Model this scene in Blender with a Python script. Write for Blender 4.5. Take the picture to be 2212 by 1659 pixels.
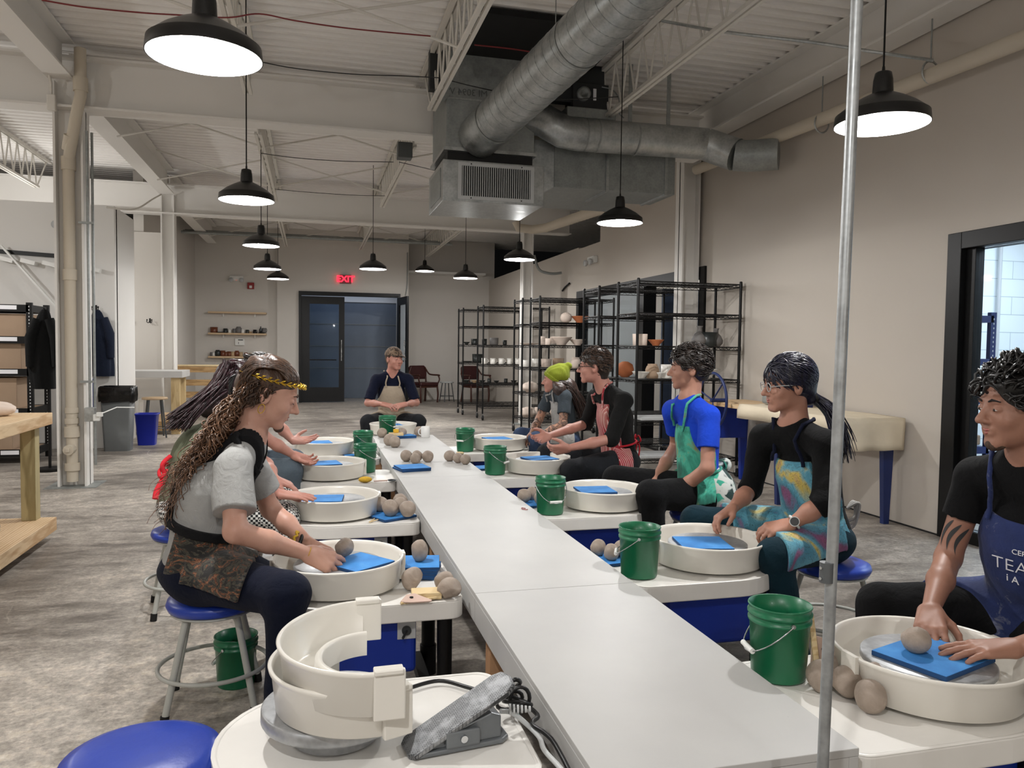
import bpy, math, random
import numpy as np
from mathutils import Matrix, Vector
from math import pi, sin, cos, radians as R
random.seed(7)
scene = bpy.context.scene
COL = scene.collection
for o in list(bpy.data.objects): bpy.data.objects.remove(o)

# ------------------------------------------------------------ camera, world, exposure
EYE = 1.35
_f, _yaw, _pitch, _roll = 1676.1, .25334519, .04588537, .01261989
_fw = Vector((sin(_yaw)*cos(_pitch), cos(_yaw)*cos(_pitch), -sin(_pitch)))
_r0 = _fw.cross(Vector((0, 0, 1))).normalized()
_u0 = _r0.cross(_fw)
_rt = _r0*cos(_roll)+_u0*sin(_roll)
_up = -_r0*sin(_roll)+_u0*cos(_roll)
cd = bpy.data.cameras.new('camera'); cam = bpy.data.objects.new('camera', cd); COL.objects.link(cam)
cam.matrix_world = Matrix(((_rt.x, _up.x, -_fw.x, 0), (_rt.y, _up.y, -_fw.y, 0), (_rt.z, _up.z, -_fw.z, EYE), (0, 0, 0, 1)))
cd.sensor_fit = 'HORIZONTAL'; cd.sensor_width = 36; cd.lens = _f/2212*36; cd.clip_start = .05; cd.clip_end = 200
scene.camera = cam
w = bpy.data.worlds.new('world'); scene.world = w; w.use_nodes = True
w.node_tree.nodes['Background'].inputs[0].default_value = (.5, .5, .5, 1)
w.node_tree.nodes['Background'].inputs[1].default_value = .004
vs = scene.view_settings; vs.view_transform = 'Standard'; vs.look = 'None'; vs.gamma = 1; vs.use_curve_mapping = False
vs.exposure = 0.22

LAMP_W = 30.0      # watts of each pendant bulb

def light(name, kind, loc, energy, color=(1, 1, 1), size=.05, rot=(0, 0, 0), parent=None, sx=None, sy=None, spot=None):
    l = bpy.data.lights.new(name, kind); l.energy = energy; l.color = color
    if kind == 'AREA':
        if sy: l.shape = 'RECTANGLE'; l.size = sx; l.size_y = sy
        else: l.shape = 'DISK'; l.size = sx
    else: l.shadow_soft_size = size
    if spot: l.spot_size, l.spot_blend = spot
    o = bpy.data.objects.new(name, l); COL.objects.link(o); o.location = loc; o.rotation_euler = rot
    if parent: o.parent = parent
    return o

def at(px, py, Y):                 # point of the place seen at that spot of the frame, on the plane y = Y
    d = _fw+_rt*((px-1106)/_f)-_up*((py-829.5)/_f)
    t = Y/d.y
    return Vector((d.x*t, Y, EYE+d.z*t))
def atz(px, py, z=0.0):
    d = _fw+_rt*((px-1106)/_f)-_up*((py-829.5)/_f)
    t = (z-EYE)/d.z
    return Vector((d.x*t, d.y*t, z))
def atx(px, py, X):
    d = _fw+_rt*((px-1106)/_f)-_up*((py-829.5)/_f)
    t = X/d.x
    return Vector((X, d.y*t, EYE+d.z*t))

# ------------------------------------------------------------ materials
def lin(h):
    if isinstance(h, str):
        c = [int(h[i:i+2], 16)/255 for i in (0, 2, 4)]
    else: c = h
    return tuple(x/12.92 if x <= .04045 else ((x+.055)/1.055)**2.4 for x in c)+(1,)
class NT:
    def __init__(s, name):
        s.m = bpy.data.materials.new(name); s.m.use_nodes = True; s.t = s.m.node_tree
        s.b = s.t.nodes['Principled BSDF']
    def n(s, typ, ins=None, **kw):
        nd = s.t.nodes.new(typ)
        for k, v in kw.items(): setattr(nd, k, v)
        for k, v in (ins or {}).items(): s.put(nd.inputs[k], v)
        return nd
    def put(s, sock, v):
        if isinstance(v, bpy.types.NodeSocket): s.t.links.new(v, sock)
        elif isinstance(v, bpy.types.Node): s.t.links.new(v.outputs[0], sock)
        else: sock.default_value = v
    def coord(s, scale=(1, 1, 1), rot=(0, 0, 0), kind='Object'):
        tc = s.n('ShaderNodeTexCoord')
        mp = s.n('ShaderNodeMapping', {0: tc.outputs[kind], 'Scale': scale, 'Rotation': rot})
        return mp.outputs[0]
    def noise(s, vec, scale, detail=4, rough=.55, dist=0):
        return s.n('ShaderNodeTexNoise', {'Vector': vec, 'Scale': scale, 'Detail': detail, 'Roughness': rough, 'Distortion': dist}).outputs[0]
    def ramp(s, fac, stops):
        nd = s.n('ShaderNodeValToRGB', {0: fac}); cr = nd.color_ramp
        while len(cr.elements) < len(stops): cr.elements.new(.5)
        for e, (p, c) in zip(cr.elements, stops): e.position = p; e.color = lin(c) if isinstance(c, str) else (c, c, c, 1)
        return nd.outputs[0]
    def mix(s, fac, a, b, bt='MIX'):
        nd = s.n('ShaderNodeMix', data_type='RGBA', blend_type=bt)
        s.put(nd.inputs[0], fac)
        for i, v in ((6, a), (7, b)): s.put(nd.inputs[i], lin(v) if isinstance(v, str) else v)
        return nd.outputs[2]
    def math(s, op, a, b=0.0):
        nd = s.n('ShaderNodeMath', operation=op); s.put(nd.inputs[0], a); s.put(nd.inputs[1], b); return nd.outputs[0]
    def bump(s, h, strength=.3, dist=.01):
        s.put(s.b.inputs['Normal'], s.n('ShaderNodeBump', {'Height': h, 'Strength': strength, 'Distance': dist}).outputs[0])
    def set(s, **k):
        mp = dict(col='Base Color', rough='Roughness', metal='Metallic', spec='Specular IOR Level', trans='Transmission Weight', coat='Coat Weight', sheen='Sheen Weight', sss='Subsurface Weight', em='Emission Color', ems='Emission Strength', alpha='Alpha')
        for a, v in k.items():
            if a in ('col', 'em') and isinstance(v, str): v = lin(v)
            s.put(s.b.inputs[mp[a]], v)
        return s
M = {}
def plain(name, col, rough=.6, metal=0, var=.06, scale=6, bump=0, bscale=80, **kw):
    t = NT(name); c = lin(col)
    if var:
        v = t.coord()
        nz = t.noise(v, scale, 3)
        a = tuple(min(1, x*(1-var)) for x in c[:3])+(1,); b = tuple(min(1, x*(1+var)) for x in c[:3])+(1,)
        t.set(col=t.mix(nz, a, b))
        if bump: t.bump(t.noise(v, bscale, 3), bump, .004)
    else: t.set(col=c)
    t.set(rough=rough, metal=metal, **kw)
    M[name] = t.m
    return t.m
def fabric(name, col, var=.12, scale=14, rough=.9, weave=900):
    t = NT(name); v = t.coord(); c = lin(col)
    a = tuple(x*(1-var) for x in c[:3])+(1,); b = tuple(min(1, x*(1+var)) for x in c[:3])+(1,)
    t.set(col=t.mix(t.noise(v, scale, 4), a, b), rough=rough, sheen=.02, spec=.2)
    t.bump(t.math('ADD', t.math('MULTIPLY', t.noise(v, weave, 1), .15), t.noise(v, 16, 3, .55, 1.6)), .5, .012)
    M[name] = t.m; return t.m

wallc = 'c0b8ae'
def wallmat(name, col, b=.12):
    t = NT(name); v = t.coord()
    n1 = t.noise(v, .7, 3); n2 = t.noise(v, 9, 4)
    c = lin(col)
    t.set(col=t.mix(n1, tuple(x*.95 for x in c[:3])+(1,), tuple(min(1, x*1.04) for x in c[:3])+(1,)), rough=.75)
    t.bump(t.math('ADD', n2, t.math('MULTIPLY', t.noise(v, 120, 2), .3)), b, .004); M[name] = t.m
wallmat('wall_paint', wallc); wallmat('wall_white', 'e2e0dc'); wallmat('wall_paint_lit', 'd3cec7'); wallmat('deck_paint', 'f2efeb', .2); wallmat('steel_paint', 'e6e3de', .15)  # far and left walls: same paint, their brighter light put into the colour
wallmat('steel_paint_light', 'dcd8d0', .15); wallmat('pipe_paint', 'c9bfae', .15)

# white painted block wall with thin joints
t = NT('block_wall'); v = t.coord()
br = t.n('ShaderNodeTexBrick', {'Vector': t.coord(rot=(R(90), 0, 0)), 'Scale': 1.0, 'Color1': lin('dfe6e8'), 'Color2': lin('e4eaec'), 'Mortar': lin('aeb9be'), 'Mortar Size': .004, 'Brick Width': .9, 'Row Height': .2})
t.set(col=br.outputs[0], rough=.7); M['block_wall'] = t.m

# worn concrete floor: mottled grey with pale trowelled streaks, paint remains and thin cracks
t = NT('concrete'); v = t.coord()
st = t.coord(scale=(.55, 1.5, 1), rot=(0, 0, R(8)))
big = t.noise(v, .42, 4, .6, .4); sm = t.noise(st, 3.4, 10, .78, .25); fine = t.noise(v, 42, 8, .75); mid_n = t.noise(v, 11, 8, .72)
base = t.ramp(sm, [(.34, '5c5752'), (.47, '7b756f'), (.56, '938d86'), (.68, 'b2aca3')])
pale = t.ramp(mid_n, [(.30, '958f87'), (.48, 'b8b2aa'), (.66, 'dcd6cd')])
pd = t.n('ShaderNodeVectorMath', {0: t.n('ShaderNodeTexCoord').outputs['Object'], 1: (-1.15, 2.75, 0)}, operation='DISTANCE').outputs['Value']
paler = t.math('MULTIPLY', t.math('MAXIMUM', t.math('SUBTRACT', 1.35, pd), 0.0), .22)      # extra pale towards a point beside the near stools
base = t.mix(t.ramp(t.math('ADD', t.math('ADD', big, paler), t.math('MULTIPLY', sm, .35)), [(.62, 0.0), (.76, .9)]), base, pale)
base = t.mix(.55, base, t.ramp(fine, [(.32, '3d3a37'), (.68, 'cfcac3')]), 'OVERLAY')
vc = t.n('ShaderNodeTexVoronoi', {'Vector': t.mix(.12, v, t.n('ShaderNodeTexNoise', {'Vector': v, 'Scale': 1.8, 'Detail': 6}).outputs[1]), 'Scale': 2.1}, feature='DISTANCE_TO_EDGE')
crk = t.ramp(vc.outputs[0], [(0.0, 1.0), (.003, .7), (.007, 0.0)])
msk = t.ramp(t.noise(v, .8, 3), [(.50, 0.0), (.62, .7)])
base = t.mix(t.math('MULTIPLY', crk, msk), base, 'd8d0c4')
t.set(col=base, rough=t.ramp(sm, [(.3, .32), (.7, .62)]), spec=.45)
t.bump(t.math('ADD', sm, t.math('MULTIPLY', fine, .3)), .12, .01); M['concrete'] = t.m

def wood(name, c1, c2, scale=1.0, rot=(0, 0, 0), rough=.6, axis='X', knots=True):
    t = NT(name); v = t.coord(scale=(scale*.9, scale*6, scale*6) if axis == 'X' else ((scale*6, scale*.9, scale*6) if axis == 'Y' else (scale*6, scale*6, scale*.9)), rot=rot)
    n = t.noise(v, 1.6, 3, .5, .8)
    wv = t.n('ShaderNodeTexWave', {'Vector': v, 'Scale': 2.2, 'Distortion': 5.5, 'Detail': 3, 'Detail Scale': 1.2}, bands_direction='Y' if axis != 'Y' else 'X')
    f = t.math('MULTIPLY', t.math('ADD', wv.outputs[0], n), .5)
    t.set(col=t.ramp(f, [(.2, c2), (.55, c1), (.8, c1)]), rough=rough)
    t.bump(f, .1, .003); M[name] = t.m
wood('pine', 'd8bd97', 'b8946b', 1.2); wood('pine_y', 'd8bd97', 'b8946b', 1.2, axis='Y'); wood('pine_z', 'c9b184', 'a08457', 1.2, axis='Z')
wood('treated_z', 'b2a57c', '8a7d55', 1.1, axis='Z'); wood('light_wood', 'e6cfa2', 'd0b07c', 6); wood('shelf_wood', 'd3b793', 'b99770', 1.5)
wood('pallet_wood', 'bd9b6c', '977548', 2); wood('chair_wood', '4a2318', '2c130d', 5, rough=.35); wood('ply', 'b98f6a', '92694a', 2, axis='Z')

def galv(name, c1, c2, rough=.38, metal=.85, scale=9):
    t = NT(name); v = t.coord()
    vo = t.n('ShaderNodeTexVoronoi', {'Vector': v, 'Scale': scale*5})
    n = t.noise(v, scale, 5, .6)
    f = t.math('ADD', t.math('MULTIPLY', vo.outputs[0], .18), t.math('MULTIPLY', n, .85))
    t.set(col=t.ramp(f, [(.25, c1), (.75, c2)]), metal=metal, rough=t.ramp(n, [(.3, rough-.08), (.7, rough+.12)])); t.bump(n, .05, .004); M[name] = t.m
galv('galvanised', '8d9191', 'c3c6c5'); galv('galv_dull', '838786', 'a9adab', .5, .6); galv('galv_pole', '8c8f90', 'b4b7b8', .42, .6, 20)
galv('aluminium', '8e9093', 'bfc1c3', .42, .7, 16); galv('steel_bright', '9a9c9e', 'd0d2d3', .25, .95, 12)
plain('black_metal', '080809', .45, 0, .1, spec=.3); plain('black_matte', '101011', .6); plain('black_plastic', '131314', .4)
plain('rubber', '0c0c0c', .8); plain('chrome', 'c9cbcd', .2, 1, 0); plain('shade_black', '0b0b0c', .33, 0, 0)
plain('shade_white', 'f3f3f3', .4, 0, 0); plain('grey_enamel', 'b1b2ac', .38, .0, .08, 30)
plain('white_enamel', 'dcdcd6', .35, 0, .04); plain('pan_white', 'e9e5dc', .28, 0, .03, 5, coat=.2); plain('deck_white', 'e9e6e0', .35, 0, .06, 7, .06, 60)
plain('blue_body', '0e2f93', .4, 0, .1); plain('blue_vinyl', '2440a4', .34, 0, .06, 12, .12, 45); plain('navy_paint', '14275c', .45)
plain('plate_grey', 'bdbfbf', .4); plain('dark_void', '0a0a0b', .9); plain('panel_grey', '8a8d8b', .6, .2); plain('duct_dark', '2b2d2e', .7)
plain('red_wire', '7a2326', .5, 0, 0); plain('white_plastic', 'e4e4e0', .4); plain('label_white', 'eeeef2', .6, 0, 0)
plain('trash_grey', '5d6060', .5, 0, .08, 10, .1); plain('recycle_blue', '12259a', .42); plain('bag_black', '09090a', .22, 0, .1, 20, .6, 30)
plain('red_plastic', '8e1418', .5); plain('cream_cloth', 'dccfb7', .9, 0, .1, 8, .2, 200); plain('leather', '3a1517', .32, 0, .15, 14, .2, 90)
plain('mug_white', 'ececea', .2, 0, 0); plain('sponge', 'e0b33c', .95, 0, .2, 90, .9, 220); plain('rib_pink', 'cdb1a3', .6, 0, .1, 30)
plain('terracotta', 'b4693f', .7); plain('stoneware_grey', '6d6a68', .6, 0, .2, 40); plain('bisque', 'd9c8bb', .8); plain('glaze_white', 'e6e3dc', .3)
plain('glaze_dark', '262a29', .35, 0, .3, 30); plain('glaze_brown', '6b3a24', .3, 0, .3, 30); plain('glaze_tan', 'b29877', .4, 0, .2, 30); plain('kraft', 'a58d76', .85)
plain('plastic_bag', 'c5bcb0', .25, 0, .2, 15, .7, 25, trans=.35)
plain('green_plastic', '0f6a45', .36, 0, .1, 9, .05, 30, coat=.15); plain('bucket_inner', '0f6a45', .45)
plain('denim_dark', '1d2742', .9); plain('steel_knob', '55585a', .4, .8); plain('yellow_sticker', 'd8c020', .6, 0, 0)
# clay: grey brown with soft dents
t = NT('clay'); v = t.coord(); n = t.noise(v, 14, 5, .6, .5)
t.set(col=t.ramp(n, [(.3, '8d7f72'), (.55, 'a09184'), (.75, 'b5a799')]), rough=.62); t.bump(t.math('ADD', n, t.math('MULTIPLY', t.noise(v, 90, 3), .25)), .5, .008); M['clay'] = t.m
# blue foam bat
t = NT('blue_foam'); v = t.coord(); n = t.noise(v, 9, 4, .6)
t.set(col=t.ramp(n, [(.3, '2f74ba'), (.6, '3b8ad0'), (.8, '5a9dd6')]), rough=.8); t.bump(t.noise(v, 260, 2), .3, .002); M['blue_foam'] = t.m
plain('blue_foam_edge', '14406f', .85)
# painted table top: white with small chips and scuffs
t = NT('table_white'); v = t.coord()
sp = t.ramp(t.n('ShaderNodeTexVoronoi', {'Vector': v, 'Scale': 7.0}).outputs[0], [(0.0, 1.0), (.022, .8), (.03, 0.0)])
msk2 = t.ramp(t.noise(v, 3.1, 2), [(.52, 0.0), (.58, 1.0)])
bs = t.ramp(t.noise(t.coord(scale=(1, 1, 1)), 2.5, 5), [(.3, 'b8b7b5'), (.7, 'c1c0bd')])
t.set(col=t.mix(t.math('MULTIPLY', sp, msk2), bs, '8d8780'), rough=.42); t.bump(t.noise(v, 45, 4), .06, .003); M['table_white'] = t.m
# door glass
t = NT('glass'); t.set(col=(.75, .85, .95, 1), rough=.02, trans=1.0); t.b.inputs['IOR'].default_value = 1.12; M['glass'] = t.m
def emis(name, col, s):
    t = NT(name); t.set(col=col, em=col, ems=s, rough=.4); M[name] = t.m
emis('bulb', 'ffffff', 9.0); emis('exit_red', 'ff2338', 2.6); emis('tube_light', 'eaf4ff', 9.0); emis('led_red', 'ff5030', 1.2)
emis('daylight_panel', '9fb9d8', .9)

# ------------------------------------------------------------ mesh helpers
def fr(d):                          # a frame whose z axis runs along d
    return Vector(d).normalized().to_track_quat('Z', 'Y').to_matrix()
class MB:
    def __init__(s): s.v = []; s.f = []; s.s = []
    def add(s, vs, fs, smooth=False, m=None):
        b = len(s.v)
        for p in vs:
            p = Vector(p)
            s.v.append(m @ p if m is not None else p)
        for f_ in fs: s.f.append([b+i for i in f_]); s.s.append(smooth)
        return s
    def box(s, c, d, rot=None):
        x, y, z = d[0]/2, d[1]/2, d[2]/2
        m = Matrix.Translation(c)
        if rot is not None:
            m = m @ (Matrix.Rotation(rot, 4, 'Z') if isinstance(rot, (int, float)) else rot.to_4x4())
        return s.add([(-x, -y, -z), (x, -y, -z), (x, y, -z), (-x, y, -z), (-x, -y, z), (x, -y, z), (x, y, z), (-x, y, z)],
                     [(0, 3, 2, 1), (4, 5, 6, 7), (0, 1, 5, 4), (1, 2, 6, 5), (2, 3, 7, 6), (3, 0, 4, 7)], False, m)
    def bb(s, a, b):
        return s.box(((a[0]+b[0])/2, (a[1]+b[1])/2, (a[2]+b[2])/2), (abs(b[0]-a[0]), abs(b[1]-a[1]), abs(b[2]-a[2])))
    def bar(s, p0, p1, w_, h_=None, up=(0, 0, 1)):
        p0 = Vector(p0); p1 = Vector(p1); d = p1-p0; z = d.normalized(); u_ = Vector(up)
        if abs(z.dot(u_)) > .98: u_ = Vector((0, 1, 0))
        x = u_.cross(z).normalized(); y = z.cross(x)
        m = Matrix((x, y, z)).transposed()
        return s.box((p0+p1)/2, (w_, h_ or w_, d.length), m)
    def cyl(s, p0, p1, r0, r1=None, n=12, cap=True):
        r1 = r0 if r1 is None else r1
        p0 = Vector(p0); p1 = Vector(p1); m = fr(p1-p0)
        vs = [p0+m @ Vector((cos(2*pi*i/n)*r0, sin(2*pi*i/n)*r0, 0)) for i in range(n)]+[p1+m @ Vector((cos(2*pi*i/n)*r1, sin(2*pi*i/n)*r1, 0)) for i in range(n)]
        s.add(vs, [(i, (i+1) % n, n+(i+1) % n, n+i) for i in range(n)], True)
        if cap:
            s.add(vs[:n], [tuple(range(n-1, -1, -1))]); s.add(vs[n:], [tuple(range(n))])
        return s
    def tube(s, pts, r, n=8, closed=False, cap=True):
        P_ = [Vector(p) for p in pts]; N = len(P_); rr = r if hasattr(r, '__len__') else [r]*N
        vs = []; up = None
        for i, p in enumerate(P_):
            a = P_[(i-1) % N] if (closed or i) else p; b = P_[(i+1) % N] if (closed or i < N-1) else p
            t_ = (b-a).normalized()
            if up is None: up = t_.orthogonal().normalized()
            up = (up-t_*up.dot(t_)).normalized(); sd = t_.cross(up)
            vs += [p+(up*cos(2*pi*k/n)+sd*sin(2*pi*k/n))*rr[i] for k in range(n)]
        fs = []
        for i in range(N if closed else N-1):
            j = (i+1) % N
            fs += [(i*n+k, i*n+(k+1) % n, j*n+(k+1) % n, j*n+k) for k in range(n)]
        s.add(vs, fs, True)
        if cap and not closed: s.add(vs[:n], [tuple(range(n-1, -1, -1))]); s.add(vs[-n:], [tuple(range(n))])
        return s
    def lathe(s, prof, c=(0, 0, 0), n=32, a0=0, a1=2*pi, m=None, cap=False):
        full = abs(a1-a0-2*pi) < 1e-6; k = n if full else n+1
        vs = []
        for i in range(k):
            a = a0+(a1-a0)*i/n
            vs += [(c[0]+cos(a)*r_, c[1]+sin(a)*r_, c[2]+z) for r_, z in prof]
        q = len(prof); fs = []
        for i in range(n):
            j = (i+1) % k
            for t_ in range(q-1): fs.append((i*q+t_, j*q+t_, j*q+t_+1, i*q+t_+1))
        s.add(vs, fs, True, m)
        if cap and not full:
            s.add(vs[:q], [tuple(range(q-1, -1, -1))], False, m); s.add(vs[-q:], [tuple(range(q))], False, m)
        return s
    def ell(s, c, r, m=None, nu=20, nv=12, fn=None):
        vs = []; fs = []
        for j in range(nv+1):
            th = pi*j/nv
            for i in range(nu):
                a = 2*pi*i/nu
                d = Vector((sin(th)*cos(a), sin(th)*sin(a), cos(th))); k = fn(d) if fn else 1
                p = Vector((d.x*r[0], d.y*r[1], d.z*r[2]))*k
                vs.append((m @ p if m is not None else p)+Vector(c))
        for j in range(nv):
            for i in range(nu): fs.append((j*nu+i, (j+1)*nu+i, (j+1)*nu+(i+1) % nu, j*nu+(i+1) % nu))
        return s.add(vs, fs, True)
    def prism(s, poly, z0, z1, m=None):
        n = len(poly)
        vs = [(x, y, z0) for x, y in poly]+[(x, y, z1) for x, y in poly]
        return s.add(vs, [tuple(range(n-1, -1, -1)), tuple(range(n, 2*n))]+[(i, (i+1) % n, n+(i+1) % n, n+i) for i in range(n)], False, m)
    def build(s, name, mat, parent=None, bevel=0, segs=2, world=True, solid=0, sub=0):
        me = bpy.data.meshes.new(name)
        o = bpy.data.objects.new(name, me); COL.objects.link(o)
        vv = s.v
        if parent is not None:
            o.parent = parent
            if world:
                mt = Matrix.Identity(4); q = parent
                while q is not None: mt = q.matrix_basis @ mt; q = q.parent
                mi = mt.inverted(); vv = [mi @ p for p in vv]
        me.from_pydata([tuple(p) for p in vv], [], s.f)
        me.polygons.foreach_set('use_smooth', s.s); me.update()
        mats = mat if isinstance(mat, (list, tuple)) else [mat]
        for m_ in mats: me.materials.append(M[m_])
        if solid: md = o.modifiers.new('solid', 'SOLIDIFY'); md.thickness = solid; md.offset = 0
        if bevel: md = o.modifiers.new('bevel', 'BEVEL'); md.width = bevel; md.segments = segs; md.limit_method = 'ANGLE'; md.angle_limit = R(40)
        if sub: md = o.modifiers.new('sub', 'SUBSURF'); md.levels = sub; md.render_levels = sub
        return o
def tag(o, label=None, cat=None, group=None, kind=None):
    if label: o['label'] = label
    if cat: o['category'] = cat
    if group: o['group'] = group
    if kind: o['kind'] = kind
    return o
def thing(name, label, cat, loc=(0, 0, 0), rz=0, group=None):
    o = bpy.data.objects.new(name, None); COL.objects.link(o); o.location = loc; o.rotation_euler = (0, 0, rz); o.empty_display_size = .1
    return tag(o, label, cat, group)
def kids(o): return [c for c in COL.objects if c.parent == o]
def copy_tree(o, parent=None):
    c = o.copy(); COL.objects.link(c)
    if parent is not None: c.parent = parent
    for ch in kids(o): copy_tree(ch, c)
    return c
def dup(o, loc, rz=0, label=None, group=None, scale=None):
    c = copy_tree(o); c.location = loc; c.rotation_euler = (0, 0, rz)
    if scale: c.scale = (scale,)*3 if isinstance(scale, (int, float)) else scale
    if label: c['label'] = label
    if group: c['group'] = group
    return c
def struct(name, mb, mat, **k): return tag(mb.build(name, mat, **k), kind='structure')
def one(name, mb, mat, label, cat, group=None, **k): return tag(mb.build(name, mat, **k), label, cat, group)
def text(name, body, size, loc, mx, mat, parent, depth=.001, bold=.0):
    cu = bpy.data.curves.new(name, 'FONT'); cu.body = body; cu.size = size; cu.extrude = depth; cu.align_x = 'CENTER'; cu.align_y = 'CENTER'; cu.offset = bold
    o = bpy.data.objects.new(name+'_c', cu); COL.objects.link(o)
    dg = bpy.context.evaluated_depsgraph_get(); me = bpy.data.meshes.new_from_object(o.evaluated_get(dg))
    bpy.data.objects.remove(o); bpy.data.curves.remove(cu)
    mb = MB(); m4 = Matrix.Translation(loc) @ mx.to_4x4()
    mb.add([v_.co for v_ in me.vertices], [tuple(p.vertices) for p in me.polygons], False, m4)
    bpy.data.meshes.remove(me)
    return mb.build(name, mat, parent)
FACE_NEG_Y = Matrix(((1, 0, 0), (0, 0, -1), (0, 1, 0)))      # text readable from -y
# ------------------------------------------------------------ the room
WX = 4.51           # right wall
CZ = 4.1            # roof deck
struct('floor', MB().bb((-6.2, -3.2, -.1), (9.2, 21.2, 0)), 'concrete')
mb = MB(); prof = []
y = -3.2
while y < 21.2:
    prof += [(y, CZ+.04), (y+.055, CZ+.04), (y+.075, CZ), (y+.13, CZ)]; y += .15
vs_ = [(x, a, b) for x in (-6.2, 9.2) for a, b in prof]; n_ = len(prof)
mb.add(vs_, [(i, i+1, n_+i+1, n_+i) for i in range(n_-1)])
mb.bb((-6.2, -3.2, CZ+.1), (9.2, 21.2, CZ+.15))
struct('ceiling', mb, 'deck_paint')
W = .14
mb = MB()                                                    # right wall with a doorway and a wide glazed opening
mb.bb((WX, 4.725, 0), (WX+W, 8.33, CZ)); mb.bb((WX, 8.33, 2.35), (WX+W, 11.86, CZ)); mb.bb((WX, 11.86, 2.35), (WX+W, 12.9, 3.09))
mb.bb((WX, -3.2, 2.22), (WX+W, 4.725, CZ)); mb.bb((WX, 12.9, 0), (WX+W, 20, 3.12)); mb.bb((WX, -3.2, 0), (WX+W, .2, 2.22))
struct('wall_right', mb, 'wall_paint')
struct('baseboard_right', MB().bb((WX-.006, 4.73, 0), (WX, 8.33, .012)), 'black_matte')
mb = MB(); DX0, DX1, DZ = -.29, 2.10, 2.64
mb.bb((-2.75, 19.25, 0), (-.74, 19.4, CZ)); mb.bb((-.78, 19.1, 0), (DX0, 19.25, CZ)); mb.bb((DX0, 19.1, DZ), (DX1, 19.25, CZ)); mb.bb((DX1, 19.1, 0), (2.3, 20.0, CZ)); mb.bb((2.3, 19.95, 0), (WX+W, 20.1, CZ))
struct('wall_far', mb, 'wall_paint_lit')
mb = MB(); mb.bb((-2.75, 13.6, 0), (-2.6, 19.3, CZ))
struct('wall_left', mb, 'wall_paint_lit')
struct('wall_hooks', MB().bb((-6.2, 13.55, 0), (-2.32, 13.7, 3.13)), 'wall_paint_lit')
mb = MB(); mb.bb((-6.2, 10.95, 0), (-2.44, 11.1, 3.10)); mb.bb((-2.60, 11.05, 0), (-2.44, 12.1, 3.10))
struct('wall_partition', mb, 'wall_white')
struct('wall_outer', MB().bb((-6.3, -3.2, 0), (-6.2, 21.2, CZ+.1)), 'wall_paint')
struct('wall_behind', MB().bb((-6.3, -3.3, 0), (9.2, -3.2, CZ+.1)), 'wall_paint')
struct('wall_back_left', MB().bb((-6.3, 19.3, 0), (-2.75, 19.4, CZ)), 'wall_paint')
# cool white room behind the glazing and the dim one behind the doorway
mb = MB(); mb.bb((8.9, -3.2, 0), (9.0, 7.2, CZ)); mb.bb((WX+W, 7.1, 0), (9.0, 7.2, CZ))
struct('wall_next_room', mb, 'block_wall')
struct('ceiling_next_room', MB().bb((WX+W, -3.2, 2.95), (9, 7.1, 3.02)), 'wall_white')
mb = MB(); mb.bb((6.8, 7.2, 0), (6.9, 14.5, 2.9)); mb.bb((WX+W, 14.4, 0), (6.9, 14.5, 2.9)); mb.bb((WX+W, 7.2, 2.8), (6.9, 14.5, 2.9))
struct('wall_kiln_room', mb, 'wall_white')
struct('wall_void', MB().bb((9.1, 7.2, 0), (9.2, 21.2, CZ)), 'dark_void')
light('next_room_light', 'AREA', (6.8, 3.2, 2.9), 110, (.86, .93, 1), sx=2.6, sy=1.0)
light('next_room_light', 'AREA', (6.8, 5.9, 2.9), 60, (.86, .93, 1), sx=1.6, sy=.8)
light('kiln_room_light', 'POINT', (5.9, 11.9, 2.5), 34, (1, .97, .93), .1)

# --- exit door pair: left leaf shut, right leaf swung into the room
d = thing('door_1', None, None, (.9, 19.1, 0)); d['kind'] = 'structure'
mb = MB(); y0, y1 = 19.04, 19.22
mb.bb((DX0, y0, 0), (DX0+.06, y1, DZ)); mb.bb((DX1-.06, y0, 0), (DX1, y1, DZ)); mb.bb((DX0+.06, y0, DZ-.09), (DX1-.06, y1, DZ))
mb.build('door_frame', 'black_metal', d)
def leaf(nm, m4, w_, h_=2.53):
    mb = MB(); s_ = .19
    for a, b in (((0, -.025, .02), (s_, .025, h_)), ((w_-s_+.06, -.025, .02), (w_, .025, h_)), ((s_, -.025, h_-.18), (w_-s_+.06, .025, h_)), ((s_, -.025, .02), (w_-s_+.06, .025, .36))):
        q = MB().bb(a, b); mb.add(q.v, q.f, False, m4)
    L = mb.build(nm, 'black_metal', d)
    q = MB().bb((s_, -.005, .36), (w_-s_+.06, .005, h_-.18)); g = MB().add(q.v, q.f, False, m4); g.build('pane', 'glass', L)
    q = MB().cyl((w_-.07, -.06, 1.0), (w_-.07, -.06, 1.5), .013).cyl((w_-.07, -.06, 1.05), (w_-.07, -.02, 1.05), .01).cyl((w_-.07, -.06, 1.45), (w_-.07, -.02, 1.45), .01)
    g = MB().add(q.v, q.f, True, m4); g.build('pull_handle', 'steel_bright', L)
    q = MB().cyl((s_, -.05, 1.02), (w_-s_, -.05, 1.02), .014); MB().add(q.v, q.f, True, m4).build('push_bar', 'black_metal', L)
leaf('door_leaf', Matrix.Translation((DX0+.06, 19.13, 0)), 1.0)
leaf('door_leaf', Matrix.Translation((DX1-.06, 19.05, 0)) @ Matrix.Rotation(R(180+97), 4, 'Z'), 1.0)
MB().bar((1.75, 19.05, 2.55), (2.03, 18.85, 2.56), .03, .02).build('closer_arm', 'steel_knob', d)
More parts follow.
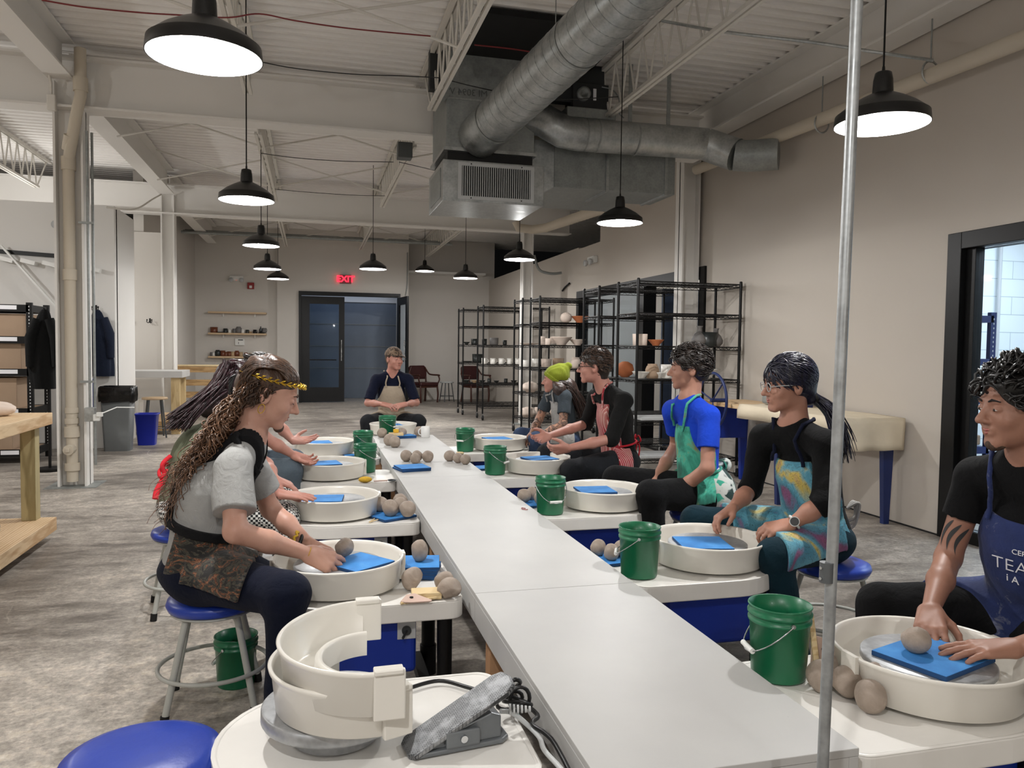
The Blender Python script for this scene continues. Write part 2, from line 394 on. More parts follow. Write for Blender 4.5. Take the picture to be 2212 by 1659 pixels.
# outside the exit: blue grey rolled door panel and dusk light
mb = MB(); mb.bb((-2, 20.7, 0), (4.2, 20.8, 2.5))
struct('wall_outside', mb, 'outside_blue' if 'outside_blue' in M else plain('outside_blue', '66717f', .5, .1, .08, 3) and 'outside_blue')
mb = MB()
for z in (.78, 1.35, 1.92): mb.bb((-2, 20.68, z), (4.2, 20.705, z+.012))
struct('trim_1', mb, 'panel_grey')
struct('trim_2', MB().bb((-2, 20.66, 2.5), (4.2, 20.8, 2.66)), 'wall_white')
light('outside_dusk_light', 'AREA', (.9, 20.0, 2.9), 5, (.62, .75, 1), rot=(R(25), 0, 0), sx=2.4, sy=.5)
struct('wall_alley', MB().bb((-2.1, 19.4, 0), (-2.0, 20.8, 3.2)).bb((4.2, 20.1, 0), (4.3, 20.8, 3.2)).bb((-2.1, 19.4, 3.2), (4.3, 20.9, 3.25)), 'wall_white')

# --- dark framed doorway in the right wall with glazed side, door standing open
d = thing('door_2', None, None, (WX, 10.5, 0)); d['kind'] = 'structure'
mb = MB(); xa, xb = WX-.03, WX+W+.02
mb.bb((xa, 8.33, 0), (xb, 8.45, 2.35)); mb.bb((xa, 12.78, 0), (xb, 12.9, 2.35)); mb.bb((xa, 8.45, 2.23), (xb, 12.78, 2.35)); mb.bb((xa, 10.05, .03), (xb, 10.2, 2.23)); mb.bb((xa, 8.45, 0), (xb, 12.78, .03))
mb.build('door_frame', 'black_metal', d)
MB().bb((WX+.05, 10.2, .1), (WX+.06, 12.78, 2.23)).build('pane', 'glass', d)
mb = MB(); mb.bb((WX+.2, 9.9, .02), (WX+.95, 9.95, 2.2)); L = mb.build('door_leaf', plain('door_slate', '3d4c66', .4) and 'door_slate', d)

# --- glazed opening at the right
d = thing('window_1', None, None, (WX, 3, 0)); d['kind'] = 'structure'
mb = MB()
mb.bb((WX-.02, 4.60, 0), (WX+W+.02, 4.725, 2.22)); mb.bb((WX-.02, .32, 2.10), (WX+W+.02, 4.60, 2.22)); mb.bb((WX-.02, .2, 0), (WX+W+.02, .32, 2.22)); mb.bb((WX+.02, .32, 0), (WX+W-.02, 4.52, .09))
mb.bb((WX+.03, 4.52, 0), (WX+W-.03, 4.60, 2.10))
mb.build('window_frame', 'black_metal', d, bevel=.004)
MB().bb((WX+.06, .3, .09), (WX+.07, 4.55, 2.10)).build('pane', 'glass', d)

# ------------------------------------------------------------ steel: girders, joists, columns
def ibeam(name, p0, p1, h, fw_, label, cat='beam', mat='steel_paint', group=None):
    mb = MB(); p0 = Vector(p0); p1 = Vector(p1); t_ = .02
    mb.bar(p0+Vector((0, 0, t_/2)), p1+Vector((0, 0, t_/2)), fw_, t_); mb.bar(p0+Vector((0, 0, h-t_/2)), p1+Vector((0, 0, h-t_/2)), fw_, t_)
    mb.bar(p0+Vector((0, 0, h/2)), p1+Vector((0, 0, h/2)), .016, h-2*t_)
    return one(name, mb, mat, label, cat, group)
ibeam('roof_girder', (-6.2, 8.1, 3.50), (4.24, 8.1, 3.50), .47, .24, 'deep grey steel girder crossing the room nearest the camera, over the left column')
ibeam('roof_girder', (-6.2, 13.4, 3.40), (WX-.01, 13.4, 3.40), .47, .24, 'farther grey steel girder crossing the room behind the duct')
ibeam('roof_beam', (-2.2, -3.1, 3.74), (-2.2, 7.97, 3.74), .34, .22, 'grey steel beam running from the top left corner to the near left column')
ibeam('roof_beam', (-2.2, 8.23, 3.70), (-2.2, 13.27, 3.70), .38, .22, 'grey steel beam between the two left columns, beyond the near girder')
ibeam('roof_beam', (-2.2, 13.53, 3.66), (-2.2, 19.0, 3.66), .40, .2, 'short far grey beam beyond the second left column')
ibeam('roof_beam', (4.36, -3.1, 3.76), (4.36, 11.8, 3.76), .34, .24, 'grey steel beam running along the top of the right wall')
def joist(x, ya, yb, label, zb=3.6, zt=4.06):
    j = thing('open_web_joist', label, 'joist', (x, ya, zb), 0, 'open web roof joists')
    mb = MB()
    for s_ in (-.028, .028): mb.bar((x+s_, ya, zt), (x+s_, yb, zt), .04, .035)
    mb.build('top_chord', 'steel_paint_light', j)
    mb = MB()
    e = .55
    for s_ in (-.024, .024): mb.bar((x+s_, ya+e, zb), (x+s_, yb-e, zb), .03, .03)
    mb.build('bottom_chord', 'steel_paint_light', j)
    mb = MB(); n = max(4, int((yb-ya-2*e)/.3)); st_ = (yb-ya-2*e)/n
    mb.cyl((x, ya+.1, zt), (x, ya+e, zb), .011, n=6); mb.cyl((x, yb-.1, zt), (x, yb-e, zb), .011, n=6)
    for i in range(n):
        a = ya+e+i*st_
        mb.cyl((x, a, zb), (x, a+st_/2, zt), .010, n=6); mb.cyl((x, a+st_/2, zt), (x, a+st_, zb), .010, n=6)
    mb.build('web', 'steel_paint_light', j)
for x, ya, yb, lb in [(-.55, -3, 7.97, 'left open web joist ahead of the near girder, above the front pendant'), (-.55, 8.23, 13.27, 'left open web joist between the two girders'), (-.55, 13.53, 19, 'left open web joist beyond the far girder'),
                      (1.1, -3, 7.97, 'middle open web joist left of the spiral duct'), (1.1, 8.23, 13.27, 'middle open web joist between the girders carrying a grey speaker box'), (1.1, 13.53, 19, 'middle open web joist beyond the far girder'),
                      (2.77, -3, 7.97, 'right open web joist passing right of the spiral duct'), (2.77, 8.23, 13.27, 'right open web joist hidden behind the duct box'), (2.77, 13.53, 19.8, 'right open web joist beyond the far girder'),
                      (-3.85, 8.23, 13.27, 'outer left open web joist seen beside the near column')]:
    joist(x, ya, yb, lb)
k = 0
for Y_ in (5.9, 9.4, 11.7, 15.2, 17.4):
    for xa_, xb_, q in ((-2.1, -.55, 'left bay'), (-.55, 1.1, 'middle bay'), (1.1, 2.77, 'right bay')):
        if Y_ == 5.9 and q == 'right bay': continue
        for s_ in (0, 1):
            za, zb = (3.62, 4.02) if s_ else (4.02, 3.62)
            one('bridging_rod', MB().cyl((xa_+.03, Y_+s_*.06, za), (xb_-.03, Y_+s_*.06, zb), .011, n=6), 'steel_paint_light',
                'bridging rod in the %s, %s pair from the camera, rising to the %s' % (q, {5.9: 'first', 9.4: 'second', 11.7: 'third', 15.2: 'fourth', 17.4: 'fifth'}[Y_], 'right' if s_ else 'left'), 'rod', 'crossed bridging rods between joists')
one('bridging_rod', MB().cyl((-.52, 4.7, 3.63), (1.07, 5.2, 3.9), .02, n=8), 'steel_paint_light', 'thick pale diagonal rod right of the front pendant', 'rod')

def column(name, x, y_, ztop, label, wd=.25, dp=.22, z0=0):
    c = thing(name, label, 'column', (x, y_, 0)); mb = MB()
    # H section, web facing the camera
    mb.bb((x-wd/2, y_-dp/2, z0), (x-wd/2+.02, y_+dp/2, ztop)); mb.bb((x+wd/2-.02, y_-dp/2, z0), (x+wd/2, y_+dp/2, ztop)); mb.bb((x-wd/2, y_-.01, z0), (x+wd/2, y_+.01, ztop))
    mb.build('column_shaft', 'steel_paint', c)
    if z0 == 0: MB().bb((x-.22, y_-.2, 0), (x+.22, y_+.2, .006)).build('base_plate', 'galv_dull', c)
    return c
c1 = column('steel_column', -2.165, 8.12, 3.74, 'near left grey steel column with a cream drain pipe in its channel')
mb = MB()
mb.bb((-2.3, 7.99, 3.0), (-2.29, 8.0, 3.5)); 
c2 = column('steel_column', -2.2, 13.42, 3.70, 'second left steel column, behind the grey waste bin', .2)
c3 = column('steel_column', 4.36, 8.55, 3.76, 'right steel column standing behind the large wire rack', .22, .2)
c4 = column('steel_column', 3.72, 13.42, 3.40, 'slim steel column rising behind the far wire racks', .19, .18)
# drain pipe on the near column
pp = thing('drain_pipe', 'cream cast iron drain pipe running down the near left column', 'pipe', (-2.165, 8.0, 0))
px_, py_ = -2.17, 8.04
MB().tube([(px_, py_, .05), (px_, py_, 3.02), (px_+.03, py_-.05, 3.12), (-2.05, 7.9, 3.48), (-2.02, 7.88, 3.58), (-2.02, 7.88, 4.0)], .050, 16).build('pipe_run', 'pipe_paint', pp)
for z, r_, h_ in ((3.0, .062, .12), (1.98, .060, .1), (.72, .058, .05), (.52, .066, .1), (.19, .066, .07), (.62, .060, .05)):
    MB().cyl((px_, py_, z-h_/2), (px_, py_, z+h_/2), r_, n=16).build('pipe_collar', 'pipe_paint', pp)
MB().cyl((-2.02, 7.88, 3.62), (-2.02, 7.88, 3.74), .062, n=16).build('pipe_collar', 'pipe_paint', pp)
MB().cyl((px_+.01, py_-.02, 3.12), (px_+.045, py_-.07, 3.24), .061, n=16).build('pipe_collar', 'pipe_paint', pp)
MB().cyl((px_, py_, .36), (px_, py_-.13, .36), .046, n=16).box((px_, py_-.14, .36), (.03, .03, .03)).build('cleanout_plug', 'pipe_paint', pp)
cd_ = thing('conduit_run', 'pair of thin grey conduits beside the near left column ending in a switch box', 'conduit', (-2.0, 8.02, 0))
MB().cyl((-2.005, 8.0, .75), (-2.005, 8.0, 3.3), .012, n=8).build('conduit', 'galv_dull', cd_)
MB().cyl((-1.975, 8.05, .2), (-1.975, 8.05, 3.3), .012, n=8).build('conduit', 'galv_dull', cd_)
MB().bb((-2.04, 7.94, .62), (-1.96, 8.02, .75)).build('switch_box', 'galvanised', cd_, bevel=.004)
for z in (2.45, .98): MB().bb((-2.08, 7.98, z), (-1.95, 8.0, z+.02)).build('conduit_strap', 'galv_dull', cd_)
one('power_plug', MB().box((-1.93, 7.92, .66), (.05, .05, .06)).box((-1.90, 7.90, .69), (.05, .04, .04)).tube([(-1.88, 7.9, .7), (-1.8, 8.1, .74), (-1.75, 8.6, .7)], .006, 6), 'white_plastic', 'white plug in the switch box beside the near left column', 'plug', bevel=.004)

# white pipe along the right wall with ring hangers
wp = thing('waste_pipe', 'long cream pipe hung along the top of the right wall', 'pipe', (4.30, 3, 3.3))
MB().tube([(4.33, -3, 3.22), (4.33, 3, 3.30), (4.33, 7.0, 3.42), (4.33, 8.30, 3.45)], .058, 18).build('pipe_run', 'pipe_paint', wp)
for px, py in ((2010, 150), (1775, 262)):
    q = atx(px, py, 4.33); h = thing('pipe_hanger', 'steel ring hanger holding the cream pipe '+('nearer the camera' if px > 1900 else 'left of the pole'), 'hanger', q)
    MB().tube([(4.33+.07*sin(a), q.y, q.z-.02+.08*cos(a)) for a in [2*pi*i/18 for i in range(18)]], .008, 6, closed=True).build('ring', 'galvanised', h)
    MB().cyl((4.33, q.y, q.z+.05), (4.33, q.y, 3.76), .006, n=6).build('rod', 'galv_dull', h)
one('waste_pipe', MB().tube([at(1115, 478, 12.9), at(1120, 492, 12.9), at(1150, 496, 12.9), at(1180, 492, 12.6), at(1310, 448, 9.8)], .075, 14), 'pipe_paint', 'cream elbowed pipe below the rectangular duct', 'pipe')

# ------------------------------------------------------------ pendant lamps
def pendant():
    p = thing('pendant_lamp', '', 'lamp', (0, 0, 0))
    z = 0
    outer = [(.205, 0), (.2, .045), (.19, .052), (.15, .085), (.1, .115), (.06, .135), (.045, .14)]
    inner = [(.045, .136), (.1, .108), (.15, .078), (.187, .046), (.196, .04), (.201, .0)]
    MB().lathe(outer, n=48).lathe([(.205, 0), (.201, 0)], n=48).build('lamp_shade', 'shade_black', p)
    MB().lathe(inner, n=48).build('shade_lining', 'shade_white', p)
    MB().lathe([(.0451, .138), (.042, .2), (.036, .232), (.03, .236), (.008, .24), (.006, .262), (0, .265)], n=24).build('lamp_neck', 'shade_black', p)
    MB().lathe([(0, .018), (.03, .022), (.05, .036), (.058, .055), (.05, .075), (.035, .11), (.03, .137)], n=24).build('bulb', 'bulb', p)
    return p
P0 = pendant(); P0_first = True
lamps = [(-.38, 3.10, 2.405, 'large pendant lamp nearest the camera at upper left'), (-.48, 6.3, 2.45, 'second pendant lamp of the left row, right of the left column'), (-.56, 9.43, 2.49, 'third pendant lamp of the left row, above the wooden wall shelves'),
         (-.65, 12.47, 2.51, 'fourth pendant lamp of the left row, partly covering a farther one'), (-.62, 15.6, 2.62, 'farthest pendant lamp of the left row, peeking out behind another'),
         (.91, 12.07, 2.53, 'pendant lamp hanging just right of the exit sign'), (2.37, 16.8, 2.99, 'smallest far pendant lamp, right of the open door'),
         (2.54, 13.06, 2.53, 'pendant lamp left of the far wire racks, lowest of the far lamps'), (2.66, 9.97, 2.52, 'pendant lamp in front of the slim far column'), (2.67, 6.54, 2.48, 'pendant lamp hanging in front of the rectangular duct'),
         (2.52, 3.06, 2.39, 'large pendant lamp at upper right behind the pole')]
for i, (x, y_, z, lb) in enumerate(lamps+[(-.38, -.1, 2.4, ''), (1.1, -2.6, 2.4, ''), (-3.4, -.6, 2.4, ''), (-4.2, 4.5, 2.6, ''), (-4.2, 8.6, 2.6, ''), (-4.0, 12.2, 2.7, '')]):  # entries after lamps: unseen shadeless lights, near row continued, others added as fill
    if i < 11:
        o = P0 if i == 0 else copy_tree(P0)
        o.location = (x, y_, z); tag(o, lb, 'lamp', 'black dome pendant lamps')
        MB().cyl((x, y_, z+.26), (x, y_, 4.05), .0045, n=6).build('lamp_cord', 'black_plastic', o)
    light('pendant_or_fill_light', 'AREA', (x, y_, z+.010), LAMP_W*.62, (1, .988, .972), sx=.09)
    light('pendant_or_fill_glow', 'POINT', (x, y_, z+.002), LAMP_W*1.1, (1, .988, .972), .045)
# ------------------------------------------------------------ long white table
TX0, TX1, TZ = .55, 1.143, .50
lt = thing('long_table', 'long white painted low table running down the middle between the wheels', 'table', (.85, 4.6, 0))
ys = [1.39, 2.60, 5.04, 7.48]
for i in range(3): MB().bb((TX0, ys[i]+.0012, TZ-.018), (TX1, ys[i+1]-.0012, TZ)).build('tabletop_panel', 'table_white', lt, bevel=.0015)
for x in (TX0+.012, TX1-.012):
    for i in range(3): MB().bb((x-.012, ys[i]+.002, TZ-.105), (x+.012, ys[i+1]-.002, TZ-.0185)).build('side_board', 'table_white', lt, bevel=.0015)
for y_ in (ys[0]+.012, ys[3]-.012): MB().bb((TX0+.025, y_-.01, TZ-.105), (TX1-.025, y_+.01, TZ-.0185)).build('end_board', 'table_white', lt)
for x in (TX0+.06, TX1-.06):
    for y_ in (1.5, 2.5, 3.8, 5.1, 6.2, 7.38): MB().bb((x-.035, y_-.035, 0), (x+.035, y_+.035, TZ-.0185)).build('leg', 'ply', lt, bevel=.003)

# ------------------------------------------------------------ potter's wheels
DZt = .455
def deck_outline(r_=.27, xr=.43, n=20, cr=.05, ins=0.0):
    r_ -= ins; xr -= ins; p = [(r_*cos(a), r_*sin(a)) for a in [pi/2+pi*i/n for i in range(n+1)]]
    p += [(xr-cr+cr*sin(a), -r_+cr-cr*cos(a)) for a in [pi/2*i/6 for i in range(7)]]
    p += [(xr-cr+cr*cos(a), r_-cr+cr*sin(a)) for a in [pi/2*i/6 for i in range(7)]]
    return p
def pan_profile(): return [(.145, .485), (.145, .517), (.150, .519), (.154, .515), (.154, .474), (.215, .474), (.222, .486), (.229, .552), (.233, .563), (.239, .567), (.243, .562), (.241, .556), (.235, .545), (.227, .466), (.218, .462), (.145, .462), (.145, .485)]
def wheel(pan=True, panel=True):
    w_ = thing('pottery_wheel', '', 'pottery wheel', (0, 0, 0))
    mb = MB().prism(deck_outline(), .385, DZt-.004); o_ = deck_outline(); i_ = deck_outline(ins=.012, cr=.045); n = len(o_)
    vs_ = [(x, y_, DZt-.004) for x, y_ in o_]+[(x, y_, DZt) for x, y_ in [(a[0]*.5+b[0]*.5, a[1]*.5+b[1]*.5) for a, b in zip(o_, i_)]]+[(x, y_, DZt-.0035) for x, y_ in i_]
    mb.add(vs_, [(k*n+i, k*n+(i+1) % n, (k+1)*n+(i+1) % n, (k+1)*n+i) for k in (0, 1) for i in range(n)], True)
    mb.build('deck', 'deck_white', w_, bevel=.006, segs=3, world=False)
    MB().bb((-.20, -.19, .17), (.27, .19, .384)).build('motor_body', 'blue_body', w_, bevel=.02, segs=3, world=False)
    for x, y_ in ((.37, .2), (.37, -.2), (-.13, .2), (-.13, -.2)):
        MB().cyl((x, y_, 0), (x, y_, .385), .028, n=14).cyl((x, y_, 0), (x, y_, .12), .034, n=14).build('leg', 'black_metal', w_, world=False)
    MB().bb((.30, -.21, .05), (.34, .21, .09)).build('foot_brace', 'black_metal', w_, world=False)
    if panel:
        pl = MB().bb((.20, -.196, .30), (.265, -.19, .365)).build('switch_plate', 'plate_grey', w_, world=False)
        MB().cyl((.232, -.196, .332), (.232, -.204, .332), .017, n=16).cyl((.232, -.204, .332), (.215, -.235, .318), .005, n=8).build('toggle_switch', 'steel_knob', pl, world=False)
    MB().lathe([(0, .54), (.02, .54), (.161, .54), (.165, .537), (.165, .522), (.15, .518), (.03, .515), (.03, .46)], n=48).build('wheel_head', 'aluminium', w_, world=False)
    if pan:
        mb = MB().lathe(pan_profile(), n=64)
        for a in (0, pi):
            x = cos(a)*.241; mb.box((x, 0, .545), (.012, .055, .045)).box((x*.985, 0, .51), (.02, .03, .09))
        mb.build('splash_pan', 'pan_white', w_, bevel=0, world=False)
    return w_
W0 = wheel()
WL = [(.10, 2.95, 'white pottery wheel in front of the person in the grey t-shirt, clay in its pan'), (.115, 4.20, 'white pottery wheel where the olive-shirted person rests a hand'), (.122, 5.43, 'left-row pottery wheel with a yellow sponge on its deck edge'), (.115, 6.62, 'farthest left-row pottery wheel, behind two green buckets')]
WR = [(1.60, 1.70, 'nearest right pottery wheel with clay ball on a blue bat and hands on it'), (1.63, 2.95, 'pottery wheel in front of the person in the colourful apron'), (1.62, 4.14, 'pottery wheel in front of the blue-shirted person'),
      (1.60, 5.42, 'pottery wheel at the knees of the man in the black shirt'), (1.62, 6.68, 'farthest right-row pottery wheel by the person in the green beanie')]
def relabel(o, lb, g): o['label'] = lb; o['group'] = g; return o
wheels = {}
for i, (x, y_, lb) in enumerate(WL):
    if i == 0: W0.location = (x, y_, 0); relabel(W0, lb, "potter's wheels along the table"); wheels['L4'] = W0
    else: wheels['L%d' % (4-i)] = dup(W0, (x, y_, 0), 0, lb, "potter's wheels along the table")
for i, (x, y_, lb) in enumerate(WR): wheels['R%d' % (i+1)] = dup(W0, (x, y_, 0), pi, lb, "potter's wheels along the table")
wheels['I'] = dup(W0, (.815, 8.00, 0), -pi/2, 'pottery wheel across the far table end, in front of the man in the cap', "potter's wheels along the table")
FX, FY = .055, 1.80
wf = wheel(False, False); wf.location = (FX, FY, 0)
relabel(wf, 'foreground pottery wheel without its splash pan, carrying stacked white pan halves', "potter's wheels along the table")
# raise that wheel head as in the photo: a thicker grey head on a collar
for c in kids(wf):
    if c.name.startswith('wheel_head'): bpy.data.objects.remove(c)
MB().lathe([(0, .535), (.02, .535), (.160, .535), (.165, .531), (.166, .508), (.163, .503), (.15, .501), (.11, .50), (.10, .455)], n=64).build('wheel_head', 'aluminium', wf, world=False)
MB().lathe([(.095, .50), (.10, .456)], n=40).build('head_collar', 'rubber', wf, world=False)

# stacked splash pan halves
def half_pan(name, label, loc, rz, tilt, span=pi):
    h = thing(name, label, 'splash pan', loc, rz, 'splash pan halves')
    mb = MB(); mt = Matrix.Rotation(tilt[0], 4, 'X') @ Matrix.Rotation(tilt[1], 4, 'Y')
    K = .875
    outer = [(.145, .004), (.205, .004), (.218, .012), (.228, .088), (.232, .1), (.238, .104), (.243, .100), (.241, .092), (.234, .084), (.224, .004), (.215, -.002), (.145, -.002), (.145, .004)]
    outer = [(a*K, b) for a, b in outer]
    mb.lathe(outer, n=48, a0=pi-span/2, a1=pi+span/2, m=mt, cap=True)
    o = mb.build('pan_shell', 'pan_white', h, world=False)
    MB().lathe([(a*K, b) for a, b in [(.128, .0), (.128, .050), (.132, .056), (.142, .056), (.148, .050), (.15, .0)]], n=40, a0=pi-span/2, a1=pi+span/2, m=mt, cap=True).build('inner_collar', 'pan_white', h, world=False)
    mb = MB()
    for s_ in (-1, 1):
        a = pi+s_*span/2
        p = Vector((cos(a)*.233*K, sin(a)*.233*K, .052)); q = MB().box(p+Vector((.014, 0, 0)), (.065, .014, .105)); mb.add(q.v, q.f, False, mt)
        q = MB().box(p+Vector((.012, 0, .051)), (.06, .026, .012)); mb.add(q.v, q.f, False, mt)
        mb.build('joint_tab', 'pan_white', h, bevel=.003, world=False); mb = MB()
    return h
half_pan('splash_pan_half', 'lower white splash pan half resting on the grey wheel head', (.118, 1.79, .537), R(20), (R(0), R(0)), R(165))
half_pan('splash_pan_half', 'upper white splash pan half nested on top of another half', (.137, 1.768, .597), R(2), (R(2), R(0)), R(178))

# foot pedal on the foreground deck
fp = thing('foot_pedal', 'grey metal foot pedal lying on the foreground wheel deck', 'pedal', (.33, 1.70, DZt), R(8))
mb = MB(); mb.prism([(-.11, -.045), (.085, -.045), (.105, -.03), (.105, .03), (.085, .045), (-.11, .045), (-.12, .03), (-.12, -.03)], 0, .012)
mb.build('base', plain('pedal_grey', '6e7275', .38, .3, .12, 30) and 'pedal_grey', fp, bevel=.004, world=False)
mb = MB(); v_ = []
for s_ in (-.036, .036): v_ += [(-.10, s_, .010), (.085, s_, .010), (.085, s_, .062), (.06, s_, .072), (-.10, s_, .022)]
mb.add(v_, [(0, 1, 2, 3, 4), (9, 8, 7, 6, 5)]+[(i, 5+i, 5+(i+1) % 5, (i+1) % 5) for i in range(5)]); mb.build('housing', 'pedal_grey', fp, bevel=.004, world=False)
t = NT('pedal_tread'); v = t.coord(); bk = t.n('ShaderNodeTexBrick', {'Vector': v, 'Scale': 60.0, 'Color1': (.16, .165, .17, 1), 'Color2': (.24, .245, .25, 1), 'Mortar': (.05, .052, .055, 1), 'Mortar Size': .05})
t.set(col=t.mix(t.ramp(t.noise(v, 22, 5), [(.45, 0.0), (.62, .6)]), bk.outputs[0], 'a8aaac'), rough=.45, metal=.4); t.bump(bk.outputs[1], .6, .003); M['pedal_tread'] = t.m
q = MB().prism([(-.13, -.047), (.11, -.05), (.135, -.038), (.142, 0), (.135, .038), (.11, .05), (-.13, .047), (-.142, .03), (-.142, -.03)], 0, .014)
mb = MB(); mb.add(q.v, q.f, False, Matrix.Translation((.0, 0, .058)) @ Matrix.Rotation(R(-27), 4, 'Y')); mb.build('tread_plate', 'pedal_tread', fp, bevel=.005, segs=3, world=False)
mb = MB().cyl((-.01, -.056, .032), (-.01, -.046, .032), .008, n=16); mb.build('pivot_bolt', 'chrome', fp, world=False)
mb = MB(); mb.bb((-.05, -.05, .012), (.03, -.042, .05)); mb.build('side_bracket', 'pedal_grey', fp, bevel=.004, world=False)
q0 = fp.matrix_basis
def sag(p0, p1, drop=.1, n=14, wob=0, seed=0):
    rr = random.Random(seed); p0 = Vector(p0); p1 = Vector(p1)
    return [p0.lerp(p1, i/n)+Vector((rr.uniform(-wob, wob), rr.uniform(-wob, wob), -drop*4*(i/n)*(1-i/n))) for i in range(n+1)]
def smooth_path(pts, n=8):
    P_ = [Vector(p) for p in pts]; P_ = [P_[0]]+P_+[P_[-1]]; out = []
    for i in range(1, len(P_)-2):
        for k_ in range(n):
            t_ = k_/n; a, b, c, d_ = P_[i-1:i+3]
            out.append(.5*((2*b)+(c-a)*t_+(2*a-5*b+4*c-d_)*t_*t_+(3*b-a-3*c+d_)*t_**3))
    out.append(P_[-2]); return out
cord = MB().tube(smooth_path([(.43, 1.73, .50), (.46, 1.735, .49), (.49, 1.72, .468), (.505, 1.66, .463), (.50, 1.60, .463), (.515, 1.5, .46), (.53, 1.40, .42)]), .006, 8)
cord.build('cord', 'plate_grey', fp)
one('power_cable', MB().tube(smooth_path([(.24, 1.98, .463), (.33, 2.01, .463), (.40, 1.95, .463), (.46, 1.86, .475), (.50, 1.82, .52), (.48, 1.80, .54), (.46, 1.83, .50), (.52, 1.79, .48), (.49, 1.76, .50), (.455, 1.80, .49), (.50, 1.84, .47), (.53, 1.76, .466), (.50, 1.70, .475), (.53, 1.62, .464), (.54, 1.45, .40), (.54, 1.40, .2)], 7), .0055, 8)
    .tube([(.49+.025*cos(a), 1.78, .50+.03*sin(a)) for a in [2*pi*i/16 for i in range(16)]], .005, 6, closed=True).tube([(.47+.035*cos(a), 1.80+.01*cos(a), .49+.022*sin(a)) for a in [2*pi*i/16 for i in range(16)]], .005, 6, closed=True),
    'black_plastic', 'bundled black power cable between the foot pedal and the long table', 'cable')
mb = MB()
for i in range(6): mb.cyl((.452+i*.009, 1.735-i*.002, .50), (.457+i*.009, 1.734-i*.002, .50), .012-.001*i, n=12)
mb.build('strain_relief', 'plate_grey', fp)

# ------------------------------------------------------------ buckets
def bucket():
    b = thing('bucket', '', 'bucket')
    MB().lathe([(0, 0), (.070, 0), (.0715, .004), (.079, .150), (.083, .151), (.0835, .158), (.0795, .160), (.080, .170), (.0845, .171), (.085, .177), (.081, .180), (.0815, .192), (.084, .194), (.083, .197), (.079, .196), (.077, .15), (.069, .01), (0, .01)], n=48).build('bucket_body', 'green_plastic', b, world=False)
    return b
def bail(b, grip_dir, drop):
    # wire handle hanging on one side
    s_ = drop; a = [pi*i/16 for i in range(17)]
    pts = [Vector((-.088*cos(t_), -sin(t_)*(.088+.05*(1-abs(s_)))*1.0-.0, .162-sin(t_)*.10*s_)) for t_ in a]
    h = MB().tube(pts, .0018, 6).cyl((-.088, 0, .162), (-.080, 0, .162), .006, n=8).cyl((.088, 0, .162), (.080, 0, .162), .006, n=8).build('bail_handle', 'steel_bright', b, world=False)
    MB().cyl(pts[6]+Vector((0, -.001, 0)), pts[10]+Vector((0, -.001, 0)), .0075, n=12).build('grip', 'white_plastic', h, world=False)
    b.rotation_euler.z = grip_dir
    return b
bk = [(1.255, 1.86, DZt, R(-100), .9, 'biggest-looking green bucket, in front at right beside the clay lumps', 1.02), (1.265, 2.83, DZt, R(-115), .8, 'green bucket left of the wheel of the person in the colourful apron', 1.0),
      (1.265, 4.02, DZt, R(4), .95, 'green bucket with its white-gripped handle hanging towards the camera', 1.0), (1.27, 5.36, DZt, R(50), .8, 'green bucket beside the wheel of the man in the black shirt', 1.0),
      (1.295, 6.60, DZt, R(-40), .7, 'green bucket at the far right wheel, left of the beanie wearer', 1.0),
      (.375, 5.62, DZt, R(60), .7, 'green bucket at the left, nearer one of the two left-side neighbours', 1.0), (.415, 6.50, DZt, R(50), .7, 'green bucket with white handle, behind the nearer left-side bucket', 1.0),
      (.725, 8.38, .40, R(50), .7, 'farthest green bucket, before the man in the cap', 1.0), (-.29, 3.22, 0, R(-120), .9, 'green bucket standing on the floor behind the near stool', 1.0)]
B0 = bucket()
for i, (x, y_, z, rz, dr, lb, s_) in enumerate(bk):
    b = B0 if i == 0 else bpy.data.objects.new('bucket', None)
    if i:
        COL.objects.link(b); c = kids(B0)[0].copy(); COL.objects.link(c); c.parent = b
    b.location = (x, y_, z); tag(b, lb, 'bucket', 'green plastic buckets'); 
    if i == 7: b.location = (.735, 7.68+.0, TZ); b.location.y = 7.40; b.location.x = .70
for i, b in enumerate([o for o in COL.objects if o.type == 'EMPTY' and o.name.startswith('bucket') and not o.parent]):
    bail(b, bk[i][3], bk[i][4]); b.scale = (bk[i][6],)*3

# ------------------------------------------------------------ blue bats, clay, tools
bat_i = 0
def bat(x, y_, z, rz, label, wx=.20, wy=.20, th=.012, group='blue foam bats', tilt=(0, 0)):
    mb = MB(); q = MB().bb((-wx/2, -wy/2, 0), (wx/2, wy/2, th)); m4 = Matrix.Rotation(rz, 4, 'Z') @ Matrix.Rotation(tilt[0], 4, 'X') @ Matrix.Rotation(tilt[1], 4, 'Y')
    mb.add(q.v, q.f, False, m4)
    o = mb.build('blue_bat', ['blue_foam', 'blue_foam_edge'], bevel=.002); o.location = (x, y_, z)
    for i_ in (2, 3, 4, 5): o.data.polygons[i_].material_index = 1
    return tag(o, label, 'bat', group)
WHt = .5405
bat(1.60, 1.68, WHt, R(18), 'blue bat under the clay ball and hands at the nearest right wheel', .24, .20, .014)
bat(1.58, 2.90, WHt, R(-12), 'blue bat lying in the pan before the person in the colourful apron', .205, .205)
bat(1.57, 4.14, WHt, R(-4), 'blue bat in the pan before the blue-shirted person', .205, .2)
bat(1.62, 5.42, WHt, R(12), 'blue bat in the pan before the man in the black shirt', .22, .2)
bat(1.60, 6.68, WHt, R(10), 'blue bat in the far right wheel pan', .22, .2)
bat(.17, 2.90, WHt, R(38), 'bright blue bat in the pan at the hand of the grey t-shirt person', .19, .19)
bat(.06, 4.16, WHt, R(-6), 'blue bat in the pan under the olive-shirted person\'s fingertips', .205, .19)
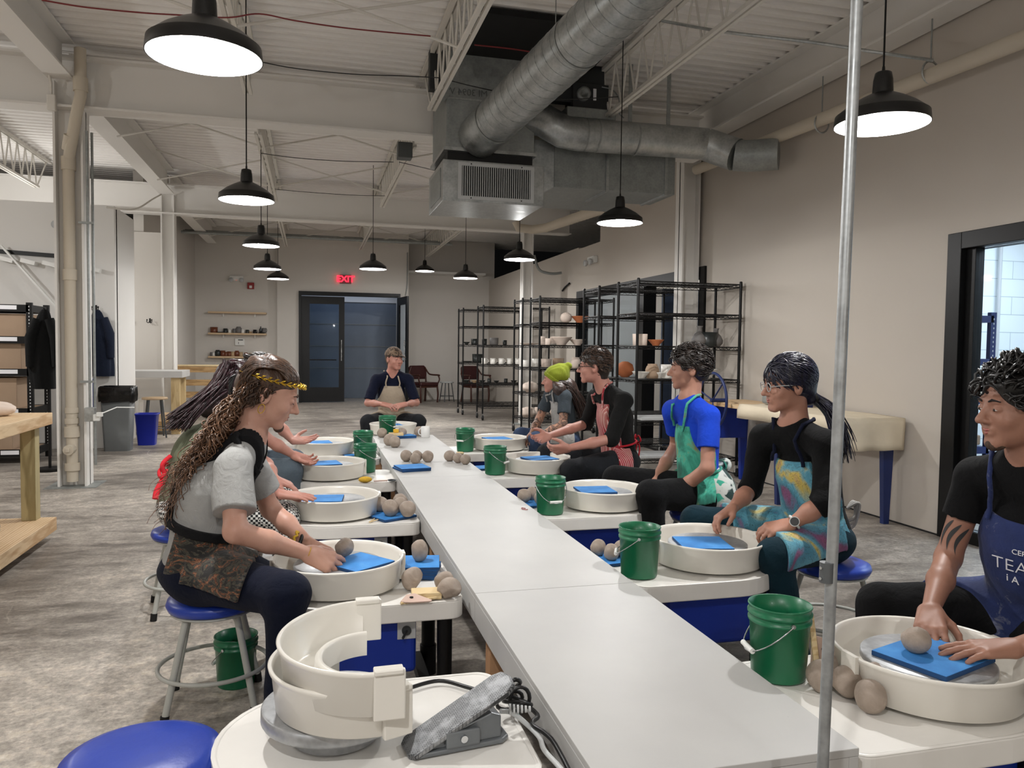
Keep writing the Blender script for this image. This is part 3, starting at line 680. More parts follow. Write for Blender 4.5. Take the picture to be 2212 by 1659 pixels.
bat(.08, 5.43, WHt, R(10), 'blue bat in the pan at the two open hands of the third left person', .22, .2)
bat(.06, 6.62, WHt, R(8), 'blue bat in the farthest left wheel pan', .2, .2)
bat(.80, 8.0, WHt, R(8), 'blue bat in the pan of the man in the cap', .2, .2)
for k in range(4): bat(.405+.003*(k % 2), 3.04-.004*k, DZt+.0125*k, R(-18+3*k), 'blue bat, %s in the stack on the left deck' % ['lowest', 'second from the bottom', 'third from the bottom', 'topmost, under the clay egg,'][k], .17, .18, .012, 'stack of blue bats on the left deck')
bat(.40, 4.10, DZt, R(28), 'blue bat under five clay balls on the left deck corner', .20, .22)
for k in range(2): bat(.675+.004*k, 5.36-.006*k, TZ+.0125*k, R(14-4*k), '%s blue bat of the pair on the long table behind its left seam' % ['lower', 'upper'][k], .21, .20, .012, 'pair of blue bats on the table')
bat(1.235, 3.06, DZt, R(10), 'blue bat under three clay balls near the table edge beside the second right bucket', .19, .19)
bat(1.24, 4.25, DZt, R(10), 'blue bat beneath clay balls beside the bucket with the hanging handle', .17, .17)
bat(1.225, 5.60, DZt, R(10), 'small visible blue bat left of the bucket of the man in the black shirt', .13, .15)
bat(.30, 6.43, DZt, R(10), 'blue bat edge between the two left-side green buckets', .09, .10)
for k in range(2): bat(.84, 7.28, TZ+.0125*k, R(10+5*k), '%s blue bat on the far table end below the wooden board' % ['lower', 'upper'][k], .20, .16, .012, 'blue bats on the far table end')

def clay(px, py, z, rx, rz_, label, seed, group, ry=None, sharp=.12, rot=0, X=None, name='clay_ball'):
    rr = random.Random(seed); k = [(Vector((rr.gauss(0, 1), rr.gauss(0, 1), rr.gauss(0, 1))).normalized(), rr.uniform(.4, 1)) for _ in range(7)]
    flat = [(Vector((rr.gauss(0, 1), rr.gauss(0, 1), rr.gauss(0, .6))).normalized(), rr.uniform(.74, .90)) for _ in range(8)]
    def fn(d):
        v = 1+sum(sin(3*d.dot(a)*b+i) for i, (a, b) in enumerate(k))*sharp*.12
        for a, c_ in flat:
            q = d.dot(a)
            if q*v > c_: w_ = min(1, sharp*2.4); v = v*(1-w_)+w_*(c_/q)
        return v
    p = X if X is not None else atz(px, py, z)
    mb = MB(); mb.ell((0, 0, 0), (rx, ry or rx, rz_), Matrix.Rotation(rot, 3, 'Y'), 32, 20, fn)
    zm = min(v_.z for v_ in mb.v); mb.v = [Vector((v_.x, v_.y, max(v_.z, zm*.93))) for v_ in mb.v]
    o = mb.build(name, 'clay'); o.location = (p[0], p[1], z-zm*.93)
    return tag(o, label, 'clay', group)
G = 'clay lumps waiting beside the wheels'
bz = DZt+.012
# nearest right station
clay(1722, 1505, DZt, .038, .045, 'squarish clay lump nearest the big front bucket', 1, G, X=(1.305, 1.745), sharp=.3)
clay(1765, 1520, DZt, .042, .042, 'clay lump touching the squarish one, behind the pole', 2, G, X=(1.355, 1.70), sharp=.2)
clay(1785, 1555, DZt, .040, .041, 'round clay ball in front of the pole at the bottom right', 3, G, X=(1.352, 1.612), sharp=.12)
clay(1830, 1525, DZt, .052, .045, 'long clay lump leaning beside the nearest right pan', 4, G, ry=.036, X=(1.42, 1.685), sharp=.3, rot=.5)
clay(1800, 1470, DZt, .034, .034, 'clay lump half hidden behind the pole and the others', 5, G, X=(1.385, 1.80), sharp=.2)
# R2
clay(0, 0, bz, .036, .036, 'left of three clay balls beside the second right bucket', 6, G, X=(1.195, 3.10))
clay(0, 0, bz, .035, .036, 'front of three clay balls beside the second right bucket', 7, G, X=(1.225, 3.02), sharp=.2)
clay(0, 0, bz, .034, .036, 'clay ball partly behind the second right bucket', 8, G, X=(1.285, 3.06))
# R3
clay(0, 0, bz, .042, .04, 'left clay ball beside the bucket with the hanging handle', 9, G, X=(1.185, 4.27))
clay(0, 0, bz, .034, .04, 'back clay ball beside the bucket with the hanging handle', 10, G, X=(1.25, 4.33))
clay(0, 0, bz, .034, .036, 'front clay ball touching the bucket with the hanging handle', 11, G, X=(1.26, 4.20))
# on the table near R4
clay(0, 0, TZ, .044, .042, 'left of three clay balls on the right table edge', 12, G, X=(1.005, 5.72))
clay(0, 0, TZ, .038, .038, 'middle of three clay balls on the right table edge', 13, G, X=(1.05, 5.62))
clay(0, 0, TZ, .040, .038, 'right of three clay balls on the right table edge', 14, G, X=(1.09, 5.54))
# L table
for k, (x, y_, r_, lb) in enumerate([(.685, 5.76, .045, 'leftmost clay ball of the four behind the blue bats'), (.735, 5.64, .040, 'front clay ball of the four behind the blue bats'), (.765, 5.75, .042, 'back clay ball of the four behind the blue bats'), (.835, 5.70, .044, 'rightmost clay ball of the four behind the blue bats')]):
    clay(0, 0, TZ, r_, r_, lb, 20+k, G, X=(x, y_))
for k, (x, y_, r_, lb) in enumerate([(.655, 6.72, .055, 'back half of the double clay lump on the far left of the table'), (.685, 6.58, .052, 'front half of the double clay lump on the far left of the table')]):
    clay(0, 0, TZ, r_, r_, lb, 26+k, G, X=(x, y_), sharp=.2)
# L3
for k, (x, y_, r_, z_, lb) in enumerate([(.36, 4.18, .043, bz, 'leftmost of the five clay balls on the left blue bat'), (.40, 4.05, .045, bz, 'front middle of the five clay balls on the left blue bat'), (.485, 4.02, .044, bz, 'rightmost of the five clay balls on the left blue bat'), (.465, 4.14, .042, bz, 'central back one of the five clay balls on the left blue bat'), (.475, 4.25, .042, bz, 'farthest of the five clay balls on the left blue bat')]):
    clay(0, 0, z_, r_, r_*.97, lb, 30+k, G, X=(x, y_))
# L4
clay(0, 0, DZt+.05, .034, .045, 'upright egg of clay standing on the stack of blue bats', 40, G, X=(.415, 3.03), sharp=.15)
clay(0, 0, DZt, .038, .042, 'faceted clay lump in front of the stack of blue bats', 41, G, X=(.358, 2.83), sharp=.45)
clay(0, 0, DZt, .040, .036, 'clay lump behind the faceted one at the deck corner', 42, G, X=(.478, 2.80), sharp=.3)
clay(0, 0, DZt, .044, .040, 'big faceted clay lump at the deck corner beside the wooden block', 43, G, X=(.482, 2.71), sharp=.5, ry=.038)
clay(0, 0, .476, .055, .030, 'flat clay lump in the pan under the forearm of the grey t-shirt person', 44, G, X=(-.035, 2.78), sharp=.2)
# far end
for k, (x, y_, r_, lb) in enumerate([(.645, 7.33, .048, 'clay lump left of the far bucket'), (.775, 7.37, .038, 'clay lump behind the wooden board at the far end'), (.83, 7.34, .046, 'clay lump right of the yellow sponge at the far end'), (1.0, 7.40, .05, 'clay lump in front of the far pan, left of the mug')]):
    clay(0, 0, TZ, r_, r_, lb, 50+k, G, X=(x, y_), sharp=.15)
# tools
one('wood_block', MB().box((.40, 2.735, DZt+.012), (.105, .07, .024), R(-4)), 'light_wood', 'pale wooden block between two clay lumps on the left deck', 'block', bevel=.002)
t_ = thing('throwing_rib', 'pinkish kidney rib with a black hole lying by the wooden block', 'tool', (.355, 2.675, DZt))
mb = MB(); q = MB().prism([(-.055, -.01), (-.03, .03), (0, .035), (.055, -.015), (.05, -.022), (-.01, -.022), (-.04, -.018)], 0, .005); mb.add(q.v, q.f, False, Matrix.Translation((0, 0, .012)) @ Matrix.Rotation(R(14), 4, 'X')); mb.build('rib_blade', 'rib_pink', t_, bevel=.0015, world=False)
MB().cyl((-.015, .006, .0175), (-.015, .006, .0215), .0065, n=14).build('hole', 'black_matte', t_, world=False)
one('wooden_tool', MB().cyl((.30, 2.66, DZt+.007), (.44, 2.70, DZt+.007), .005, n=8), 'light_wood', 'slim wooden tool poking out from under the pink rib', 'tool')
one('sponge', MB().ell((.345, 5.165, DZt+.018), (.045, .028, .02)), 'sponge', 'yellow sponge on the deck edge of the left row', 'sponge')
one('sponge', MB().box((.765, 7.25, TZ+.067), (.05, .035, .034)), 'sponge', 'yellow sponge standing on the wooden board at the far table end', 'sponge', bevel=.008)
one('wood_board', MB().bb((.70, 7.20, TZ+.026), (.83, 7.29, TZ+.050)), 'light_wood', 'small wooden board on the blue bats at the far table end', 'board', bevel=.002)
t_ = thing('loop_tool', 'trimming tool with a dark loop beside the yellow sponge', 'tool', (.43, 5.15, DZt))
MB().cyl((-.03, 0, .008), (.06, .01, .008), .005, n=8).build('handle', 'rib_pink', t_, world=False)
MB().lathe([(0, .003), (.026, .006), (.03, .012), (.026, .008)], c=(.09, .01, 0), n=20).build('blade', 'steel_knob', t_, world=False)
one('wire_tool', MB().cyl((.285, 3.96, DZt+.004), (.37, 4.05, DZt+.004), .003, n=6).cyl((.285, 3.96, DZt+.004), (.345, 4.10, DZt+.004), .003, n=6), 'light_wood', 'two thin needle sticks in front of the blue bat on the left deck', 'tool')
one('wooden_knife', MB().bar((1.36, 1.83, DZt+.002), (1.352, 1.86, DZt+.165), .018, .006), 'light_wood', 'upright wooden knife leaning beside the front right bucket', 'tool', bevel=.002)
t_ = thing('throwing_rib', 'pinkish pointed rib standing behind the pole by the clay lumps', 'tool', (1.41, 1.87, DZt))
q = MB().prism([(-.045, 0), (.02, 0), (.045, .02), (.01, .08), (-.03, .095)], -.003, .003); mb = MB(); mb.add(q.v, q.f, False, Matrix.Rotation(R(80), 4, 'X')); mb.build('rib_blade', 'rib_pink', t_, bevel=.001, world=False)
MB().cyl((-.005, -.008, .055), (-.005, .002, .055), .005, n=12).build('hole', 'black_matte', t_, world=False)
one('wooden_tool', MB().bb((1.19, 6.40, DZt), (1.245, 6.46, DZt+.012)), 'light_wood', 'small wooden tool left of the farthest right bucket', 'tool')
one('red_thread', MB().tube(smooth_path([(1.10, 3.93, TZ+.003), (1.085, 3.95, TZ+.003), (1.08, 3.92, TZ+.003), (1.095, 3.90, TZ+.003), (1.105, 3.905, TZ+.003)]), .002, 6), 'red_plastic', 'tiny red loop of thread on the white table top', 'thread')
mg = thing('mug', 'white coffee mug at the far end of the long table', 'mug', (1.045, 7.28, TZ))
MB().lathe([(0, 0), (.04, 0), (.042, .004), (.043, .1), (.041, .102), (.039, .1), (.038, .008), (0, .008)], n=32).build('cup', 'mug_white', mg, world=False)
MB().tube([(-.042-.024*sin(a), 0, .052+.030*cos(a)) for a in [pi*i/10 for i in range(11)]], .0055, 8).build('handle', 'mug_white', mg, world=False)

# clay ball under the right-hand pair of hands, on the bat
clay(0, 0, WHt+.014, .040, .036, 'clay ball on the blue bat between the tattooed man\'s hands', 60, G, X=(1.565, 1.70), sharp=.25)

# ------------------------------------------------------------ stools
def stool(h=.42, blue=True):
    s_ = thing('work_stool', '', 'stool')
    MB().lathe([(0, h-.055), (.14, h-.055), (.158, h-.048), (.166, h-.03), (.160, h-.012), (.13, h-.001), (.07, h+.004), (0, h+.005)], n=48).build('seat', 'blue_vinyl', s_, world=False)
    MB().lathe([(0, h-.062), (.15, h-.062), (.152, h-.055), (0, h-.055)], n=40).build('seat_pan', 'grey_enamel', s_, world=False)
    for k in range(4):
        a = pi/4+k*pi/2
        pts = smooth_path([(cos(a)*.085, sin(a)*.085, h-.058), (cos(a)*.12, sin(a)*.12, h-.075), (cos(a)*.135, sin(a)*.135, h-.11), (cos(a)*.215, sin(a)*.215, .02)], 6)
        L = MB().tube(pts, .0125, 12).build('leg', 'grey_enamel', s_, world=False)
        MB().cyl((cos(a)*.213, sin(a)*.213, .035), (cos(a)*.218, sin(a)*.218, 0), .0155, n=14).build('rubber_foot', 'rubber', L, world=False)
    MB().tube([(cos(a)*.195, sin(a)*.195, .15) for a in [2*pi*i/40 for i in range(40)]], .008, 8, closed=True).build('foot_ring', 'grey_enamel', s_, world=False)
    return s_
S0 = stool(); SG = 'round stools with blue vinyl seats'
S0.location = (-.355, 3.06, 0); S0.rotation_euler.z = R(2); tag(S0, 'blue stool under the person in the grey t-shirt', None, SG)
dup(S0, (-.36, 1.815, 0), R(20), 'empty blue-topped stool cut off at the bottom left corner', SG, (1.03, 1.03, 1.09))
dup(S0, (-.62, 4.22, 0), R(10), 'stool of the olive-shirted person, only its pale legs showing', SG)
dup(S0, (-.52, 5.45, 0), R(30), 'stool under the third left person', SG)
dup(S0, (2.27, 2.98, 0), R(10), 'stool under the person in the colourful apron', SG)
dup(S0, (2.20, 4.10, 0), R(20), 'blue-edged stool under the blue-shirted person', SG)
dup(S0, (2.23, 5.40, 0), R(10), 'stool under the man in the black shirt', SG)
dup(S0, (2.30, 6.72, 0), R(40), 'stool under the person in the green beanie', SG)
dup(S0, (2.22, 1.86, 0), R(40), 'stool under the tattooed man at the right edge', SG)
dup(S0, (.86, 8.75, 0), R(45), 'stool under the man in the cap', SG)

# galvanised pole in front
pl = thing('galvanised_pole', 'tall galvanised pole in the right foreground from floor to roof', 'pole', (.93, 1.25, 0))
pa = at(1778, 1640, 1.25); pb = at(1851, 5, 1.25); dd = (pb-pa)/(pb.z-pa.z)
p0 = pa-dd*pa.z; p1 = pa+dd*(4.1-pa.z); pl.location = p0
MB().cyl(p0, p1, .0108, n=24).build('pole_shaft', 'galv_pole', pl)
pc = at(1785, 1236, 1.25)
k_ = MB().cyl(pc-dd*.019, pc+dd*.019, .0128, n=24).build('coupling', plain('coupling_grey', '606365', .5, .4) and 'coupling_grey', pl)
MB().cyl(pc+dd*.010, pc+dd*.010+Vector((-.016, -.004, 0)), .003, n=8).cyl(pc-dd*.010, pc-dd*.010+Vector((-.016, -.004, 0)), .003, n=8).build('set_screw', 'chrome', k_)
MB().cyl(p0, p0+Vector((0, 0, .012)), .03, n=20).build('floor_flange', 'galv_dull', pl)
# ------------------------------------------------------------ air handler and ducts
ah = thing('air_handler', 'big galvanised duct box with a slatted return grille hanging from the roof', 'air duct', (1.6, 7.5, 2.68))
MB().bb((1.19, 7.12, 3.18), (2.03, 7.92, 4.06)).build('plenum', 'galv_dull', ah, bevel=.004)
MB().bb((1.17, 7.10, 3.155), (2.05, 7.94, 3.185)).build('flange', 'galvanised', ah); MB().bb((1.185, 7.113, 3.62), (2.035, 7.12, 3.635)).build('flange', 'galvanised', ah)
MB().bb((1.21, 7.14, 3.03), (2.02, 7.9, 3.156)).build('gasket_gap', 'black_matte', ah)
MB().bb((1.15, 7.02, 2.68), (2.10, 7.88, 3.05)).build('return_box', 'galvanised', ah, bevel=.004)
MB().bb((1.143, 7.15, 2.73), (1.15, 7.75, 3.0)).build('side_panel', 'galv_dull', ah, bevel=.002)
gx0, gx1, gz0, gz1 = 1.285, 2.0, 2.70, 3.03
mb = MB()
for a, b in (((gx0, 7.0, gz0), (gx1, 7.02, gz0+.03)), ((gx0, 7.0, gz1-.03), (gx1, 7.02, gz1)), ((gx0, 7.0, gz0+.03), (gx0+.035, 7.02, gz1-.03)), ((gx1-.035, 7.0, gz0+.03), (gx1, 7.02, gz1-.03))): mb.bb(a, b)
gr = mb.build('grille_frame', 'plate_grey', ah)
MB().bb((gx0+.03, 7.012, gz0+.03), (gx1-.03, 7.0195, gz1-.03)).build('grille_shadow', 'black_matte', gr)
mb = MB(); n = 32
for i in range(n): x = gx0+.045+(gx1-gx0-.09)*i/(n-1); mb.bb((x-.0035, 6.998, gz0+.03), (x+.0035, 7.011, gz1-.03))
mb.build('grille_slats', 'plate_grey', gr)
for x in (gx0+.12, gx1-.12):
    for z in (gz0+.012, gz1-.012): MB().cyl((x, 7.0, z), (x, 6.996, z), .006, n=8).build('screw', 'black_metal', gr)
# stencilled mill mark on the plenum, printed reversed
text('mill_mark', 'O USN MI 3094 W', .085, (1.52, 7.117, 3.69), Matrix(((-1, 0, 0), (0, 0, -1), (0, 1, 0))), plain('stencil', '666a6a', .7) and 'stencil', ah)
MB().bb((1.05, 7.2, 3.72), (2.75, 7.3, 4.08)).build('roof_curb', 'duct_dark', ah)
MB().bb((1.3, 6.2, 4.03), (2.6, 7.2, 4.08)).build('roof_opening', 'dark_void', ah)
sd = thing('rectangular_duct', 'rectangular galvanised duct running right from the air handler box', 'air duct', (2.9, 7.9, 2.95))
MB().bb((2.32, 7.40, 2.95), (3.62, 8.0, 3.42)).build('duct_body', 'galv_dull', sd, bevel=.003)
mb = MB(); v_ = [(2.04, 7.45, 2.80), (2.04, 8.0, 2.80), (2.04, 8.0, 3.4), (2.04, 7.45, 3.4), (2.33, 7.41, 2.955), (2.33, 8.0, 2.955), (2.33, 8.0, 3.41), (2.33, 7.41, 3.41)]
mb.add(v_, [(0, 4, 7, 3), (0, 1, 5, 4), (3, 7, 6, 2), (1, 2, 6, 5), (0, 3, 2, 1), (4, 5, 6, 7)]); mb.build('transition', 'galvanised', sd)
mb = MB()
for x in (2.86, 3.5): mb.bb((x, 7.385, 2.935), (x+.03, 8.0, 3.435))
mb.build('duct_seam', 'galvanised', sd)
MB().bb((2.10, 7.95, 2.96), (3.35, 8.6, 3.40)).build('rear_section', 'galv_dull', sd, bevel=.003)
def spiral(name, pts, r, label, mat='galvanised', pitch=.12, cap=True):
    d = thing(name, label, 'air duct', pts[0])
    P_ = [Vector(p) for p in pts]
    MB().tube(P_, r, 40).build('duct_tube', mat, d)
    mb = MB()
    for a, b in zip(P_[:-1], P_[1:]):
        L = (b-a).length
        if L < .4: continue
        t_ = (b-a).normalized(); u_ = t_.orthogonal().normalized(); w2 = t_.cross(u_); N = int(L/pitch*24)
        mb.tube([a+t_*(pitch*i/24)+(u_*cos(2*pi*i/24)+w2*sin(2*pi*i/24))*(r+.0005) for i in range(N)], .0028, 4)
    mb.build('spiral_seam', 'galv_dull', d)
    return d
s1 = spiral('spiral_duct', [(1.50, 7.12, 3.30), (1.56, 6.8, 3.345), (2.26, 3.2, 3.83)], .197, 'large spiral galvanised duct rising towards the camera from the air handler')
for y_ in (6.75, 5.35): 
    p = Vector((1.56, 6.8, 3.345)); q = Vector((2.26, 3.2, 3.83)); k_ = (6.8-y_)/3.6; c_ = p.lerp(q, k_); dd_ = (q-p).normalized()
    MB().cyl(c_-dd_*.012, c_+dd_*.012, .2005, n=40, cap=False).build('joint_band', 'galv_dull', s1)
one('duct_hanger', MB().cyl((1.78, 5.7, 3.7), (1.78, 5.7, 4.1), .004, n=6), 'galv_dull', 'thin hanger rod above the large spiral duct', 'rod')
s2 = thing('round_duct', 'round galvanised duct elbowing towards the right wall', 'air duct', (2.1, 7.1, 3.3))
pts2 = [(2.00, 7.2, 3.55), (2.12, 7.12, 3.50), (2.30, 7.08, 3.40), (2.44, 7.08, 3.385), (3.78, 7.08, 3.40)]
MB().tube(pts2, .152, 36).build('duct_tube', 'galvanised', s2)
MB().tube([(3.78, 7.08, 3.40), (3.92, 7.02, 3.34), (4.02, 6.9, 3.27)], .156, 36).build('duct_elbow', 'galvanised', s2)
MB().tube([(4.02, 6.92, 3.27), (4.12, 6.86, 3.255), (4.35, 6.68, 3.25)], .150, 36).build('duct_end', 'galv_dull', s2)
for x in (2.5, 2.62, 3.02): MB().cyl((x, 7.08, 3.386), (x+.015, 7.08, 3.386), .1555, n=36, cap=False).build('joint_band', 'galv_dull', s2)
for x in (2.95, 3.35): one('duct_strap', MB().bb((x, 7.06, 3.5), (x+.04, 7.065, 4.09)), 'galv_dull', 'flat steel strap holding the round duct, '+('left' if x < 3 else 'right')+' of two', 'strap')
bm_ = thing('burner_box', 'grey motor and gas valve assembly above the round duct', 'motor', (2.55, 7.2, 3.6))
MB().bb((2.35, 7.12, 3.56), (2.85, 7.4, 3.66)).build('tray', 'galv_dull', bm_, bevel=.01)
MB().bb((2.42, 7.15, 3.66), (2.78, 7.4, 3.90)).build('housing', 'duct_dark', bm_, bevel=.005)
MB().lathe([(.0, 0), (.03, 0), (.032, -.03), (.065, -.03), (.068, .02)], n=24, m=Matrix.Translation((2.52, 7.14, 3.79)) @ Matrix.Rotation(R(-90), 4, 'X')).build('fan_motor', 'galv_dull', bm_)
MB().bb((2.62, 7.14, 3.74), (2.65, 7.15, 3.85)).build('label', 'label_white', bm_)
MB().tube(smooth_path([(2.7, 7.13, 3.87), (2.8, 7.1, 3.84), (2.86, 7.08, 3.75), (2.85, 7.05, 3.62), (2.90, 7.05, 3.57)]), .006, 6).build('hose', 'galv_dull', bm_)
# electrical pieces on the joists
one('junction_box', MB().bb((1.075, 7.0, 3.62), (1.2, 7.22, 3.66)), 'galv_dull', 'flat grey bracket on the middle joist next to the air handler', 'bracket')
one('speaker_box', MB().box((1.0, 8.75, 3.52), (.16, .16, .17)), plain('speaker_grey', '4a4d4d', .5) and 'speaker_grey', 'dark grey box hanging on the middle joist beyond the girder', 'box', bevel=.008)
q = at(1250, 470, 11.2); one('pipe_hanger', MB().cyl((q.x, q.y, q.z-.08), (q.x, q.y, 4.1), .008, n=6), 'galv_dull', 'thin rod carrying the elbowed cream pipe', 'hanger')
# wires
def wire(label, pts, r=.004, mat='black_plastic', nm='cable', cat='cable'): return one(nm, MB().tube(smooth_path(pts), r, 6), mat, label, cat)
wire('black cable sagging from the front pendant to the middle joist', [at(560, 133, 6.2), at(640, 148, 6.4), at(760, 160, 6.5), at(870, 164, 6.6), at(950, 168, 6.6)])
wire('black cable crossing the spiral duct', [at(965, 172, 6.7), at(1020, 186, 6.7), at(1085, 200, 6.75)])
wire('black cable running across under the right joist', [at(1185, 213, 6.4), at(1240, 214, 6.4), at(1335, 209, 6.4)])
wire('black cable between the left and middle joists, beyond the girder', [at(563, 331, 9.3), at(640, 341, 9.3), at(740, 348, 9.3), at(850, 350, 9.2)])
wire('black cable running from the middle joist behind the return box', [at(862, 350, 9.2), at(905, 360, 9.0), at(955, 372, 7.88)])
wire('lowest black cable below the far girder line', [(-.55, 11.8, 3.60), (-.1, 11.8, 3.585), (.6, 11.8, 3.58), (1.1, 11.8, 3.60)])
wire('red cable strung across the roof deck at upper left', [at(90, 0, 5.7), at(180, 15, 5.7), at(300, 27, 5.7), at(380, 32, 5.7), at(490, 38, 5.7), at(560, 30, 5.7), at(640, 45, 5.7), at(760, 62, 5.75), at(930, 78, 5.8)], .005, 'red_wire')
wire('orange red cable above the air handler', [at(1025, 97, 6.3), at(1100, 105, 6.3), at(1165, 115, 6.3)], .006, 'red_wire')
wire('thin grey conduit crossing above the pole towards the right wall', [at(1430, 45, 5.6), at(1560, 68, 5.1), at(1760, 92, 4.7), at(1900, 114, 4.35), at(2015, 130, 4.3)], .011, 'galvanised', 'conduit', 'conduit')
wire('long sagging conduit under the second left bay', [at(230, 448, 10.6), at(290, 452, 10.8), at(330, 430, 11.5), at(348, 420, 12.0)], .012, 'steel_paint_light', 'conduit', 'conduit')
for k_, yy in enumerate((17.0, 17.25, 17.5)):
    one('sprinkler_pipe', MB().cyl((-2.55, yy, 3.62+.05*k_), (3.0, yy, 3.62+.05*k_), .03, n=10), 'galv_dull', 'grey pipe run across the far wall top, %s of three' % ['front', 'middle', 'rear'][k_], 'pipe')
wire('thin grey conduit dropping down the far wall right of the exit door', [(2.26, 19.07, 3.65), (2.26, 19.07, 2.9), (2.22, 19.05, 2.6)], .012, 'galv_dull', 'conduit', 'conduit')
cb = thing('conduit_drop', 'curved cable conduit on the left of the near left column top', 'conduit', (-2.3, 7.97, 3.5))
MB().tube([at(0, 33, 6.6), at(80, 128, 7.6), at(103, 150, 7.85), at(110, 180, 7.95), at(110, 208, 7.97)], .014, 8).build('conduit', 'steel_paint_light', cb)
q = at(112, 222, 7.95); MB().box(q, (.07, .06, .14)).build('outlet_box', 'steel_paint_light', cb, bevel=.008)

# ------------------------------------------------------------ far wall: shelves, signs
def item(kind, x, y_, z, s_, mat, label, cat, group, nm=None):
    n_ = 16
    if kind == 'mug':
        o = thing(nm or 'mug', label, cat, (x, y_, z), random.uniform(-.6, .6), group)
        MB().lathe([(0, 0), (.038*s_, 0), (.042*s_, .01), (.042*s_, .09*s_), (.039*s_, .09*s_), (.036*s_, .01), (0, .01)], n=n_).build('cup', mat, o, world=False)
        MB().tube([(.042*s_+.022*s_*sin(a), 0, .047*s_+.027*s_*cos(a)) for a in [pi*i/8 for i in range(9)]], .005, 6).build('handle', mat, o, world=False)
        return o
    pr = {'bowl': [(0, 0), (.035, 0), (.037, .008), (.085, .06), (.088, .066), (.083, .062), (.03, .012), (0, .01)],
          'cup': [(0, 0), (.037, 0), (.042, .01), (.044, .1), (.041, .1), (.036, .01), (0, .01)],
          'jar': [(0, 0), (.05, 0), (.06, .03), (.062, .08), (.05, .11), (.042, .115), (.042, .13), (.038, .13), (.038, .11), (0, .1)],
          'vase': [(0, 0), (.05, 0), (.085, .04), (.09, .08), (.06, .14), (.03, .17), (.028, .21), (.04, .235), (.036, .235), (.022, .2), (0, .15)],
          'pot': [(0, 0), (.075, 0), (.08, .01), (.085, .13), (.08, .13), (.072, .015), (0, .01)],
          'plate': [(0, 0), (.06, 0), (.12, .02), (.122, .025), (.058, .008), (0, .006)],
          'bottle': [(0, 0), (.03, 0), (.032, .07), (.012, .1), (.012, .13), (0, .13)],
          'round': [(0, 0), (.03, .002), (.075, .03), (.09, .08), (.075, .13), (.03, .157), (0, .16)]}[kind]
    o = MB().lathe([(a*s_, b*s_) for a, b in pr], n=20).build(nm or {'cup': 'cup', 'bowl': 'bowl', 'jar': 'jar', 'vase': 'vase', 'pot': 'pot', 'plate': 'plate', 'bottle': 'bottle', 'round': 'round_pot'}[kind], mat)
    o.location = (x, y_, z); return tag(o, label, cat, group)
SZ = [2.115, 1.625, 1.085]
for i, (z, lb) in enumerate(zip(SZ, ['empty top wooden shelf on the far left wall', 'middle wooden shelf on the far left wall, lined with pottery', 'bottom wooden shelf on the far left wall, partly behind hair'])):
    s_ = thing('wall_shelf', lb, 'shelf', (-1.66, 19.15, z), 0, 'wooden wall shelves on the far left wall')
    MB().bb((-2.3, 19.03, z-.04), (-1.02, 19.25, z)).build('shelf_board', 'shelf_wood', s_, bevel=.004)
    mb = MB()
    for x in (-2.0, -1.3): mb.bb((x, 19.2, z-.11), (x+.03, 19.25, z-.04))
    mb.build('bracket', 'white_plastic', s_)
row1 = [('pot', -2.18, 1.0, 'glaze_brown', 'big dark maroon square-shouldered pot'), ('plate', -2.05, .8, 'glaze_dark', 'dark flat dish'), ('mug', -1.93, 1.15, 'glaze_dark', 'black mug'), ('cup', -1.84, .8, 'glaze_white', 'small white cup'), ('cup', -1.73, 1.0, 'stoneware_grey', 'grey tumbler'),
        ('jar', -1.64, 1.15, 'stoneware_grey', 'tall grey jar'), ('cup', -1.55, .9, 'glaze_white', 'white ribbed cup'), ('mug', -1.45, .9, 'glaze_dark', 'dark olive mug'), ('bowl', -1.38, .6, 'glaze_tan', 'little tan bowl'), ('mug', -1.28, .95, 'black_metal', 'navy black mug with its handle to the right'), ('plate', -1.13, .8, 'glaze_dark', 'dark saucer at the right end'), ('bottle', -1.15, 1.1, 'steel_knob', 'slim grey bottle'), ('mug', -1.07, 1.2, 'stoneware_grey', 'tall grey mug at the right end')]
for k_, x, s_, mt, lb in row1: item(k_, x, 19.13, SZ[1]+(.02 if lb.startswith(('slim', 'tall grey mug')) else 0), s_, mt, lb+' on the middle wall shelf', 'pottery', 'pottery on the middle wall shelf')
row2 = [('cup', -2.23, .9, 'stoneware_grey', 'grey cup at the left end'), ('cup', -2.19, .85, 'glaze_white', 'white cup'), ('jar', -2.10, 1.1, 'glaze_dark', 'black jar'), ('cup', -1.99, 1.3, 'glaze_brown', 'brown tumbler'), ('mug', -1.92, 1.1, 'glaze_brown', 'dark brown mug'), ('cup', -1.85, 1.1, 'glaze_brown', 'rust brown cup'), ('cup', -1.77, 1.1, 'glaze_tan', 'tan cup'), ('jar', -1.68, 1.0, 'glaze_brown', 'mottled brown jar'), ('cup', -1.59, 1.0, 'glaze_tan', 'pale ribbed cup'), ('mug', -1.48, .95, 'glaze_brown', 'brown and pink mug'), ('cup', -1.38, .8, 'glaze_tan', 'small pinkish cup'), ('cup', -1.30, .8, 'glaze_dark', 'small dark cup')]
for k_, x, s_, mt, lb in row2: item(k_, x, 19.13, SZ[2], s_, mt, lb+' on the bottom wall shelf', 'pottery', 'pottery on the bottom wall shelf')
th_ = thing('thermostat', 'white thermostat with a black slot between the wall shelves', 'thermostat', (-1.62, 19.25, 1.42))
MB().bb((-1.73, 19.2, 1.34), (-1.52, 19.25, 1.50)).build('housing', 'white_plastic', th_, bevel=.006); MB().bb((-1.66, 19.195, 1.455), (-1.55, 19.201, 1.475)).build('display_slot', 'black_matte', th_); MB().bb((-1.655, 19.195, 1.37), (-1.645, 19.201, 1.42)).build('lever', 'black_matte', th_)
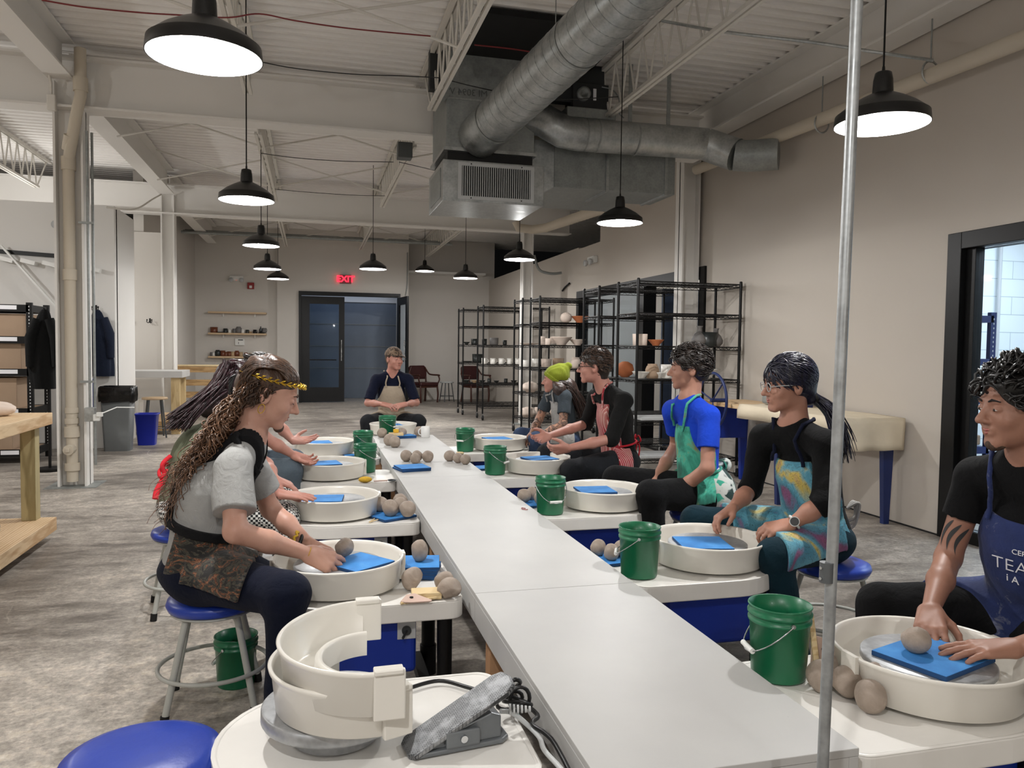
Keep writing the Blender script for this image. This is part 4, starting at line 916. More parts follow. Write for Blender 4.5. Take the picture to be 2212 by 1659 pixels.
def emergency(loc, label, rz=0):
    e = thing('emergency_light', label, 'emergency light', loc, rz, 'twin head emergency lights')
    MB().box((0, -.04, 0), (.30, .08, .11)).build('housing', 'white_plastic', e, bevel=.012, world=False)
    for s_ in (-1, 1): MB().lathe([(0, .0), (.048, .0), (.052, .01), (.05, .04), (.03, .06)], n=20, m=Matrix.Translation((s_*.115, -.14, -.045)) @ Matrix.Rotation(R(-90), 4, 'X')).build('lamp_head', 'plate_grey', e, world=False)
    MB().box((0, -.085, -.05), (.01, .012, .008)).build('indicator', 'led_red', e, world=False)
    return e
emergency((-1.69, 19.25, 2.90), 'twin head emergency light above the far wall shelves')
emergency((-2.96, 10.95, 2.86), 'twin head emergency light on the partition wall left of the near column')
emergency((WX, 12.1, 2.82), 'twin head emergency light on the right wall above the far racks', R(-90))
fa = thing('fire_alarm', 'small red fire alarm box on the far wall', 'alarm', (-1.37, 19.25, 2.74))
MB().bb((-1.45, 19.18, 2.66), (-1.30, 19.25, 2.81)).build('housing', 'red_plastic', fa, bevel=.006); MB().bb((-1.405, 19.17, 2.68), (-1.345, 19.181, 2.74)).build('strobe', 'white_plastic', fa)
ex = thing('exit_sign', 'glowing red exit sign above the double door', 'sign', (.79, 19.1, 2.95))
MB().bb((.655, 19.04, 2.845), (.925, 19.1, 3.055)).build('sign_housing', plain('sign_clear', '8c3a44', .3) and 'sign_clear', ex, bevel=.004)
text('sign_letters', 'EXIT', .205, (.79, 19.036, 2.95), FACE_NEG_Y, 'exit_red', ex, .003, .006)

# ------------------------------------------------------------ chairs and stool by the far wall
def armchair(loc, rz, label):
    c = thing('armchair', label, 'chair', loc, rz, 'leather armchairs at the far wall')
    MB().box((0, 0, .45), (.54, .50, .09)).build('seat', 'leather', c, bevel=.03, segs=4, world=False)
    MB().prism([(-.24, -.0), (.24, 0), (.26, .14), (.25, .30), (.2, .34), (-.2, .34), (-.25, .30), (-.26, .14)], -.03, .03, Matrix.Translation((0, .24, .56)) @ Matrix.Rotation(R(80), 4, 'X')).build('backrest', 'leather', c, bevel=.02, segs=3, world=False)
    for s_ in (-1, 1):
        MB().tube(smooth_path([(s_*.20, .25, .86), (s_*.29, .2, .70), (s_*.30, .05, .67), (s_*.30, -.2, .67), (s_*.29, -.24, .66)]), .02, 8).build('armrest', 'chair_wood', c, world=False)
        MB().tube(smooth_path([(s_*.29, -.2, .66), (s_*.31, -.22, .56), (s_*.26, -.2, .44)]), .018, 8).build('arm_post', 'chair_wood', c, world=False)
        MB().tube(smooth_path([(s_*.25, -.21, .42), (s_*.26, -.23, .2), (s_*.25, -.22, 0)]), .022, 8).build('leg', 'chair_wood', c, world=False)
        MB().tube(smooth_path([(s_*.22, .23, .62), (s_*.22, .22, .4), (s_*.24, .28, 0)]), .022, 8).build('leg', 'chair_wood', c, world=False)
    MB().box((0, 0, .39), (.5, .46, .05)).build('seat_rail', 'chair_wood', c, bevel=.01, world=False)
    return c
armchair((2.68, 19.0, 0), R(28), 'dark leather armchair behind the man in the cap')
armchair((3.95, 18.9, 0), R(20), 'dark leather armchair seen through the far wire rack')
for i, (x, y_, lb, h) in enumerate([(3.28, 19.15, 'small backless stool between the two leather armchairs', .5), (-2.19, 12.12, 'grey topped stool standing before the white table at left', .58)]):
    s_ = thing('backless_stool', lb, 'stool', (x, y_, 0), .3)
    MB().lathe([(0, h-.03), (.17, h-.03), (.175, h-.015), (.17, h), (0, h)], n=28).build('seat', 'plate_grey' if i == 0 else 'glaze_tan', s_, world=False)
    for k_ in range(4):
        a = pi/4+k_*pi/2; MB().cyl((cos(a)*.12, sin(a)*.12, h-.03), (cos(a)*.19, sin(a)*.19, 0), .012, n=8).build('leg', 'steel_knob', s_, world=False)
    MB().tube([(cos(a)*.17, sin(a)*.17, .14) for a in [2*pi*j/24 for j in range(24)]], .007, 6, closed=True).build('foot_ring', 'steel_knob', s_, world=False)

# ------------------------------------------------------------ wire racks
def rack(label, x0, x1, y0, y1, h, shelves):
    r_ = thing('wire_rack', label, 'rack', ((x0+x1)/2, (y0+y1)/2, 0), 0, 'black wire racks on casters')
    for x in (x0, x1):
        for y_ in (y0, y1):
            p = MB().cyl((x, y_, .12), (x, y_, h), .0155, n=12).cyl((x, y_, h), (x, y_, h+.012), .017, .012, n=12).build('post', 'black_metal', r_)
            q = MB().cyl((x-.014, y_-.012, .045), (x+.014, y_-.012, .045), .045, n=18); q.build('caster_wheel', 'rubber', p)
            MB().bar((x-.02, y_-.01, .045), (x-.012, y_, .12), .012, .03).bar((x+.02, y_-.01, .045), (x+.012, y_, .12), .012, .03).build('caster_fork', 'chrome', p)
    for z in shelves:
        mb = MB()
        for y_ in (y0, y1):
            mb.cyl((x0, y_, z), (x1, y_, z), .006, n=6).cyl((x0, y_, z-.032), (x1, y_, z-.032), .0045, n=6)
            n = 14; mb.tube([(x0+(x1-x0)*i/(2*n), y_, z-.003-.028*(i % 2)) for i in range(2*n+1)], .0028, 4)
        for x in (x0, x1):
            mb.cyl((x, y0, z), (x, y1, z), .006, n=6).cyl((x, y0, z-.032), (x, y1, z-.032), .0045, n=6)
            n = 6; mb.tube([(x, y0+(y1-y0)*i/(2*n), z-.003-.028*(i % 2)) for i in range(2*n+1)], .0028, 4)
        for i in range(1, 40): x = x0+(x1-x0)*i/40; mb.cyl((x, y0, z+.004), (x, y1, z+.004), .0022, n=4, cap=False)
        mb.cyl((x0, (y0+y1)/2, z), (x1, (y0+y1)/2, z), .004, n=6)
        for x in (x0, x1):
            for y_ in (y0, y1): mb.cyl((x, y_, z-.035), (x, y_, z+.01), .019, .017, n=10)
        mb.build('wire_shelf', 'black_metal', r_)
    return r_
rack('largest black wire rack on casters, beside the right column', 3.26, 4.44, 7.45, 7.98, 2.08, [2.06, 1.735, 1.39, 1.04, .60, .20])
rack('second black wire rack, behind the largest one', 3.33, 4.42, 8.75, 9.28, 2.10, [2.08, 1.75, 1.40, 1.0, .56, .20])
rack('third black wire rack, behind the beanie wearer', 3.26, 4.42, 11.0, 11.5, 2.12, [2.10, 1.74, 1.40, 1.05, .65, .25])
rack('fourth black wire rack, just left of the beanie wearer', 3.20, 4.40, 11.75, 12.25, 2.13, [2.11, 1.73, 1.40, 1.05, .65, .25])
rack('fifth black wire rack, carrying a row of white mugs', 3.10, 4.38, 14.15, 14.65, 2.14, [2.12, 1.76, 1.40, 1.04, .66, .25])
rack('farthest black wire rack at the left of the group', 2.95, 4.25, 15.35, 15.85, 2.14, [2.12, 1.78, 1.41, 1.05, .63, .22])
def pots(rowlabel, group, y_, z, lst):
    for k_, x, s_, mt, lb in lst: item(k_, x, y_, z+.007, s_, mt, lb+' '+rowlabel, 'pottery', group)
pots('on the upper shelf of the farthest rack', 'pottery on the farthest rack', 15.5, 1.41, [('bowl', 3.05, .8, 'glaze_dark', 'low dark bowl'), ('pot', 3.22, .9, 'glaze_dark', 'dark square pot'), ('cup', 3.42, 1.2, 'glaze_dark', 'dark cup'), ('pot', 3.62, 1.1, 'stoneware_grey', 'grey pot'), ('cup', 3.85, 1.0, 'glaze_dark', 'small dark cup at right')])
pots('on the middle shelf of the farthest rack', 'pottery on the farthest rack', 15.5, 1.05, [('plate', 3.07, 1.0, 'glaze_dark', 'dark green dish'), ('pot', 3.28, 1.3, 'glaze_dark', 'dark green pot')])
pots('on the fifth rack', 'white mugs on the fifth rack', 14.4, 1.04, [('mug', 3.18+.165*i, 1.25, 'glaze_white', ['first', 'second', 'third', 'fourth', 'fifth', 'sixth', 'seventh'][i]+' white mug from the left') for i in range(7)])
pots('on the low shelf of the farthest rack', 'dark pieces on the low far shelf', 15.5, .63, [('bowl', 3.05, .9, 'glaze_dark', 'first dark bowl'), ('bowl', 3.22, .8, 'glaze_tan', 'tan bowl'), ('bowl', 3.38, .8, 'glaze_dark', 'second dark bowl'), ('cup', 3.53, .9, 'glaze_dark', 'dark cup'), ('bowl', 3.68, .7, 'glaze_dark', 'third dark bowl'), ('cup', 3.88, .9, 'glaze_dark', 'right dark cup'), ('bowl', 4.05, .8, 'glaze_dark', 'fourth dark bowl')])
pots('on the upper shelf of the fourth rack', 'pottery on the fourth rack', 12.0, 1.40, [('plate', 3.38, 1.3, 'bisque', 'pale flat plate'), ('jar', 3.62, 1.1, 'bisque', 'pinkish lidded jar'), ('round', 3.80, .9, 'bisque', 'pale round pot'), ('plate', 3.75, 1.0, 'glaze_white', 'white plate')])
pots('on the upper shelf of the third rack', 'pottery on the third rack', 11.2, 1.40, [('bowl', 3.66, 1.9, 'bisque', 'wide pinkish bowl'), ('bowl', 3.92, 1.4, 'bisque', 'smaller pinkish bowl'), ('cup', 3.45, 1.0, 'bisque', 'small bisque cup')])
pots('on the middle shelf of the fourth rack', 'pottery on the fourth rack', 11.95, 1.05, [('mug', 3.32, 1.2, 'glaze_white', 'white mug'), ('cup', 3.48, 1.3, 'glaze_white', 'white cup'), ('pot', 3.66, 1.0, 'bisque', 'pinkish pot'), ('pot', 3.86, 1.1, 'kraft', 'brown pot')])
pots('on the middle shelf of the third rack', 'pottery on the third rack', 11.2, 1.05, [('jar', 3.9, 1.3, 'bisque', 'tall bisque jar'), ('bowl', 4.12, 1.2, 'stoneware_grey', 'grey bowl'), ('pot', 4.3, 1.0, 'stoneware_grey', 'grey pot')])
pots('on the upper shelf of the third rack from the front', 'pieces on the upper third rack shelf', 11.25, 1.74, [('round', 3.75, 1.0, 'bisque', 'rounded pinkish pot'), ('bowl', 3.98, 1.6, 'terracotta', 'broad terracotta bowl')])
pots('on the second rack', 'pottery on the second rack', 9.0, 1.0, [('round', 3.78, 1.25, 'terracotta', 'orange round pot'), ('plate', 4.1, 1.2, 'stoneware_grey', 'grey stacked plate')])
pots('on the largest rack', 'pottery on the largest rack', 7.7, 1.39, [('pot', 3.40, .95, 'bisque', 'two-toned straight cup'), ('bowl', 3.585, 1.0, 'terracotta', 'small orange bowl'), ('vase', 4.10, .95, 'stoneware_grey', 'speckled vase with tall neck'), ('vase', 4.30, .85, 'stoneware_grey', 'speckled bulbous vase at right'), ('pot', 4.20, 1.2, 'glaze_dark', 'dark jar between the two vases')])
pots('on the middle shelf of the largest rack', 'pieces on the middle shelf of the largest rack', 7.7, 1.04, [('bowl', 3.42, 1.1, 'glaze_white', 'white bowl'), ('bowl', 3.62, 1.0, 'glaze_white', 'second white bowl'), ('cup', 3.72, 1.5, 'glaze_white', 'white tall cup'), ('jar', 3.55, 1.2, 'kraft', 'brown jar'), ('bowl', 4.18, 1.6, 'glaze_white', 'broad white bowl')])
for k_, (x, y_, z, lb) in enumerate([(3.35, 11.9, .26, 'left bag of clay on the bottom shelf of the fourth rack'), (3.6, 12.0, .26, 'middle bag of clay on the bottom shelf of the fourth rack'), (3.85, 11.95, .26, 'right bag of clay on the bottom shelf of the fourth rack'), (3.4, 11.95, .66, 'pale wrapped clay on the low shelf of the fourth rack')]):
    rr = random.Random(k_); o = MB().ell((0, 0, .075), (.13, .12, .085), None, 20, 12, lambda d: 1+.1*sin(9*d.x+k_)*sin(8*d.y)+.05*sin(20*d.z)).build('clay_bag', 'bisque'); o.location = (x, y_, z); tag(o, lb, 'clay bag', 'clay bags on the fourth rack')
for k_, (z, w2) in enumerate([(.605, .6), (.205, .7)]):
    one('ware_board', MB().bb((3.35, 7.5, z+.008), (3.35+w2, 7.9, z+.03)), 'plate_grey', ['grey ware board on the low shelf of the largest rack', 'grey ware board on the bottom shelf of the largest rack'][k_], 'board')
one('hose_stub', MB().tube(smooth_path([(3.72+.1, 13.3, 3.0), (3.9, 13.25, 2.75), (4.1, 13.2, 2.68), (4.3, 13.2, 2.7)]), .025, 8), 'panel_grey', 'short curved grey hose beside the slim far column', 'hose')
one('wall_bracket', MB().tube(smooth_path([atx(1215, 628, WX-.02), atx(1221, 620, WX-.03), atx(1230, 612, WX-.03)]), .018, 6), 'black_metal', 'tiny curved black bracket on the right wall above the racks', 'bracket')

# ------------------------------------------------------------ slab roller bench at the right wall
bn = thing('slab_roller_table', 'blue legged slab roller table with a cream canvas cover against the right wall', 'table', (4.2, 6.2, 0))
MB().bb((3.92, 5.1, .80), (4.46, 7.35, .84)).build('table_top', 'pine_y', bn, bevel=.004)
for x, y_ in ((4.40, 5.16), (4.0, 7.27), (4.40, 7.27), (4.0, 6.0)):
    mb = MB(); mb.add([(x-.055, y_-.02, .80), (x+.055, y_-.02, .80), (x+.055, y_+.03, .80), (x-.055, y_+.03, .80), (x-.025, y_-.02, 0), (x+.025, y_-.02, 0), (x+.025, y_+.02, 0), (x-.025, y_+.02, 0)], [(0, 1, 2, 3), (4, 7, 6, 5), (0, 4, 5, 1), (1, 5, 6, 2), (2, 6, 7, 3), (3, 7, 4, 0)])
    mb.build('leg', 'blue_body' if y_ > 6.5 else 'navy_paint', bn)
MB().bb((3.95, 7.20, .45), (4.4, 7.30, .80)).build('end_panel', 'blue_body', bn, bevel=.004)
MB().box((3.99, 7.19, .70), (.03, .02, .07)).build('latch', 'chrome', bn)
wh_ = [(3.86, 6.95+.27*cos(a), .86+.27*sin(a)) for a in [2*pi*i/48 for i in range(48)]]
hw = MB().tube(wh_, .014, 8, closed=True).build('hand_wheel', 'navy_paint', bn)
mb = MB()
for k_ in range(3): a = k_*2*pi/3+.3; mb.cyl((3.86, 6.95, .86), (3.86, 6.95+.27*cos(a), .86+.27*sin(a)), .008, n=6)
mb.cyl((3.84, 6.95, .86), (4.0, 6.95, .86), .02, n=10); mb.build('wheel_spokes', 'navy_paint', hw)
mb = MB(); mb.prism([(0, 0), (.24, 0), (.24, .13), (.19, .17), (.03, .17), (0, .14)], -.09, .09, Matrix.Translation((4.17, 6.2, .84)) @ Matrix.Rotation(R(90), 4, 'X'))
rb = mb.build('roller_housing', 'navy_paint', bn, bevel=.015, segs=3)
MB().cyl((4.26, 6.08, .92), (4.26, 6.10, .92), .02, n=14).build('bolt', 'chrome', rb); MB().cyl((4.27, 6.15, 1.0), (4.27, 6.15, 1.045), .012, n=10).cyl((4.27, 6.15, 1.045), (4.27, 6.15, 1.06), .045, n=14).build('knob', 'black_plastic', rb)
MB().bb((4.12, 6.25, .86), (4.44, 6.5, .94)).build('roller', 'panel_grey', bn, bevel=.02)
# canvas: falls over the near edge with soft waves
mb = MB(); vs_ = []; nx, ny = 20, 34
for i in range(nx+1):
    for j in range(ny+1):
        x = 3.86+(4.47-3.86)*i/nx; s_ = j/ny*1.75
        y_ = 6.55-s_ if s_ < 1.5 else 5.05-.012*sin(x*25)*(s_-1.5)*4
        z = .848 if s_ < 1.5 else .848-(s_-1.5)*1.0
        if x < 3.91: z = .848-(3.91-x)*2.5 if s_ < 1.5 else z-(3.91-x)*.6
        vs_.append((x if x >= 3.91 else 3.905-.01*sin(y_*9), y_, z+.003*sin(x*30+y_*8)))
mb.add(vs_, [(i*(ny+1)+j, (i+1)*(ny+1)+j, (i+1)*(ny+1)+j+1, i*(ny+1)+j+1) for i in range(nx) for j in range(ny)], True)
one('canvas_cover', mb, 'cream_cloth', 'cream canvas draped over the near end of the slab roller table', 'cloth', solid=.004)

# ------------------------------------------------------------ left side
wt = thing('wood_worktable', 'raw lumber work table at the left edge with a lower shelf', 'table', (-2.2, 5.4, 0))
MB().bb((-3.2, 3.9, .785), (-1.74, 6.0, .865)).build('table_top', 'pine_y', wt, bevel=.004)
MB().bb((-3.2, 3.9, .06), (-1.70, 5.92, .15)).build('lower_shelf', 'pine_y', wt, bevel=.004)
for x, y_ in ((-1.84, 5.86), (-1.84, 4.2), (-3.1, 5.86), (-3.1, 4.2)): MB().bb((x-.045, y_-.045, .15), (x+.045, y_+.045, .785)).build('leg', 'treated_z', wt, bevel=.003)
for x, y_ in ((-1.84, 5.86), (-3.1, 5.86), (-1.84, 4.0), (-3.1, 4.0)): MB().bb((x-.04, y_-.04, 0), (x+.04, y_+.04, .06)).build('foot_block', 'treated_z', wt)
def baggy(loc, r3, label, mat='plastic_bag', seed=1):
    rr = random.Random(seed); ks = [(Vector((rr.gauss(0, 1), rr.gauss(0, 1), rr.gauss(0, 1))).normalized(), rr.uniform(5, 12)) for _ in range(6)]
    o = MB().ell((0, 0, r3[2]), r3, None, 40, 24, lambda d: 1+sum(.035*abs(sin(d.dot(a)*b)) for a, b in ks)).build('clay_bag', mat); o.location = loc; return tag(o, label, 'clay bag')
baggy((-1.93, 5.2, .15), (.11, .12, .075), 'grey plastic wrapped clay bag on the lower shelf of the work table', 'clay', 2)
one('plastic_wrap', MB().ell((-1.98, 5.3, .32), (.09, .07, .05), None, 30, 18, lambda d: 1+.15*sin(7*d.x+3*d.z)*sin(6*d.y)+.1*sin(15*d.z+d.x*5)), 'plastic_bag', 'crumpled clear plastic on top of the clay bag', 'plastic')
baggy((-2.0, 5.75, .865), (.10, .09, .045), 'pale lump under plastic on top of the work table', 'bisque', 4)
su = thing('shelving_unit', 'black boltless shelving unit with white shelf labels at the left edge', 'shelving', (-3.6, 10.0, 0))
X0, X1, Ya, Yb = -4.4, -3.03, 9.71, 10.28
for x in (X0, X1):
    for y_ in (Ya, Yb):
        p = MB().bb((x-.03, y_-.02, 0), (x+.03, y_+.02, 1.79)).build('post', 'black_metal', su)
        if y_ == Ya or x == X1:
            mb = MB()
            for i in range(46): z = .08+i*.037; mb.box((x, y_-.021, z), (.010, .002, .016))
            mb.build('slot_holes', 'plate_grey', p)
for z in (1.75, 1.40, 1.04, .60, .14):
    MB().bb((X0, Ya, z-.01), (X1, Yb, z+.01)).build('shelf_panel', 'kraft', su)
    mb = MB(); mb.bb((X0, Ya-.02, z-.065), (X1, Ya+.01, z+.015)); mb.bb((X0, Yb-.01, z-.065), (X1, Yb+.02, z+.015)); mb.bb((X1-.02, Ya, z-.065), (X1+.015, Yb, z+.015)); mb.build('shelf_beam', 'black_metal', su)
    MB().bb((X1-.30, Ya-.024, z-.04), (X1-.12, Ya-.0201, z+.005)).build('shelf_label', 'label_white', su)
for k_, (z, a_) in enumerate([(1.41, .30), (1.05, .38), (.61, .40), (.15, .36)]):
    one('cardboard_box', MB().bb((X0+.06, Ya+.03, z), (X1-.05-.05*k_, Yb-.04, z+a_*.85)), 'kraft', 'tan cardboard carton on shelf %s of the black shelving unit' % ['two from the top', 'three from the top', 'four from the top', 'five, at the bottom,'][k_], 'box', bevel=.004)
one('plastic_wrap', MB().ell((-3.75, 9.70+.2, 1.72-.06), (.16, .12, .07), None, 30, 18, lambda d: 1+.2*sin(7*d.x+3*d.z)*sin(6*d.y)+.1*sin(13*d.z)), 'plastic_bag', 'crumpled white plastic on the carton in the black shelving unit', 'plastic')
rk = thing('wall_rail', 'white notched rail along the partition wall at far left', 'rail', (-3.4, 10.9, 2.45))
MB().bar((-4.4, 10.92, 2.50), (-2.75, 10.92, 2.42), .03, .05).build('rail', 'black_metal', rk)
for i in range(7): q = -4.1+i*.24; MB().box((q, 10.85, 2.40-.02*i), (.16, .14, .05), Matrix.Rotation(R(14), 3, 'Y')).build('slat_end', 'white_plastic', rk)
one('brace_bar', MB().bar(at(2, 530, 10.8), at(130, 672, 10.8), .045, .02), 'white_plastic', 'white diagonal brace bar on the partition wall above the black shelving', 'bar')
# hooks and coats
def hook(loc, label):
    h = thing('coat_hook', label, 'hook', loc, 0, 'black double coat hooks')
    MB().tube([(-.035, -.05, .02), (-.04, -.06, 0), (-.02, -.05, -.02), (0, -.02, .0), (0, -.005, .03)], .006, 6).tube([(.035, -.05, .02), (.04, -.06, 0), (.02, -.05, -.02), (0, -.02, 0)], .006, 6).ell((-.035, -.05, .028), (.011, .011, .011)).ell((.035, -.05, .028), (.011, .011, .011)).box((0, -.003, .02), (.022, .006, .07)).build('hook_body', 'black_metal', h, world=False)
    return h
hook(at(280, 695, 13.55), 'left black double coat hook on the cream wall'); hook(at(324, 695, 13.55), 'right black double coat hook on the cream wall')
hook((-2.66, 10.95, 1.78), 'black double coat hook above the denim jacket')
def coat(loc, w_, dpt, h, mat, label, seed):
    rr = random.Random(seed); mb = MB(); n, m_ = 28, 22; vs_ = []
    for j in range(m_+1):
        t_ = j/m_; wd = w_*(.22+.78*min(1, t_*2.2)**.6)*(1-.12*max(0, t_-.8)*5*0.5); dp = dpt*(.35+.65*min(1, t_*1.8))
        for i in range(n):
            a = 2*pi*i/n; k_ = 1+.12*sin(5*a+seed+2*t_)*t_+.06*sin(9*a+3*seed)
            vs_.append((cos(a)*wd*k_+.03*sin(3*t_+seed), sin(a)*dp*k_, -h*t_))
    fs = [(j*n+i, j*n+(i+1) % n, (j+1)*n+(i+1) % n, (j+1)*n+i) for j in range(m_) for i in range(n)]
    mb.add(vs_, fs, True); mb.add([vs_[i] for i in range(n)], [tuple(range(n))]); mb.add(vs_[-n:], [tuple(range(n-1, -1, -1))])
    o = thing('coat', label, 'coat', loc); mb.build('coat_body', mat, o, world=False)
    for s_ in (-1, 1): MB().tube([(s_*w_*.45, -dpt*.5, -.12*h), (s_*w_*.95, -dpt*.7, -.35*h), (s_*w_*1.0, -dpt*.6, -.72*h)], [.045, .055, .045], 10).build('sleeve', mat, o, world=False)
    return o
fabric('coat_black', '121314'); fabric('denim_jacket', '1b2233')
coat((-3.0+.33, 9.0, 1.72-.03), .12, .08, .82, 'coat_black', 'black coat hanging left of the near left column', 3)
one('coat_stand', MB().cyl((-2.67, 9.1, 0), (-2.67, 9.1, 1.72), .015, n=8).cyl((-2.67, 9.1, 0), (-2.67, 9.1, .03), .14, n=20).cyl((-2.67, 9.1, 1.66), (-2.67, 8.98, 1.70), .01, n=6), 'black_metal', 'thin black coat stand behind the left column', 'coat stand')
coat((-2.60, 10.87, 1.77), .13, .07, .84, 'denim_jacket', 'dark denim jacket hanging on the partition wall right of the near column', 5)
# bins
tr = thing('trash_bin', 'tall grey waste bin lined with a black bag', 'bin', (-2.36, 10.70, 0))
mb = MB(); v_ = []
def rr4(wx, wy, r_, z, n=5): 
    out = []
    for cx, cy, a0 in ((1, 1, 0), (-1, 1, pi/2), (-1, -1, pi), (1, -1, 1.5*pi)):
        out += [(cx*(wx-r_)+r_*cos(a0+pi/2*i/n), cy*(wy-r_)+r_*sin(a0+pi/2*i/n), z) for i in range(n+1)]
    return out
def loft(rings, capb=True, capt=False, sm=True):
    mb = MB(); n = len(rings[0]); vs_ = [p for r_ in rings for p in r_]
    mb.add(vs_, [(k*n+i, k*n+(i+1) % n, (k+1)*n+(i+1) % n, (k+1)*n+i) for k in range(len(rings)-1) for i in range(n)], sm)
    if capb: mb.add(rings[0], [tuple(range(n-1, -1, -1))])
    if capt: mb.add(rings[-1], [tuple(range(n))])
    return mb
loft([rr4(.15, .10, .03, 0), rr4(.185, .125, .035, .74), rr4(.17, .11, .03, .74), rr4(.14, .09, .02, .05)]).build('bin_body', 'trash_grey', tr, world=False)
mb = loft([[(x*(1+.05*sin(i*1.7)), y_*(1+.06*sin(i*2.3)), z+.012*sin(i*2.9)*(z < .7)) for i, (x, y_, z) in enumerate(rr4(a, b, .04, z_))] for a, b, z_ in ((.195, .135, .62), (.20, .14, .70), (.195, .135, .80), (.18, .12, .815), (.16, .10, .78), (.15, .09, .5))], False)
mb.build('bin_liner', 'bag_black', tr, world=False)
bb_ = thing('recycling_bin', 'small blue recycling bin beside the grey waste bin', 'bin', (-2.13, 11.25, 0))
loft([rr4(.105, .09, .03, 0), rr4(.135, .115, .035, .40), rr4(.15, .13, .04, .405), rr4(.15, .13, .04, .42), rr4(.13, .11, .03, .42), rr4(.10, .085, .03, .02)]).build('bin_body', 'recycle_blue', bb_, world=False)
text('bin_print', 'WE RECYCLE', .04, (.075, -.112, .25), Matrix.Rotation(R(-90), 3, 'Y') @ FACE_NEG_Y, 'label_white', bb_)
# white topped lumber table with a small wheel stored below
t2 = thing('white_topped_table', 'white topped lumber table behind the blue recycling bin', 'table', (-2.6, 12.8, 0))
MB().bb((-3.5, 12.4, .85), (-1.86, 13.15, .95)).build('table_top', 'table_white', t2, bevel=.003)
for x, y_ in ((-1.97, 12.52), (-1.97, 13.05), (-3.4, 12.52), (-3.4, 13.05)): MB().bb((x-.06, y_-.045, .0), (x+.06, y_+.045, .849)).build('leg', 'pine_z', t2)
MB().bb((-3.45, 12.45, .20), (-1.9, 13.1, .28)).build('lower_shelf', 'pine', t2)
MB().bb((-3.45, 12.42, .06), (-1.9, 12.46, .20)).build('lower_rail', 'pallet_wood', t2)
uw = thing('stored_wheel', 'white tabletop pottery wheel stored under the white topped table', 'pottery wheel', (-2.72, 12.75, .28))
MB().bb((-2.95, 12.6, .285), (-2.50, 12.95, .52)).build('wheel_body', 'white_plastic', uw, bevel=.01); MB().bb((-2.9, 12.592, .33), (-2.55, 12.6, .47)).build('front_plate', 'plate_grey', uw, bevel=.002)
MB().bb((-2.80, 12.588, .40), (-2.76, 12.592, .44)).build('warning_sticker', 'yellow_sticker', uw)
MB().lathe([(0, 0), (.04, 0), (.05, .04), (.03, .06), (.045, .09), (.04, .11), (0, .11)], c=(-2.62, 12.7, .52), n=16).build('pan_mount', 'plate_grey', uw)
MB().tube(smooth_path([(-2.95, 12.58, .62), (-2.85, 12.55, .56), (-2.72, 12.56, .54), (-2.66, 12.57, .57)]), .007, 6).tube(smooth_path([(-2.88, 12.56, .6), (-2.80, 12.55, .48), (-2.70, 12.55, .42)]), .006, 6).tube(smooth_path([(-2.66, 12.56, .55), (-2.74, 12.55, .45), (-2.9, 12.55, .37)]), .006, 6).build('cord', 'black_plastic', uw)
pb = thing('pallet_bench', 'slatted pallet wood bench against the far left wall', 'bench', (-2.0, 15.2, 0))
for z in (.90, .66, .44, .22): MB().bb((-2.45, 15.0, z-.055), (-.9, 15.03, z+.055)).build('slat', 'pallet_wood', pb)
MB().bb((-2.45, 14.98, .955), (-.9, 15.4, .975)).build('bench_top', 'light_wood', pb)
for x in (-2.4, -1.7, -.95): MB().bb((x, 15.035, 0), (x+.05, 15.1, .955)).build('post', 'pallet_wood', pb)
one('wall_pipe', MB().cyl((-2.93, 13.5, 0), (-2.93, 13.5, 1.9), .025, n=8), 'black_metal', 'thin black upright standing against the cream hook wall', 'upright')
one('fire_extinguisher', MB().cyl((-2.1, 8.3, .70), (-2.1, 8.3, 1.0), .05, n=16).ell((-2.1, 8.3, 1.0), (.05, .05, .03)), 'navy_paint', 'dark blue cylinder strapped behind the near left column', 'cylinder')

# ------------------------------------------------------------ in the bright room behind the glazing
ns = thing('storage_rack', 'dark slotted storage rack seen through the right-hand glazing', 'rack', (5.1, 5.8, 0))
a_, b_ = at(2146, 628, 5.6), at(2090, 628, 5.6)
xr = a_.x; xl = 4.74
for x in (xl, xr):
    for y_ in (5.6, 6.2):
        p = MB().bb((x-.03, y_-.02, 0), (x+.03, y_+.02, 1.72)).build('post', 'navy_paint', ns)
        mb = MB()
        for i in range(40): mb.box((x, y_-.021, .1+i*.04), (.010, .002, .016))
        mb.build('slot_holes', 'plate_grey', p)
for z in (1.68, 1.30, .96, .52, .12): MB().bb((xl, 5.58, z-.05), (xr, 6.22, z+.01)).build('shelf', 'navy_paint', ns)
for z, lb in ((.97, 'cream cloth bundle on the storage rack behind the glazing'), (.53, 'cardboard tray on the storage rack behind the glazing'), (.13, 'low carton on the bottom of the storage rack')):
    one('carton', MB().bb((xl+.05, 5.62, z+.012), (xr-.05, 6.1, z+.10)), 'cream_cloth' if z > .9 else 'kraft', lb, 'box', bevel=.01)
s_ = thing('lab_stool', 'thin legged stool seen through the right-hand glazing', 'stool', (6.45, 5.9, 0))
MB().lathe([(0, .72), (.17, .72), (.17, .75), (0, .75)], n=20).build('seat', 'plate_grey', s_, world=False)
for k_ in range(4):
    a = pi/4+k_*pi/2; MB().cyl((cos(a)*.12, sin(a)*.12, .72), (cos(a)*.22, sin(a)*.22, 0), .012, n=6).build('leg', 'steel_knob', s_, world=False)
MB().tube([(cos(a)*.19, sin(a)*.19, .25) for a in [2*pi*j/20 for j in range(20)]], .008, 6, closed=True).build('foot_ring', 'steel_knob', s_, world=False)
q = at(2168, 600, 7.0); one('wall_pipe', MB().cyl((q.x, 7.05, 0), (q.x, 7.05, 2.95), .02, n=8), 'plate_grey', 'thin grey pipe on the white block wall behind the glazing', 'pipe')
